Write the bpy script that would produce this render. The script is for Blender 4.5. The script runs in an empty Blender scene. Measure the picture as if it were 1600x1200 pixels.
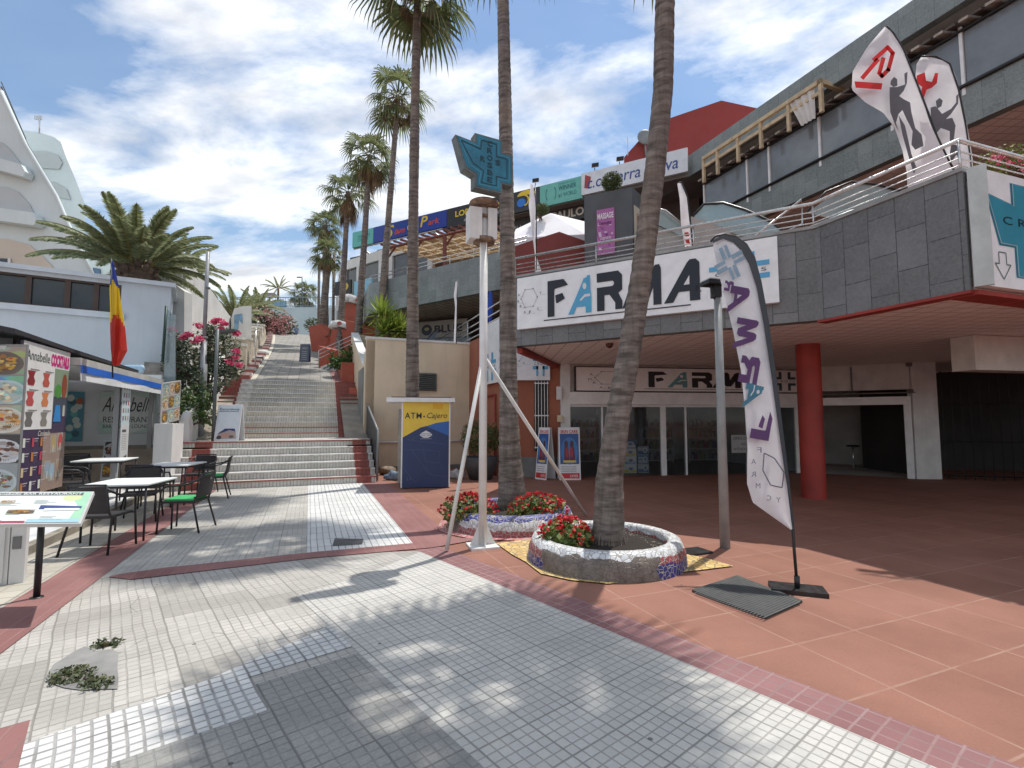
import bpy, math, random
from math import sin, cos, pi, radians, atan2, sqrt, hypot
from mathutils import Vector, Matrix, noise as mnoise
random.seed(7)
SC = bpy.context.scene
COL = SC.collection
# ------------------------------------------------------------------ camera, light, exposure
FPX, TH, EYE = 775.0, radians(4.06), 1.6
cam_d = bpy.data.cameras.new('camera'); cam = bpy.data.objects.new('camera', cam_d); COL.objects.link(cam)
cam_d.sensor_width = 36; cam_d.lens = FPX / 1600 * 36; cam_d.clip_start = 0.05; cam_d.clip_end = 2000
cam.location = (0, 0, EYE); cam.rotation_euler = (radians(90) + TH, 0, 0)
SC.camera = cam
SUN = Vector((0.24, 0.29, 1.0)).normalized()
sd = bpy.data.lights.new('sun', 'SUN'); so = bpy.data.objects.new('sun', sd); COL.objects.link(so)
sd.energy = 2.45; sd.angle = radians(0.6); sd.color = (1.0, 0.955, 0.89)
so.rotation_euler = SUN.to_track_quat('Z', 'Y').to_euler(); so.location = (20, 20, 60)
W = bpy.data.worlds.new('World'); SC.world = W; W.use_nodes = True
SC.view_settings.view_transform = 'Standard'; SC.view_settings.look = 'None'
SC.view_settings.exposure = 0.74; SC.view_settings.gamma = 1
SC.cycles.max_bounces = 9; SC.cycles.diffuse_bounces = 8; SC.cycles.transparent_max_bounces = 16
SC.cycles.use_denoising = True

def build_world():
    nt = W.node_tree; nt.nodes.clear(); L = nt.links.new
    def N(t, **k):
        n = nt.nodes.new(t)
        for a, b in k.items(): setattr(n, a, b)
        return n
    out = N('ShaderNodeOutputWorld'); bg = N('ShaderNodeBackground'); bg2 = N('ShaderNodeBackground'); mix = N('ShaderNodeMixShader')
    sky = N('ShaderNodeTexSky', sky_type='NISHITA', sun_disc=False)
    sky.sun_elevation = math.asin(SUN.z); sky.sun_rotation = atan2(SUN.x, SUN.y)
    sky.air_density = 1.5; sky.dust_density = 0.1; sky.ozone_density = 5.0
    bg.inputs[1].default_value = 0.08
    L(sky.outputs[0], bg.inputs[0])
    tc = N('ShaderNodeTexCoord'); sep = N('ShaderNodeSeparateXYZ'); L(tc.outputs['Generated'], sep.inputs[0])
    add = N('ShaderNodeMath', operation='ADD'); L(sep.outputs[2], add.inputs[0]); add.inputs[1].default_value = 0.22
    mx = N('ShaderNodeMath', operation='MAXIMUM'); L(add.outputs[0], mx.inputs[0]); mx.inputs[1].default_value = 0.05
    dx = N('ShaderNodeMath', operation='DIVIDE'); dy = N('ShaderNodeMath', operation='DIVIDE')
    L(sep.outputs[0], dx.inputs[0]); L(mx.outputs[0], dx.inputs[1]); L(sep.outputs[1], dy.inputs[0]); L(mx.outputs[0], dy.inputs[1])
    cb = N('ShaderNodeCombineXYZ'); L(dx.outputs[0], cb.inputs[0]); L(dy.outputs[0], cb.inputs[1])
    mp = N('ShaderNodeMapping'); L(cb.outputs[0], mp.inputs[0]); mp.inputs['Rotation'].default_value = (0, 0, radians(28)); mp.inputs['Scale'].default_value = (1.0, 1.7, 1); mp.inputs['Location'].default_value = (1.45, 2.35, 0)
    n1 = N('ShaderNodeTexNoise'); L(mp.outputs[0], n1.inputs['Vector']); n1.inputs['Scale'].default_value = 1.75; n1.inputs['Detail'].default_value = 9; n1.inputs['Roughness'].default_value = 0.6; n1.inputs['Distortion'].default_value = 0.25
    r1 = N('ShaderNodeValToRGB'); L(n1.outputs[0], r1.inputs[0])
    r1.color_ramp.elements[0].position = 0.405; r1.color_ramp.elements[0].color = (0.06, 0.06, 0.06, 1)
    r1.color_ramp.elements[1].position = 0.59; r1.color_ramp.elements[1].color = (0.97, 0.97, 0.97, 1)
    # near the horizon the cover closes
    hz = N('ShaderNodeMapRange'); L(sep.outputs[2], hz.inputs[0]); hz.inputs[1].default_value = 0.05; hz.inputs[2].default_value = 0.30; hz.inputs[3].default_value = 0.8; hz.inputs[4].default_value = 0.0
    mm = N('ShaderNodeMath', operation='MAXIMUM'); L(r1.outputs[0], mm.inputs[0]); L(hz.outputs[0], mm.inputs[1])
    n2 = N('ShaderNodeTexNoise'); L(mp.outputs[0], n2.inputs['Vector']); n2.inputs['Scale'].default_value = 3.2; n2.inputs['Detail'].default_value = 7; n2.inputs['Roughness'].default_value = 0.5
    r2 = N('ShaderNodeValToRGB'); L(n2.outputs[0], r2.inputs[0])
    r2.color_ramp.elements[0].position = 0.32; r2.color_ramp.elements[0].color = (0.46, 0.48, 0.52, 1)
    r2.color_ramp.elements[1].position = 0.60; r2.color_ramp.elements[1].color = (0.79, 0.80, 0.81, 1)
    L(r2.outputs[0], bg2.inputs[0]); bg2.inputs[1].default_value = 0.98
    L(mm.outputs[0], mix.inputs[0]); L(bg.outputs[0], mix.inputs[1]); L(bg2.outputs[0], mix.inputs[2]); L(mix.outputs[0], out.inputs[0])
build_world()
# ------------------------------------------------------------------ photogrammetry helpers
def ray(u, v):
    a = (u - 800) / FPX; b = (600 - v) / FPX
    return Vector((a, cos(TH) - b * sin(TH), sin(TH) + b * cos(TH)))
def at(u, v, Y):
    r = ray(u, v); return Vector((0, 0, EYE)) + r * (Y / r.y)
def gp(u, v, z=0.0):
    r = ray(u, v); return Vector((0, 0, EYE)) + r * ((z - EYE) / r.z)
CE, SE = cos(radians(22.2)), sin(radians(22.2))
def PS(p, s, z=0.0): return Vector((p * CE - s * SE, p * SE + s * CE, z))      # stair frame: p right, s up the stairs
def toPS(v): return (v.x * CE + v.y * SE, -v.x * SE + v.y * CE)
RV, EV = Vector((CE, SE, 0)), Vector((-SE, CE, 0))
CF, SF = cos(radians(39.4)), sin(radians(39.4))
def FG(g, f, z=0.0): return Vector((g * CF - f * SF, g * SF + f * CF, z))      # foreground paving frame
UP = Vector((0, 0, 1))
# ------------------------------------------------------------------ materials
MATS = {}
def nodes_of(name):
    m = bpy.data.materials.new(name); m.use_nodes = True; nt = m.node_tree
    b = nt.nodes['Principled BSDF']
    def N(t, **k):
        n = nt.nodes.new(t)
        for a, c in k.items(): setattr(n, a, c)
        return n
    MATS[name] = m
    return m, nt, b, N, nt.links.new
def setc(s, c): s.default_value = (c[0], c[1], c[2], 1)
def mixc(N, L, fac, a, b, mode='MIX'):
    n = N('ShaderNodeMix', data_type='RGBA', blend_type=mode)
    for s, v in ((n.inputs[0], fac), (n.inputs[6], a), (n.inputs[7], b)):
        if hasattr(v, 'links'): L(v, s)
        elif isinstance(v, (int, float)): s.default_value = v
        else: setc(s, v)
    return n.outputs[2]
def mth(N, L, op, a, b=None, c=None):
    n = N('ShaderNodeMath', operation=op)
    for i, v in enumerate((a, b, c)):
        if v is None: continue
        if hasattr(v, 'links'): L(v, n.inputs[i])
        else: n.inputs[i].default_value = v
    return n.outputs[0]
def ramp(N, L, src, p0, c0, p1, c1):
    r = N('ShaderNodeValToRGB'); L(src, r.inputs[0]); e = r.color_ramp.elements
    e[0].position = p0; e[1].position = p1
    e[0].color = (c0, c0, c0, 1) if isinstance(c0, (int, float)) else (*c0, 1)
    e[1].color = (c1, c1, c1, 1) if isinstance(c1, (int, float)) else (*c1, 1)
    return r.outputs[0]
def vnoise(N, L, vec, scale, detail=4, rough=0.55):
    n = N('ShaderNodeTexNoise'); L(vec, n.inputs['Vector']); n.inputs['Scale'].default_value = scale
    n.inputs['Detail'].default_value = detail; n.inputs['Roughness'].default_value = rough
    return n.outputs[0]
def bump(N, L, b, h, strength=0.3, dist=0.01):
    n = N('ShaderNodeBump'); n.inputs['Strength'].default_value = strength; n.inputs['Distance'].default_value = dist
    L(h, n.inputs['Height']); L(n.outputs[0], b.inputs['Normal'])
def pm(name, c, rough=0.6, var=0.18, scale=3.0, bmp=0.0, metal=0.0, c2=None, streak=0.0, spec=0.5):
    """paint / plaster / metal with uneven tone, dirt and optional rain streaks"""
    if name in MATS: return MATS[name]
    m, nt, b, N, L = nodes_of(name)
    tc = N('ShaderNodeTexCoord'); o = tc.outputs['Object']
    n = vnoise(N, L, o, scale, 6, 0.6)
    d = c2 or tuple(x * (1 - var * 1.6) for x in c); l = tuple(min(1, x * (1 + var * 0.5)) for x in c)
    col = mixc(N, L, ramp(N, L, n, 0.3, 0.0, 0.7, 1.0), d, l)
    if streak:
        mp = N('ShaderNodeMapping'); L(o, mp.inputs[0]); mp.inputs['Scale'].default_value = (5, 5, 0.35)
        st = vnoise(N, L, mp.outputs[0], 1.6, 5, 0.65)
        col = mixc(N, L, mth(N, L, 'MULTIPLY', ramp(N, L, st, 0.48, 0.0, 0.72, 1.0), streak), col, tuple(x * 0.45 for x in c))
    L(col, b.inputs['Base Color'])
    L(ramp(N, L, vnoise(N, L, o, scale * 4, 3), 0.3, max(0.03, rough - 0.1), 0.7, min(1, rough + 0.1)), b.inputs['Roughness'])
    b.inputs['Metallic'].default_value = metal; b.inputs['Specular IOR Level'].default_value = spec
    if bmp: bump(N, L, b, vnoise(N, L, o, scale * 9, 5), bmp, 0.01)
    return m
def grid_mat(name, ang, off, cell, slab, ca, cb, joint, jw=0.06, stain=0.25, rowcell=None, bm=0.4, slabjoint=0.009, crack=0.0, speck=0.0, worn=0.45, wob=0.035, sjs=0.4):
    """small square setts cast in slabs, joints along a rotated frame"""
    m, nt, b, N, L = nodes_of(name)
    tc = N('ShaderNodeTexCoord'); mp = N('ShaderNodeMapping'); mp.vector_type = 'TEXTURE'; L(tc.outputs['Object'], mp.inputs[0])
    mp.inputs['Rotation'].default_value = (0, 0, ang); mp.inputs['Location'].default_value = (off[0], off[1], 0)
    # slight wobble so that the joints are not ruler-straight
    wn = N('ShaderNodeTexNoise'); L(mp.outputs[0], wn.inputs['Vector']); wn.inputs['Scale'].default_value = 1.3; wn.inputs['Detail'].default_value = 3
    wo = N('ShaderNodeVectorMath', operation='SCALE'); L(wn.outputs['Color'], wo.inputs[0]); wo.inputs['Scale'].default_value = wob
    va = N('ShaderNodeVectorMath', operation='ADD'); L(mp.outputs[0], va.inputs[0]); L(wo.outputs[0], va.inputs[1])
    s = N('ShaderNodeSeparateXYZ'); L(va.outputs[0], s.inputs[0])
    def edge(src, size):
        t = mth(N, L, 'FRACT', mth(N, L, 'DIVIDE', src, size))
        return mth(N, L, 'MULTIPLY', mth(N, L, 'MINIMUM', t, mth(N, L, 'SUBTRACT', 1.0, t)), size)
    rc = rowcell or cell
    dmin = mth(N, L, 'MINIMUM', edge(s.outputs[0], cell), edge(s.outputs[1], rc))
    jm = N('ShaderNodeMapRange', interpolation_type='SMOOTHSTEP'); L(dmin, jm.inputs[0]); jm.inputs[1].default_value = cell * jw * 0.5; jm.inputs[2].default_value = cell * jw * 1.6; jm.inputs[3].default_value = 1; jm.inputs[4].default_value = 0
    jf = jm.outputs[0]
    if slab:
        ds = mth(N, L, 'MINIMUM', edge(s.outputs[0], slab), edge(s.outputs[1], slab))
        sm = N('ShaderNodeMapRange'); L(ds, sm.inputs[0]); sm.inputs[1].default_value = slabjoint * 0.4; sm.inputs[2].default_value = slabjoint; sm.inputs[3].default_value = 1; sm.inputs[4].default_value = 0
        cx = N('ShaderNodeCombineXYZ'); L(mth(N, L, 'FLOOR', mth(N, L, 'DIVIDE', s.outputs[0], slab)), cx.inputs[0]); L(mth(N, L, 'FLOOR', mth(N, L, 'DIVIDE', s.outputs[1], slab)), cx.inputs[1])
        wnz = N('ShaderNodeTexWhiteNoise', noise_dimensions='3D'); L(cx.outputs[0], wnz.inputs['Vector'])
        col = mixc(N, L, wnz.outputs['Value'], ca, cb)
    else:
        col = mixc(N, L, vnoise(N, L, mp.outputs[0], 0.8), ca, cb); sm = None
    c2 = N('ShaderNodeCombineXYZ'); L(mth(N, L, 'FLOOR', mth(N, L, 'DIVIDE', s.outputs[0], cell)), c2.inputs[0]); L(mth(N, L, 'FLOOR', mth(N, L, 'DIVIDE', s.outputs[1], rc)), c2.inputs[1])
    w2 = N('ShaderNodeTexWhiteNoise', noise_dimensions='3D'); L(c2.outputs[0], w2.inputs['Vector'])
    col = mixc(N, L, mth(N, L, 'MULTIPLY', w2.outputs['Value'], 0.16), col, tuple(x * 0.45 for x in ca))
    big = ramp(N, L, vnoise(N, L, mp.outputs[0], 0.9, 7, 0.62), 0.38, 0.0, 0.68, 1.0)
    col = mixc(N, L, mth(N, L, 'MULTIPLY', big, stain), col, tuple(x * 0.42 for x in ca))
    fine = ramp(N, L, vnoise(N, L, mp.outputs[0], 60, 3, 0.7), 0.35, 0.0, 0.75, 1.0)
    col = mixc(N, L, mth(N, L, 'MULTIPLY', fine, 0.18 + speck), col, tuple(x * 0.5 for x in ca))
    jvar = ramp(N, L, vnoise(N, L, mp.outputs[0], 3.2, 4), 0.3, worn, 0.6, 1.0)
    col = mixc(N, L, mth(N, L, 'MULTIPLY', jf, mth(N, L, 'MULTIPLY', jvar, 0.85)), col, joint)
    if sm: col = mixc(N, L, mth(N, L, 'MULTIPLY', sm.outputs[0], sjs), col, tuple(x * 0.55 for x in joint))
    hgt = jf
    if crack:
        vo = N('ShaderNodeTexVoronoi', feature='DISTANCE_TO_EDGE'); L(va.outputs[0], vo.inputs['Vector']); vo.inputs['Scale'].default_value = 1.1
        ck = mth(N, L, 'MULTIPLY', mth(N, L, 'LESS_THAN', vo.outputs[0], 0.004), mth(N, L, 'MULTIPLY', mth(N, L, 'GREATER_THAN', vnoise(N, L, mp.outputs[0], 0.7), 0.53), crack))
        col = mixc(N, L, ck, col, (0.13, 0.125, 0.115))
    # small dark litter spots
    vs = N('ShaderNodeTexVoronoi', feature='F1'); L(mp.outputs[0], vs.inputs['Vector']); vs.inputs['Scale'].default_value = 2.6
    sp = mth(N, L, 'MULTIPLY', mth(N, L, 'LESS_THAN', vs.outputs[0], 0.035), 0.7)
    col = mixc(N, L, sp, col, (0.06, 0.055, 0.05))
    L(col, b.inputs['Base Color']); b.inputs['Roughness'].default_value = 0.78; b.inputs['Specular IOR Level'].default_value = 0.3
    h = mth(N, L, 'ADD', mth(N, L, 'MULTIPLY', hgt, -1.0), mth(N, L, 'MULTIPLY', fine, 0.15))
    bump(N, L, b, h, bm, 0.006)
    return m
def uv_brick(name, c1, c2, mortar, bw, bh, ms, rough=0.6, rot=0.0, var=0.3, offset=0.5, bm=0.3, stain=0.3, squash=1.0, patch=None):
    """cladding / tiles laid out on the metric UV map"""
    m, nt, b, N, L = nodes_of(name)
    uv = N('ShaderNodeUVMap'); uv.uv_map = 'UV'
    mp = N('ShaderNodeMapping'); L(uv.outputs[0], mp.inputs[0]); mp.inputs['Rotation'].default_value = (0, 0, rot)
    br = N('ShaderNodeTexBrick'); L(mp.outputs[0], br.inputs['Vector']); br.offset = offset; br.squash = squash; br.squash_frequency = 3
    for k, v in (('Scale', 1.0), ('Mortar Size', ms), ('Mortar Smooth', 0.1), ('Bias', 0.0), ('Brick Width', bw), ('Row Height', bh)): br.inputs[k].default_value = v
    setc(br.inputs['Color1'], c1); setc(br.inputs['Color2'], c2); setc(br.inputs['Mortar'], mortar)
    tc = N('ShaderNodeTexCoord'); o = tc.outputs['Object']
    n = ramp(N, L, vnoise(N, L, o, 1.3, 7, 0.65), 0.35, 0.0, 0.7, 1.0)
    col = mixc(N, L, mth(N, L, 'MULTIPLY', n, stain), br.outputs[0], tuple(x * 0.4 for x in c1))
    f = ramp(N, L, vnoise(N, L, o, 22, 4, 0.7), 0.35, 0.0, 0.7, 1.0)
    col = mixc(N, L, mth(N, L, 'MULTIPLY', f, var), col, tuple(min(1, x * 1.8) for x in c2))
    L(col, b.inputs['Base Color']); b.inputs['Roughness'].default_value = rough
    bump(N, L, b, mth(N, L, 'ADD', mth(N, L, 'MULTIPLY', br.outputs['Fac'], -1.0), mth(N, L, 'MULTIPLY', f, 0.3)), bm, 0.01)
    return m
def foliage(name, ca, cb, cc=None, rough=0.55, trans=0.25):
    m, nt, b, N, L = nodes_of(name)
    g = N('ShaderNodeNewGeometry'); r = N('ShaderNodeValToRGB'); L(g.outputs['Random Per Island'], r.inputs[0])
    e = r.color_ramp.elements; e[0].color = (*ca, 1); e[1].color = (*cb, 1); e[0].position = 0.1; e[1].position = 0.8
    if cc: x = e.new(1.0); x.color = (*cc, 1)
    L(r.outputs[0], b.inputs['Base Color']); b.inputs['Roughness'].default_value = rough
    tr = N('ShaderNodeBsdfTranslucent'); L(r.outputs[0], tr.inputs[0]); mx = N('ShaderNodeMixShader'); mx.inputs[0].default_value = trans
    L(b.outputs[0], mx.inputs[1]); L(tr.outputs[0], mx.inputs[2]); L(mx.outputs[0], nt.nodes['Material Output'].inputs[0])
    return m
def glassy(name, tint, opacity, rough=0.05):
    m, nt, b, N, L = nodes_of(name)
    setc(b.inputs['Base Color'], tint); b.inputs['Roughness'].default_value = rough; b.inputs['Specular IOR Level'].default_value = 0.8
    tr = N('ShaderNodeBsdfTransparent'); setc(tr.inputs[0], (0.85, 0.9, 0.92)); mx = N('ShaderNodeMixShader')
    n = vnoise(N, L, N('ShaderNodeTexCoord').outputs['Object'], 2.0, 4)
    L(ramp(N, L, n, 0.3, max(0, opacity - 0.08), 0.7, min(1, opacity + 0.08)), mx.inputs[0])
    L(tr.outputs[0], mx.inputs[1]); L(b.outputs[0], mx.inputs[2]); L(mx.outputs[0], nt.nodes['Material Output'].inputs[0])
    return m
# printed / painted graphics: each face carries its own print colour
def print_mat(name, rough=0.45, trans=0.0):
    m, nt, b, N, L = nodes_of(name)
    a = N('ShaderNodeAttribute', attribute_name='Col'); tc = N('ShaderNodeTexCoord')
    n = ramp(N, L, vnoise(N, L, tc.outputs['Object'], 4, 6, 0.65), 0.4, 0.0, 0.8, 1.0)
    col = mixc(N, L, mth(N, L, 'MULTIPLY', n, 0.22), a.outputs['Color'], (0.25, 0.24, 0.22), 'MULTIPLY')
    L(col, b.inputs['Base Color']); b.inputs['Roughness'].default_value = rough
    if trans:
        tr = N('ShaderNodeBsdfTranslucent'); L(col, tr.inputs[0]); mx = N('ShaderNodeMixShader'); mx.inputs[0].default_value = trans
        L(b.outputs[0], mx.inputs[1]); L(tr.outputs[0], mx.inputs[2]); L(mx.outputs[0], nt.nodes['Material Output'].inputs[0])
    return m
PRINT = print_mat('print'); CLOTH = print_mat('cloth_print', 0.8, 0.5)
# ------------------------------------------------------------------ mesh builder
class MB:
    def __init__(s, mat=None): s.v = []; s.f = []; s.m = []; s.c = []; s.mats = []; s.col = (0.8, 0.8, 0.8); s.cur = 0; s.sm = []; s.smooth = False; s.use(mat or PRINT)
    def use(s, mat):
        if mat not in s.mats: s.mats.append(mat)
        s.cur = s.mats.index(mat); return s
    def add(s, vs, fs):
        o = len(s.v); s.v += [Vector(x) for x in vs]
        for f in fs: s.f.append([o + i for i in f]); s.m.append(s.cur); s.c.append(s.col); s.sm.append(s.smooth)
    def poly(s, pts, col=None):
        if col: s.col = col
        s.add(pts, [list(range(len(pts)))])
    def hexa(s, c):  # 8 corners: bottom 4 ccw, top 4
        s.add(c, [(3, 2, 1, 0), (4, 5, 6, 7), (0, 1, 5, 4), (1, 2, 6, 5), (2, 3, 7, 6), (3, 0, 4, 7)])
    def box(s, c, d, rz=0.0, bev=0):
        R = Matrix.Rotation(rz, 3, 'Z'); c = Vector(c); x, y, z = d[0] / 2, d[1] / 2, d[2] / 2
        s.hexa([c + R @ Vector(q) for q in ((-x, -y, -z), (x, -y, -z), (x, y, -z), (-x, y, -z), (-x, -y, z), (x, -y, z), (x, y, z), (-x, y, z))])
    def obox(s, o, a, b, c):  # origin corner and three edge vectors
        o = Vector(o); a = Vector(a); b = Vector(b); c = Vector(c)
        s.hexa([o, o + a, o + a + b, o + b, o + c, o + a + c, o + a + b + c, o + b + c])
    def wall(s, p0, p1, z0, z1, t=0.2, side=1, z0b=None, z1b=None):
        p0 = Vector((p0[0], p0[1], 0)); p1 = Vector((p1[0], p1[1], 0)); d = (p1 - p0).normalized(); n = Vector((-d.y, d.x, 0)) * t * side
        zb0 = z0 if z0b is None else z0b; zb1 = z1 if z1b is None else z1b
        Z = lambda p, z: Vector((p.x, p.y, z))
        s.hexa([Z(p0, z0), Z(p1, zb0), Z(p1 + n, zb0), Z(p0 + n, z0), Z(p0, z1), Z(p1, zb1), Z(p1 + n, zb1), Z(p0 + n, z1)])
    def prism(s, pts, z0, z1, topmat=None, botmat=None):
        n = len(pts); vs = [Vector((p[0], p[1], z0)) for p in pts] + [Vector((p[0], p[1], z1)) for p in pts]
        s.add(vs, [(i, (i + 1) % n, n + (i + 1) % n, n + i) for i in range(n)])
        k = s.cur
        if topmat: s.use(topmat)
        s.add(vs[n:], [list(range(n))]); s.cur = k
        if botmat: s.use(botmat)
        s.add(vs[:n], [list(range(n))[::-1]]); s.cur = k
    def ext(s, pts, vec):
        n = len(pts); pts = [Vector(p) for p in pts]; vec = Vector(vec); vs = pts + [p + vec for p in pts]
        s.add(vs, [(i, (i + 1) % n, n + (i + 1) % n, n + i) for i in range(n)] + [list(range(n))[::-1], list(range(n, 2 * n))])
    def tube(s, path, r, seg=8, cap=True, flat=None):
        path = [Vector(p) for p in path]; n = len(path); rs = r if isinstance(r, (list, tuple)) else [r] * n
        vs = []; prev = None
        for i, p in enumerate(path):
            t = (path[min(i + 1, n - 1)] - path[max(i - 1, 0)]).normalized()
            if prev is None:
                a = Vector((0, 0, 1)) if abs(t.z) < 0.9 else Vector((1, 0, 0)); x = t.cross(a).normalized()
            else: x = (prev - t * prev.dot(t)).normalized()
            prev = x; y = t.cross(x)
            for k in range(seg):
                a = 2 * pi * k / seg; vs.append(p + (x * cos(a) + y * sin(a)) * rs[i])
        fs = [(i * seg + k, i * seg + (k + 1) % seg, (i + 1) * seg + (k + 1) % seg, (i + 1) * seg + k) for i in range(n - 1) for k in range(seg)]
        if cap: fs += [list(range(seg))[::-1], list(range((n - 1) * seg, n * seg))]
        sm = s.smooth; s.smooth = seg > 5; s.add(vs, fs); s.smooth = sm
    def lathe(s, c, prof, seg=32, a0=0, a1=2 * pi):
        c = Vector(c); full = abs(a1 - a0 - 2 * pi) < 1e-6; m = seg if full else seg + 1
        vs = [c + Vector((r * cos(a0 + (a1 - a0) * k / seg), r * sin(a0 + (a1 - a0) * k / seg), z)) for r, z in prof for k in range(m)]
        fs = [(i * m + k, i * m + (k + 1) % m, (i + 1) * m + (k + 1) % m, (i + 1) * m + k) for i in range(len(prof) - 1) for k in range(seg)]
        sm = s.smooth; s.smooth = True; s.add(vs, fs); s.smooth = sm
    def ball(s, c, r, seg=12, sc=(1, 1, 1)):
        vs = []; fs = []; h = seg // 2
        for i in range(h + 1):
            t = pi * i / h
            for k in range(seg): a = 2 * pi * k / seg; vs.append(Vector(c) + Vector((r * sin(t) * cos(a) * sc[0], r * sin(t) * sin(a) * sc[1], r * cos(t) * sc[2])))
        for i in range(h):
            for k in range(seg): fs.append((i * seg + k, (i + 1) * seg + k, (i + 1) * seg + (k + 1) % seg, i * seg + (k + 1) % seg))
        sm = s.smooth; s.smooth = True; s.add(vs, fs); s.smooth = sm
    def build(s, name, parent=None, loc=None, rz=0.0, world=True, bevel=0.0, label=None):
        me = bpy.data.meshes.new(name)
        O = Vector(loc) if loc is not None else Vector((0, 0, 0)); R = Matrix.Rotation(-rz, 3, 'Z')
        if parent is not None and world:
            O = Vector((0, 0, 0)); q = parent
            while q is not None: O = O + Vector(q.location); q = q.parent
        me.from_pydata([R @ (v - O) for v in s.v], [], s.f)
        for m in s.mats: me.materials.append(m)
        me.polygons.foreach_set('material_index', s.m); me.polygons.foreach_set('use_smooth', s.sm)
        uvl = me.uv_layers.new(name='UV'); ca = me.color_attributes.new('Col', 'FLOAT_COLOR', 'CORNER')
        uvs = []; cs = []
        for p, c in zip(me.polygons, s.c):
            vi = [s.v[i] for i in p.vertices]
            a = Vector((0, 0, 0))
            for i in range(len(vi)): a += (vi[i] - vi[0]).cross(vi[(i + 1) % len(vi)] - vi[0])
            nz = a.normalized() if a.length > 1e-12 else Vector((0, 0, 1))
            if abs(nz.z) > 0.8:
                for q in vi: uvs += [q.x * CE + q.y * SE, -q.x * SE + q.y * CE]
            else:
                t = Vector((0, 0, 1)).cross(nz).normalized(); w = nz.cross(t)
                for q in vi: uvs += [q.dot(t), q.dot(w)]
            cs += [c[0], c[1], c[2], 1.0] * len(vi)
        me.uv_layers['UV'].data.foreach_set('uv', uvs); me.color_attributes['Col'].data.foreach_set('color', cs)
        me.validate(); me.update()
        o = bpy.data.objects.new(name, me); COL.objects.link(o)
        if parent is not None: o.parent = parent
        else: o.location = O; o.rotation_euler = (0, 0, rz)
        if bevel:
            b = o.modifiers.new('bevel', 'BEVEL'); b.width = bevel; b.segments = 2; b.limit_method = 'ANGLE'
        if label: o['label'] = label
        return o
def thing(name, label, cat, loc=(0, 0, 0), rz=0.0, group=None):
    o = bpy.data.objects.new(name, None); COL.objects.link(o); o.location = loc; o.rotation_euler = (0, 0, rz)
    o.empty_display_size = 0.2; o['label'] = label; o['category'] = cat
    if group: o['group'] = group
    return o
def tag(o, label, cat, group=None, kind=None):
    o['label'] = label; o['category'] = cat
    if group: o['group'] = group
    if kind: o['kind'] = kind
    return o
def struct(o): o['kind'] = 'structure'; return o
def copy_tree(o, label=None, loc=None, rz=None, drop=()):
    c = o.copy(); COL.objects.link(c)
    if label: c['label'] = label
    if loc is not None: c.location = loc
    if rz is not None: c.rotation_euler = (0, 0, rz)
    def rec(a, b):
        for ch in list(a.children):
            if ch.name.split('.')[0] in drop: continue
            d = ch.copy(); COL.objects.link(d); d.parent = b; rec(ch, d)
    rec(o, c); return c
# ------------------------------------------------------------------ lettering
_TC = {}
def text2d(s, bold=0.0, shear=0.0, space=1.0):
    k = (s, bold, shear, space)
    if k in _TC: return _TC[k]
    cu = bpy.data.curves.new('t', 'FONT'); cu.body = s; cu.size = 1; cu.offset = bold; cu.shear = shear; cu.space_character = space
    cu.resolution_u = 3; cu.fill_mode = 'FRONT'
    o = bpy.data.objects.new('t', cu); COL.objects.link(o); dg = bpy.context.evaluated_depsgraph_get()
    me = bpy.data.meshes.new_from_object(o.evaluated_get(dg)); vs = [(v.co.x, v.co.y) for v in me.vertices]; fs = [list(p.vertices) for p in me.polygons]
    bpy.data.objects.remove(o); bpy.data.curves.remove(cu); bpy.data.meshes.remove(me)
    x0 = min(v[0] for v in vs); x1 = max(v[0] for v in vs); y0 = min(v[1] for v in vs); y1 = max(v[1] for v in vs)
    r = ([((x - x0) / (x1 - x0), (y - y0) / (y1 - y0)) for x, y in vs], fs); _TC[k] = r; return r
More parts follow.
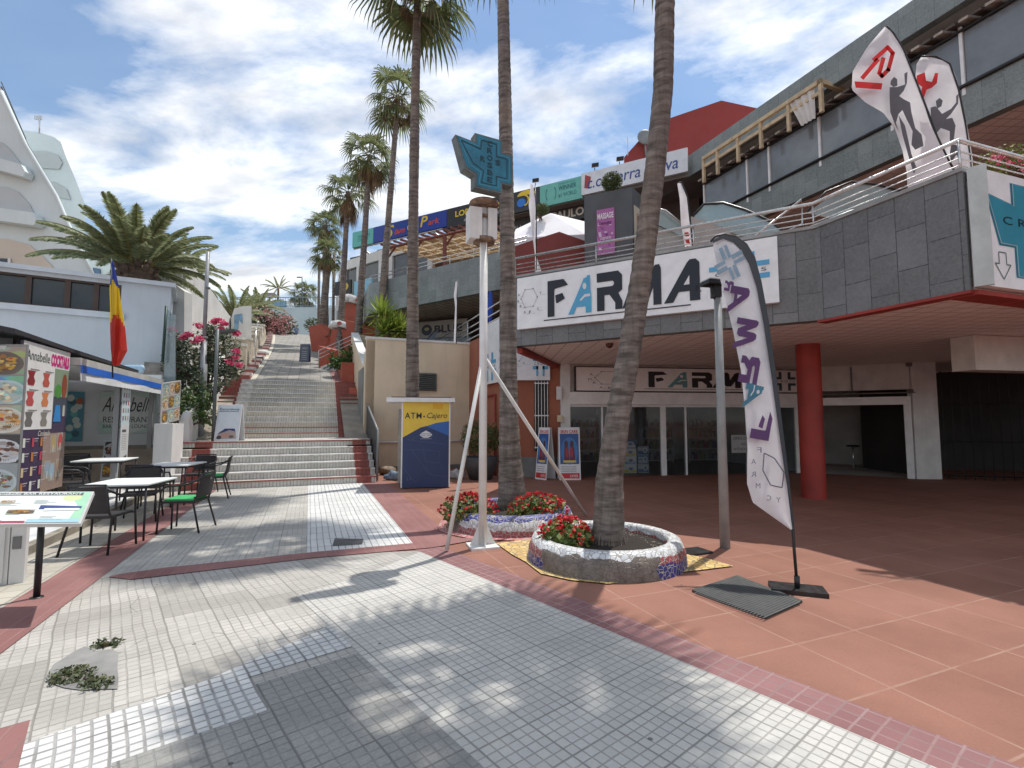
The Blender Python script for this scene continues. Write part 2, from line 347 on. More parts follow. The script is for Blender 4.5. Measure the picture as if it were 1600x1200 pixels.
class Frame:
    """flat local drawing frame: U right, V up, N towards the viewer"""
    def __init__(s, O, U, V): s.O = Vector(O); s.U = Vector(U); s.V = Vector(V); s.N = s.U.cross(s.V).normalized()
    @staticmethod
    def seg(p0, p1, z0, z1):   # along plan segment, unit: fraction 0..1 both ways
        p0 = Vector((p0[0], p0[1], z0)); p1 = Vector((p1[0], p1[1], z0)); return Frame(p0, p1 - p0, Vector((0, 0, z1 - z0)))
    def P(s, x, y, o=0.0): return s.O + s.U * x + s.V * y + s.N * o
    def poly(s, mb, pts, off, col): mb.poly([s.P(x, y, off) for x, y in pts], col)
    def rect(s, mb, x, y, w, h, off, col): s.poly(mb, [(x, y), (x + w, y), (x + w, y + h), (x, y + h)], off, col)
    def disc(s, mb, x, y, rx, ry, off, col, n=20, a0=0, a1=2 * pi):
        s.poly(mb, [(x + rx * cos(a0 + (a1 - a0) * k / n), y + ry * sin(a0 + (a1 - a0) * k / n)) for k in range(n + (0 if a1 - a0 > 6.28 else 1))], off, col)
    def ring(s, mb, x, y, rx, ry, t, off, col, n=24, a0=0, a1=2 * pi):
        for k in range(n):
            a = a0 + (a1 - a0) * k / n; b = a0 + (a1 - a0) * (k + 1) / n
            s.poly(mb, [(x + rx * cos(a), y + ry * sin(a)), (x + rx * cos(b), y + ry * sin(b)), (x + rx * (1 - t) * cos(b), y + ry * (1 - t) * sin(b)), (x + rx * (1 - t) * cos(a), y + ry * (1 - t) * sin(a))], off, col)
    def line(s, mb, a, b, w, off, col):
        d = Vector((b[0] - a[0], b[1] - a[1])); lu = s.U.length; lv = s.V.length
        L = hypot(d.x * lu, d.y * lv) or 1e-6; nx, ny = -d.y * lv / L, d.x * lu / L
        ox, oy = nx * w / 2 / lu, ny * w / 2 / lv
        s.poly(mb, [(a[0] - ox, a[1] - oy), (b[0] - ox, b[1] - oy), (b[0] + ox, b[1] + oy), (a[0] + ox, a[1] + oy)], off, col)
    def text(s, mb, t, x, y, w, h, off, col, bold=0.0, shear=0.0, space=1.0):
        vs, fs = text2d(t, bold, shear, space); mb.col = col
        mb.add([s.P(x + a * w, y + b * h, off) for a, b in vs], fs)
    def glyph(s, mb, polys, x, y, w, h, off, col):
        for i, pl in enumerate(polys):
            c = col if not isinstance(pl, dict) else pl['c']; q = pl if not isinstance(pl, dict) else pl['p']
            s.poly(mb, [(x + a * w, y + b * h) for a, b in q], off + (0.0 if not isinstance(pl, dict) else 0.002), c)
    def panel(s, mb, th, col, x=0, y=0, w=1, h=1):
        mb.col = col
        a = [s.P(x, y, -th), s.P(x + w, y, -th), s.P(x + w, y + h, -th), s.P(x, y + h, -th)]
        b = [s.P(x, y, 0), s.P(x + w, y, 0), s.P(x + w, y + h, 0), s.P(x, y + h, 0)]
        mb.hexa(a + b)
WHT = (0.8, 0.8, 0.8); NVY = (0.012, 0.016, 0.03); TEAL = (0.10, 0.42, 0.68); LGL = (0.35, 0.38, 0.42)
GF = [[(0, 0), (0, 1), (.78, 1), (1, .82), (.36, .76), (.33, .72), (.33, 0)], [(.42, .36), (.38, .58), (.72, .62), (.84, .46), (.5, .36)]]
GA = [[(0, 0), (.66, .93), (.74, 1), (.9, 1), (1, .9), (1, 0), (.72, 0), (.72, .24), (.42, .24), (.26, 0)], {'c': WHT, 'p': [(.56, .4), (.72, .62), (.72, .4)]}]
GA2 = [[(0, 0), (.60, .80), (.68, .93), (.80, .95), (.84, 1), (.95, 1), (.97, .6), (1, .5), (1, 0), (.76, 0), (.76, .18), (.36, .18), (.24, 0)], {'c': WHT, 'p': [(.72 + .085 * cos(a * pi / 5), .72 + .09 * sin(a * pi / 5)) for a in range(10)]}, {'c': WHT, 'p': [(.5, .36), (.72, .5), (.96, .5), (.96, .43), (.74, .43), (.56, .33)]}]
GR = [[(0, 0), (0, .62), (.62, .62), (.68, .66), (.68, .72), (.62, .76), (0, .76), (0, 1), (.85, 1), (1, .88), (1, .5), (.85, .42), (1, .2), (1, 0), (.72, 0), (.72, .18), (.5, .4), (.3, .4), (.3, 0)]]
GM = [[(0, 0), (.34, .9), (.42, 1), (.54, 1), (.6, .9), (.62, .5), (.78, .92), (.86, 1), (.96, 1), (1, .9), (1, 0), (.8, 0), (.8, .45), (.66, .1), (.5, .1), (.42, .2), (.42, .62), (.2, 0)]]
def farma(fr, mb, x, y, w, h, off=0.012, teal=TEAL, dark=NVY):
    """the five block letters, the second one in blue"""
    for g, a, ww, c in ((GF, 0, .155, dark), (GA2, .155, .165, teal), (GR, .36, .17, dark), (GM, .53, .245, dark), (GA, .79, .21, dark)):
        fr.glyph(mb, g, x + a * w, y, ww * w, h, off, c)
def molecule(fr, mb, x, y, w, h, off, col=LGL, lw=0.012):
    pts = [(x + w * (.5 + .33 * cos(radians(60 * k))), y + h * (.55 + .36 * sin(radians(60 * k)))) for k in range(6)]
    for i in range(6):
        fr.line(mb, pts[i], pts[(i + 1) % 6], lw, off, col); fr.disc(mb, pts[i][0], pts[i][1], w * .02, h * .025, off + .001, (0.05, 0.05, 0.06), 8)
    for ch, (a, b) in zip('FARMACY', ((.5, .0), (.28, .02), (.12, .25), (.0, .42), (.04, .66), (.82, .08), (.92, .62))):
        fr.text(mb, ch, x + w * a, y + h * b, w * .08, h * .1, off, (0.08, 0.08, 0.1)); fr.line(mb, (x + w * (a + .1), y + h * (b - .02)), (x + w * (a + .25), y + h * (b - .02)), lw * .5, off, col)
def hashcross(fr, mb, x, y, w, h, off, c=TEAL, txt='CROSS'):
    a, b = .36, .64
    fr.rect(mb, x, y + h * .60, w * a, h * .13, off, c); fr.rect(mb, x + w * .23, y + h * .6, w * .13, h * .4, off, c)
    fr.rect(mb, x + w * b, y + h * .60, w * .36, h * .13, off, c); fr.rect(mb, x + w * b, y + h * .6, w * .13, h * .4, off, c)
    fr.rect(mb, x, y + h * .27, w * a, h * .13, off, c); fr.rect(mb, x + w * .23, y, w * .13, h * .4, off, c)
    fr.rect(mb, x + w * b, y + h * .27, w * .36, h * .13, off, c); fr.rect(mb, x + w * b, y, w * .13, h * .4, off, c)
    fr.text(mb, txt, x + w * .1, y + h * .445, w * .85, h * .1, off, (0.1, 0.12, 0.14), space=1.5)
# ================================================================== GROUND
A_E = radians(22.2); A_F = radians(39.4)
M_TERRA = grid_mat('terracotta_tiles', A_E, (0.1, 0.2), 0.62, 0.62, (0.29, 0.135, 0.095), (0.36, 0.172, 0.124), (0.36, 0.225, 0.17), jw=0.012, stain=0.42, bm=0.2, worn=0.05, wob=0.012, sjs=0.0, speck=0.1)
M_OLD = grid_mat('old_pavers', A_F, (0.1, 0.1), 0.066, 0.33, (0.39, 0.37, 0.335), (0.57, 0.545, 0.50), (0.27, 0.255, 0.225), jw=0.06, stain=0.35, bm=0.6, crack=0.5, worn=0.05, wob=0.05)
M_NEW = grid_mat('new_pavers', A_F, (1.42, 0.1), 0.064, 0.32, (0.53, 0.515, 0.48), (0.61, 0.595, 0.55), (0.27, 0.26, 0.235), jw=0.06, stain=0.2, bm=0.5, worn=0.55, wob=0.02)
M_DARKP = grid_mat('granite_pavers', A_F, (1.42, 0.05), 0.066, 0.33, (0.33, 0.325, 0.305), (0.42, 0.41, 0.385), (0.18, 0.175, 0.165), jw=0.06, stain=0.35, bm=0.5, speck=0.35, crack=0.35, worn=0.0, wob=0.03)
M_WHITEP = grid_mat('white_pavers', A_F, (0.1, 0.05), 0.068, 0.34, (0.58, 0.58, 0.56), (0.70, 0.70, 0.68), (0.20, 0.19, 0.18), jw=0.09, stain=0.15, bm=0.7)
M_UP = grid_mat('upper_pavers', A_E, (0.0, 0.1), 0.066, 0.33, (0.43, 0.415, 0.375), (0.57, 0.55, 0.505), (0.25, 0.24, 0.215), jw=0.06, stain=0.3, bm=0.4, crack=0.35, worn=0.1)
M_RIB = grid_mat('ribbed_pavers', A_E, (0.0, 0.0), 0.08, 0.4, (0.62, 0.62, 0.60), (0.70, 0.70, 0.68), (0.20, 0.20, 0.19), jw=0.07, stain=0.15, rowcell=0.4, bm=0.5)
M_REDP = grid_mat('red_pavers', A_E, (-2.35, 0.0), 0.115, 0.46, (0.27, 0.125, 0.118), (0.33, 0.165, 0.152), (0.30, 0.18, 0.165), jw=0.04, stain=0.3, rowcell=0.46, bm=0.3)
M_REDF = grid_mat('pink_pavers', A_F, (3.02, 0.0), 0.1, 0.3, (0.26, 0.125, 0.125), (0.32, 0.165, 0.16), (0.32, 0.22, 0.21), jw=0.06, stain=0.35, rowcell=0.1, bm=0.3)
M_BEIGE = grid_mat('beige_pavers', A_E, (-3, 0.0), 0.2, 0.4, (0.42, 0.39, 0.33), (0.56, 0.53, 0.45), (0.25, 0.23, 0.2), jw=0.03, stain=0.4, bm=0.2)

def sheet(name, pts, z, mat, label=None):
    m = MB(mat); m.poly([Vector((p[0], p[1], z)) for p in pts]); o = m.build(name); o['kind'] = 'structure'
    return o
sheet('ground', [(-400, -200), (400, -200), (400, 400), (-400, 400)], 0.0, M_TERRA)
# upper pavement (stair frame): from the cross strip to the stairs
XS0, XS1 = 5.62, 5.86     # cross strip lies at s(p) nearly constant
def sline(p): return 6.27 + (p) * 0.045 - 0.0
def ps_quad(p0, p1, s0, s1): return [PS(p0, s0), PS(p1, s0), PS(p1, s1), PS(p0, s1)]
sheet('pavement', ps_quad(-3.0, 1.28, 6.3, 13.2), 0.0062, M_UP)
sheet('pavement', ps_quad(0.02, 1.28, 6.42, 13.1), 0.008, M_RIB)
sheet('red_strip', ps_quad(1.28, 1.85, 6.35, 13.1), 0.004, M_REDP)
# foreground paving in its own turned frame, cut off along the cross strip
c0 = PS(-2.0, 6.2); c1 = PS(1.33, 6.2)
cA, cB = gp(205, 907), gp(675, 857)
k = (cB - cA).normalized()
left_end = cA - k * 0.05
fg = [FG(-0.23, 3.76), FG(-0.23, -3.0), FG(3.02, -3.0), FG(3.02, 5.50), gp(490, 868), gp(160, 899), PS(-2.2, 5.2), PS(-2.1, 3.0), PS(-2.1, 1.6), FG(-0.8, 3.76)]
sheet('pavement', fg, 0.004, M_OLD)
sheet('red_paving_patch', [FG(-3.2, -3.0), FG(-0.23, -3.0), FG(-0.23, 3.76), FG(-3.2, 3.76)], 0.003, M_REDP)
lo = gp(478, 924); 
sheet('pavement', [FG(1.42, -3), FG(3.02, -3), FG(3.02, 5.42), FG(2.2, 5.02), FG(1.42, 4.80)], 0.008, M_NEW)
sheet('pavement', [FG(0.10, -3), FG(1.42, -3), FG(1.42, 3.38), FG(0.77, 3.38), FG(0.77, 3.05), FG(0.10, 3.05)], 0.008, M_DARKP)
sheet('pavement', [FG(-0.23, 1.9), FG(0.10, 1.9), FG(0.10, 3.05), FG(0.77, 3.05), FG(0.77, 3.50), FG(1.42, 3.50), FG(1.42, 3.95), FG(0.55, 3.62), FG(-0.23, 3.50)], 0.0085, M_WHITEP)
sheet('red_kerb_strip', [FG(3.02, -3), FG(3.34, -3), FG(3.34, 5.6), FG(3.02, 5.9)], 0.0045, M_REDF)
# cross strip and the strip along the terrace
sheet('red_cross_strip', [gp(170, 903), gp(205, 907), gp(490, 873), gp(675, 857), gp(760, 842), gp(700, 842), gp(657, 849), gp(490, 864), gp(255, 889), gp(185, 899)], 0.0125, M_REDP)
sheet('red_strip', ps_quad(-2.36, -1.9, -1.5, 13.1), 0.012, M_REDP)
sheet('pavement', ps_quad(-3.0, -2.36, -3, 13.1), 0.010, M_BEIGE)
sheet('pavement', ps_quad(-6.5, -3.0, 0.5, 4.2), 0.006, M_OLD)
# patched concrete with weeds
M_CONC = pm('concrete_patch', (0.27, 0.265, 0.25), 0.85, 0.3, 3, 0.3)
sheet('concrete_patch', [gp(*q) for q in ((72, 1062), (80, 1070), (100, 1077), (128, 1081), (150, 1079), (184, 1079), (185, 1062), (183, 1045), (185, 1021), (172, 1017), (150, 1019), (132, 1012), (112, 1022), (95, 1034), (84, 1040), (76, 1052))], 0.010, M_CONC)
# raised terrace floor of the restaurant with its kerb
M_WHITEC = pm('terrace_white', (0.66, 0.67, 0.67), 0.6, 0.2, 2.5, 0.05)
m = MB(M_WHITEC); m.prism([PS(-9.5, 4.2), PS(-3.12, 4.2), PS(-3.12, 13.3), PS(-9.5, 13.3)], 0.0, 0.09); struct(m.build('terrace_floor'))
M_KERB = pm('kerb', (0.30, 0.27, 0.22), 0.85, 0.3, 6, 0.2)
m = MB(M_KERB); m.prism([PS(-3.118, 4.2), PS(-3.0, 4.2), PS(-3.0, 13.1), PS(-3.118, 13.1)], 0.0, 0.11); struct(m.build('kerb'))
# yellow and pink broken-tile mosaics lying round the planters
def mosaic_mat(name, cols, joint=(0.5, 0.46, 0.4), scale=16.0):
    m, nt, b, N, L = nodes_of(name); o = N('ShaderNodeTexCoord').outputs['Object']
    vo = N('ShaderNodeTexVoronoi', feature='DISTANCE_TO_EDGE'); L(o, vo.inputs['Vector']); vo.inputs['Scale'].default_value = scale
    vc = N('ShaderNodeTexVoronoi', feature='F1'); L(o, vc.inputs['Vector']); vc.inputs['Scale'].default_value = scale
    s = N('ShaderNodeSeparateColor'); L(vc.outputs['Color'], s.inputs[0])
    col = mixc(N, L, s.outputs[0], cols[0], cols[1])
    col = mixc(N, L, mth(N, L, 'LESS_THAN', vo.outputs[0], 0.07), col, joint)
    L(col, b.inputs['Base Color']); b.inputs['Roughness'].default_value = 0.35
    bump(N, L, b, ramp(N, L, vo.outputs[0], 0.0, 0.0, 0.1, 1.0), 0.4, 0.004); return m
M_YEL = mosaic_mat('yellow_mosaic', ((0.62, 0.40, 0.13), (0.78, 0.58, 0.26)), (0.35, 0.27, 0.16), 11)
M_PNK = mosaic_mat('pink_mosaic', ((0.42, 0.12, 0.13), (0.55, 0.2, 0.2)), (0.55, 0.4, 0.36), 11)
PB = Vector((1.08, 5.86, 0)); PL = Vector((-0.02, 7.75, 0))
def wavy(c, r, n, amp, kx=1.0, seed=0):
    rnd = random.Random(seed); ph = rnd.random() * 6; out = []
    for i in range(n):
        a = 2 * pi * i / n; q = r * (1 + amp * sin(5 * a + ph) + amp * 0.5 * sin(9 * a + 1))
        out.append((c.x + q * cos(a) * kx, c.y + q * sin(a)))
    return out
sheet('yellow_mosaic_paving', [gp(*q) for q in ((775, 850), (800, 868), (822, 880), (845, 898), (890, 908), (950, 914), (1010, 908), (1055, 897), (1090, 893), (1146, 886), (1100, 873), (1065, 866), (1040, 850), (980, 840), (880, 838), (820, 845))], 0.014, M_YEL)
sheet('pink_mosaic_paving', wavy(PL, 1.12, 60, 0.02, 1.0, 3), 0.013, M_PNK)
# ------------------------------------------------------------------ stairs
M_RISER = uv_brick('stair_riser_tiles', (0.56, 0.54, 0.48), (0.66, 0.64, 0.58), (0.24, 0.22, 0.19), 0.075, 0.5, 0.007, 0.5, offset=0.0, stain=0.45)
M_RISERC = uv_brick('cream_riser_tiles', (0.54, 0.50, 0.41), (0.64, 0.60, 0.51), (0.28, 0.25, 0.20), 0.075, 0.5, 0.006, 0.5, offset=0.0, stain=0.4)
M_REDT = uv_brick('red_stair_tiles', (0.26, 0.075, 0.06), (0.33, 0.10, 0.08), (0.14, 0.05, 0.04), 0.10, 0.5, 0.007, 0.45, offset=0.0, stain=0.3)
M_TREAD = pm('stair_tread', (0.52, 0.50, 0.46), 0.7, 0.3, 5, 0.1)
M_NOSE = pm('stair_nosing', (0.80, 0.79, 0.75), 0.5, 0.25, 8)
def flight(name, s0, z0, n, rise, tread, segs, risermats):
    m = MB(M_TREAD); zt = z0
    for i in range(n):
        s = s0 + i * tread; za = z0 + i * rise; zb = za + rise; last = (i == n - 1)
        for (p0, p1, kind) in segs:
            rm = M_REDT if kind == 'r' else (M_NOSE if kind == 'c' else risermats[i % len(risermats)])
            redrow = (kind == 'w' and name == 'stairs_lower' and i == 0)
            m.use(rm); m.poly([PS(p0, s, za), PS(p1, s, za), PS(p1, s, zb - 0.028), PS(p0, s, zb - 0.028)])
            m.use(M_REDT if kind == 'r' else (M_REDT if (name == 'stairs_lower' and i in (0, 5)) or (name == 'stairs_upper' and i in (0, 1)) else M_NOSE))
            m.obox(PS(p0, s - 0.035, zb - 0.028), RV * (p1 - p0), EV * 0.085, UP * 0.028)
            m.use(M_REDT if kind == 'r' else M_TREAD)
            m.poly([PS(p0, s + 0.05, zb), PS(p1, s + 0.05, zb), PS(p1, s + tread + 0.001, zb), PS(p0, s + tread + 0.001, zb)])
        pL, pR = segs[0][0], segs[-1][1]
        m.use(M_TREAD)
        m.poly([PS(pR, s, z0 - 0.02), PS(pR, s0 + n * tread, z0 - 0.02), PS(pR, s0 + n * tread, zb), PS(pR, s, zb)])
        m.poly([PS(pL, s, z0 - 0.02), PS(pL, s, zb), PS(pL, s0 + n * tread, zb), PS(pL, s0 + n * tread, z0 - 0.02)])
    o = m.build('stairs'); o['kind'] = 'structure'; return o
ZL = 1.03
flight('stairs_lower', 13.1, 0.0, 6, ZL / 6, 0.30, [(-2.94, -2.64, 'w'), (-2.64, -2.25, 'r'), (-2.25, 1.14, 'w'), (1.14, 1.5, 'r'), (1.5, 1.62, 'w')], [M_RISER])
m = MB(M_TREAD); m.poly([PS(-3.2, 14.88, ZL), PS(1.7, 14.88, ZL), PS(1.7, 16.62, ZL), PS(-3.2, 16.62, ZL)]); struct(m.build('landing'))
NU = 12; RU = 0.165
flight('stairs_upper', 16.6, ZL, NU, RU, 0.30, [(-2.75, -2.25, 'r'), (-2.25, -1.87, 'c'), (-1.87, 0.87, 'w'), (0.87, 1.62, 'r')], [M_RISERC, M_RISER])
ZR = ZL + NU * RU
SR0, SR1, ZR1 = 16.6 + NU * 0.30, 48.0, 9.2
M_RAMP = grid_mat('ramp_pavers', A_E, (0, 0), 0.4, 0.4, (0.27, 0.255, 0.225), (0.40, 0.38, 0.34), (0.15, 0.145, 0.13), jw=0.03, stain=0.35, bm=0.3)
def rz_(s): return ZR + (ZR1 - ZR) * (s - SR0) / (SR1 - SR0)
def rp(p, s): return p + (-1.15) * (s - SR0) / (SR1 - SR0)
def ramp_strip(name, p0, p1, dz, mat, n=14):
    m = MB(mat)
    for i in range(n):
        sa = SR0 + (SR1 - SR0) * i / n; sb = SR0 + (SR1 - SR0) * (i + 1) / n
        bl = 0.25 * sin(pi * i / n); bl2 = 0.25 * sin(pi * (i + 1) / n)
        m.poly([PS(rp(p0, sa) + bl, sa, rz_(sa) + dz), PS(rp(p1, sa) + bl, sa, rz_(sa) + dz), PS(rp(p1, sb) + bl2, sb, rz_(sb) + dz), PS(rp(p0, sb) + bl2, sb, rz_(sb) + dz)])
    return struct(m.build(name))
ramp_strip('ramp', -1.84, 0.85, 0.0, M_RAMP)
ramp_strip('ramp_edge', -2.02, -1.84, 0.02, pm('ramp_cream', (0.58, 0.54, 0.44), 0.8, 0.2, 4))
ramp_strip('ramp_edge', 0.85, 1.15, 0.01, M_REDP)
# red side steps climbing beside the ramp
m = MB(M_REDT)
for i in range(34):
    s = SR0 + i * 0.8; z = rz_(s); b = 0.25 * sin(pi * i / 35)
    m.use(M_REDT if i % 2 == 0 else M_NOSE); m.obox(PS(rp(-2.4, s) + b, s, z - 0.3), RV * 0.36, EV * 0.8, UP * (0.30 + 0.18))
struct(m.build('side_steps'))
# hillside both sides of the stair
M_HILL = pm('hill_ground', (0.34, 0.30, 0.24), 0.9, 0.3, 1.5, 0.4)
m = MB(M_HILL)
def hz(s): return 0.9 if s < 15 else (0.9 + (ZR - 0.9) * (s - 15) / (SR0 - 15) if s < SR0 else (rz_(s) if s < SR1 else ZR1)) - 0.12
ss = [14.4, 15, 17, SR0, 25, 30, 35, 40, 48, 62]
for a, b in zip(ss, ss[1:]):
    for p0, p1 in ((-40, -2.9), (-2.9, -2.3), (1.0, 1.75)):
        m.poly([PS(p0 - (0 if p0 < -10 or a < SR0 else 0), a, hz(a)), PS(p1, a, hz(a)), PS(p1, b, hz(b)), PS(p0, b, hz(b))])
m.poly([PS(-40, 14.4, 0), PS(-2.95, 14.4, 0), PS(-2.95, 14.4, hz(14.4)), PS(-40, 14.4, hz(14.4))])
m.poly([PS(-6, 48, ZR1 - 0.02), PS(6, 48, ZR1 - 0.02), PS(6, 54, ZR1 - 0.02), PS(-6, 54, ZR1 - 0.02)])
m.poly([PS(-40, 54, ZR1 - 1.0), PS(30, 54, ZR1 - 1.0), PS(30, 70, ZR1 - 1.0), PS(-40, 70, ZR1 - 1.0)])
struct(m.build('hillside'))
# raised ground of the upper arcade right of the ramp
m = MB(M_TERRA); m.prism([PS(1.75, 24.5), PS(5.2, 24.5), PS(5.2, 19.4), PS(30, 19.4), PS(30, 60), PS(1.75, 60)], 0.0, 3.2); struct(m.build('upper_plaza'))
m = MB(pm('red_paint', (0.42, 0.10, 0.06), 0.7, 0.15, 1.5, 0.05))
RED = MATS['red_paint']
for i in range(8):
    s = SR0 + 0.4 + i * 3.2; z = rz_(s)
    m.prism([PS(rp(1.15, s), s), PS(1.9, s), PS(1.9, s + 3.2), PS(rp(1.15, s), s + 3.2)], z - 1.5, z + 0.75)
tag(m.build('planter_wall'), 'stepped red painted planter wall climbing along the right edge of the ramp', 'wall')
# ================================================================== PHARMACY BLOCK
ZS, ZT = 3.15, 4.60
A = gp(803, 541, ZS); B = gp(1282, 500, ZS); Cc = gp(1521, 452, ZS)
D = Cc + Vector((0.947, 0.322, 0)) * 9
M_SLATE = uv_brick('slate_cladding', (0.13, 0.136, 0.138), (0.20, 0.206, 0.208), (0.035, 0.037, 0.038), 0.55, 0.36, 0.006, 0.55, rot=pi / 2, stain=0.45, var=0.25, bm=0.5)
M_SLATE2 = uv_brick('green_slate_cladding', (0.14, 0.165, 0.163), (0.22, 0.25, 0.245), (0.05, 0.058, 0.058), 0.6, 0.42, 0.005, 0.5, rot=pi / 2, stain=0.5, var=0.4, bm=0.3)
M_SOFF = uv_brick('soffit_panels', (0.86, 0.75, 0.70), (0.90, 0.80, 0.75), (0.52, 0.41, 0.37), 0.30, 0.30, 0.013, 0.7, rot=0.35, stain=0.05, var=0.1, bm=0.2, offset=0.0)
M_STEEL = pm('brushed_steel', (0.62, 0.62, 0.61), 0.32, 0.12, 6, 0, 0.9)
M_ORANGE = pm('orange_plaster', (0.36, 0.125, 0.072), 0.8, 0.16, 1.2, 0.06, streak=0.2)
M_REDCOL = pm('red_column_paint', (0.36, 0.04, 0.028), 0.55, 0.25, 2, streak=.25)
M_GREYPL = pm('grey_plinth', (0.20, 0.20, 0.195), 0.7, 0.2, 3)
M_WALLW = pm('white_paint', (0.74, 0.74, 0.72), 0.6, 0.12, 2, 0.03, streak=0.12)
M_BEIGEP = pm('beige_shop_panel', (0.66, 0.63, 0.59), 0.6, 0.15, 2, streak=0.1)
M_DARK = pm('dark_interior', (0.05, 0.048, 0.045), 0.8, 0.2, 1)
M_INT = pm('shop_interior', (0.62, 0.63, 0.62), 0.7, 0.2, 1)
M_GLASS = glassy('shop_glass', (0.02, 0.024, 0.026), 0.35)
M_BLACK = pm('black_metal', (0.018, 0.018, 0.02), 0.4, 0.2, 5)
M_WFRAME = pm('white_frame', (0.80, 0.81, 0.81), 0.4, 0.1, 3)
M_FLOORI = pm('shop_floor', (0.25, 0.22, 0.20), 0.4, 0.2, 2)
Wc = Vector((-0.31, 13.9, 0)); W2 = Vector((1.50, 13.9, 0)); S1 = Vector((8.66, 15.0, 0)); S2 = Vector((10.85, 13.5, 0)); S3 = Vector((11.5, 13.4, 0)); S4 = Vector((20, 11.0, 0))
Wb = Wc + EV * 9
ph = thing('pharmacy_building', 'pharmacy block with grey slate fascia over a dark arcade, red column and orange side wall', 'building', (4.0, 14.0, 0))
# terrace slab with panelled soffit
m = MB(M_BEIGEP)
m.prism([A, B, Cc, D, Vector((26, 14, 0)), Vector((26, 26, 0)), Vector((4, 24, 0)), Vector((1.1, 13.85, 0))], ZS, ZT - 0.12, topmat=M_TERRA, botmat=M_SOFF)
m.build('terrace_slab', ph)
def out(p0, p1, d):  # shift a plan segment towards the camera side
    t = (p1 - p0).normalized(); n = Vector((t.y, -t.x, 0)); return p0 + n * d, p1 + n * d
m = MB(M_SLATE)
a0, a1 = out(A, B, 0.06); b0, b1 = out(B, Cc, 0.06)
m.wall(a0, a1, ZS - 0.01, ZT, 0.22, 1); m.wall(b0, b1, ZS - 0.01, ZT, 0.22, 1)
l0, l1 = A + Vector((-0.03, 0, 0)), Vector((1.08, 13.9, 0)); m.wall(l1, l0, ZS - 0.01, ZT, 0.2, 1)
m.build('fascia', ph)
m = MB(pm('stone_coping', (0.33, 0.33, 0.32), 0.7, 0.2, 4))
for q0, q1 in ((A, B), (B, Cc)):
    c0_, c1_ = out(q0, q1, 0.085); m.wall(c0_, c1_, ZT, ZT + 0.05, 0.28, 1)
m.build('coping', ph)
m = MB(M_REDCOL)
c0_, c1_ = out(B, Cc, 0.075); m.wall(c0_, c1_, ZS - 0.05, ZS - 0.012, 0.2, 1); m.build('red_trim', ph); m = MB(M_REDCOL)
c0_, c1_ = out(Cc, D, 0.05); m.wall(c0_, c1_, ZS - 0.07, ZS - 0.012, 0.3, 1); m.build('red_trim', ph); m = MB(M_REDCOL)
m.wall(l1 + Vector((0.1, 0, 0)), l0 + Vector((0.1, 0.2, 0)), ZS - 0.12, ZS - 0.014, 0.12, 1)
m.build('red_trim', ph)
# walls
m = MB(M_ORANGE); m.wall(Wc, W2, 0.55, 4.2, 0.25, 1); m.wall(Wb, Wc, 0.0, 4.2, 0.25, 1)
m.build('orange_wall', ph)
m = MB(M_GREYPL); m.wall(Wc + Vector((-0.02, -0.03, 0)), W2 + Vector((0, -0.03, 0)), 0.0, 0.55, 0.3, 1); m.build('plinth', ph)
# barred window
w = MB(M_DARK); w.box((0.82, 13.885, 1.72), (0.40, 0.03, 2.0)); wo = w.build('window', ph)
m = MB(M_WFRAME)
for i in range(5): m.tube([(0.65 + i * 0.085, 13.80, 0.78), (0.65 + i * 0.085, 13.80, 2.66)], 0.010, 6)
for z in (0.82, 1.7, 2.6): m.box((0.82, 13.80, z), (0.40, 0.02, 0.03))
m.build('window_bars', wo)
m = MB(M_REDCOL)     # red metal gate frame in the side wall
g0 = gp(752, 700, 0.8); 
# white pillar at the shop corner
m = MB(M_WALLW); m.wall(Vector((1.36, 13.78, 0)), Vector((1.62, 13.80, 0)), 0, ZS - 0.001, 0.25, 1); m.build('corner_pillar', ph)
# shop front: two glazed bays under a roller-shutter housing
dS = (S1 - W2).normalized(); nS = Vector((dS.y, -dS.x, 0))
def sf(t, o=0.0, z=0.0): q = W2 + dS * t + nS * o; return Vector((q.x, q.y, z))
LS = (S1 - W2).length
m = MB(M_BEIGEP); m.wall(sf(0), sf(LS), 2.38, ZS - 0.002, 0.2, 1); m.build('shop_header', ph)
m = MB(M_WFRAME); m.wall(sf(0.1, 0.16), sf(LS, 0.16), 2.02, 2.36, 0.3, 1); m.build('shutter_housing', ph)
m = MB(M_WFRAME)
tp = []
for u in (885, 940, 1035, 1070, 1165, 1245):
    r_ = ray(u, 640); t = 0
    # intersection of the pixel column with the shop line
    k_ = r_.x / r_.y; t = (k_ * W2.y - W2.x) / (dS.x - k_ * dS.y); tp.append(t)
for t, w_ in zip(tp, (0.12, 0.05, 0.16, 0.05, 0.05, 0.2)): m.wall(sf(t - w_ / 2, 0.04), sf(t + w_ / 2, 0.04), 0.0, 2.02, 0.08, 1)
m.wall(sf(0.1, 0.03), sf(LS, 0.03), 1.95, 2.02, 0.07, 1)
m.build('shop_frame', ph)
m = MB(M_GLASS); m.poly([sf(0.1, 0, 0.02), sf(LS, 0, 0.02), sf(LS, 0, 1.96), sf(0.1, 0, 1.96)]); m.build('shop_glazing', ph)
# interior
m = MB(M_INT)
m.poly([sf(0, -5, 0), sf(LS, -5, 0), sf(LS, -5, 3.1), sf(0, -5, 3.1)]); m.poly([sf(0, 0, 0), sf(0, -5, 0), sf(0, -5, 3.1), sf(0, 0, 3.1)]); m.poly([sf(LS, 0, 0), sf(LS, 0, 3.1), sf(LS, -5, 3.1), sf(LS, -5, 0)])
m.use(M_FLOORI); m.poly([sf(0, 0, 0.015), sf(LS, 0, 0.015), sf(LS, -5, 0.015), sf(0, -5, 0.015)]); m.build('shop_interior', ph)
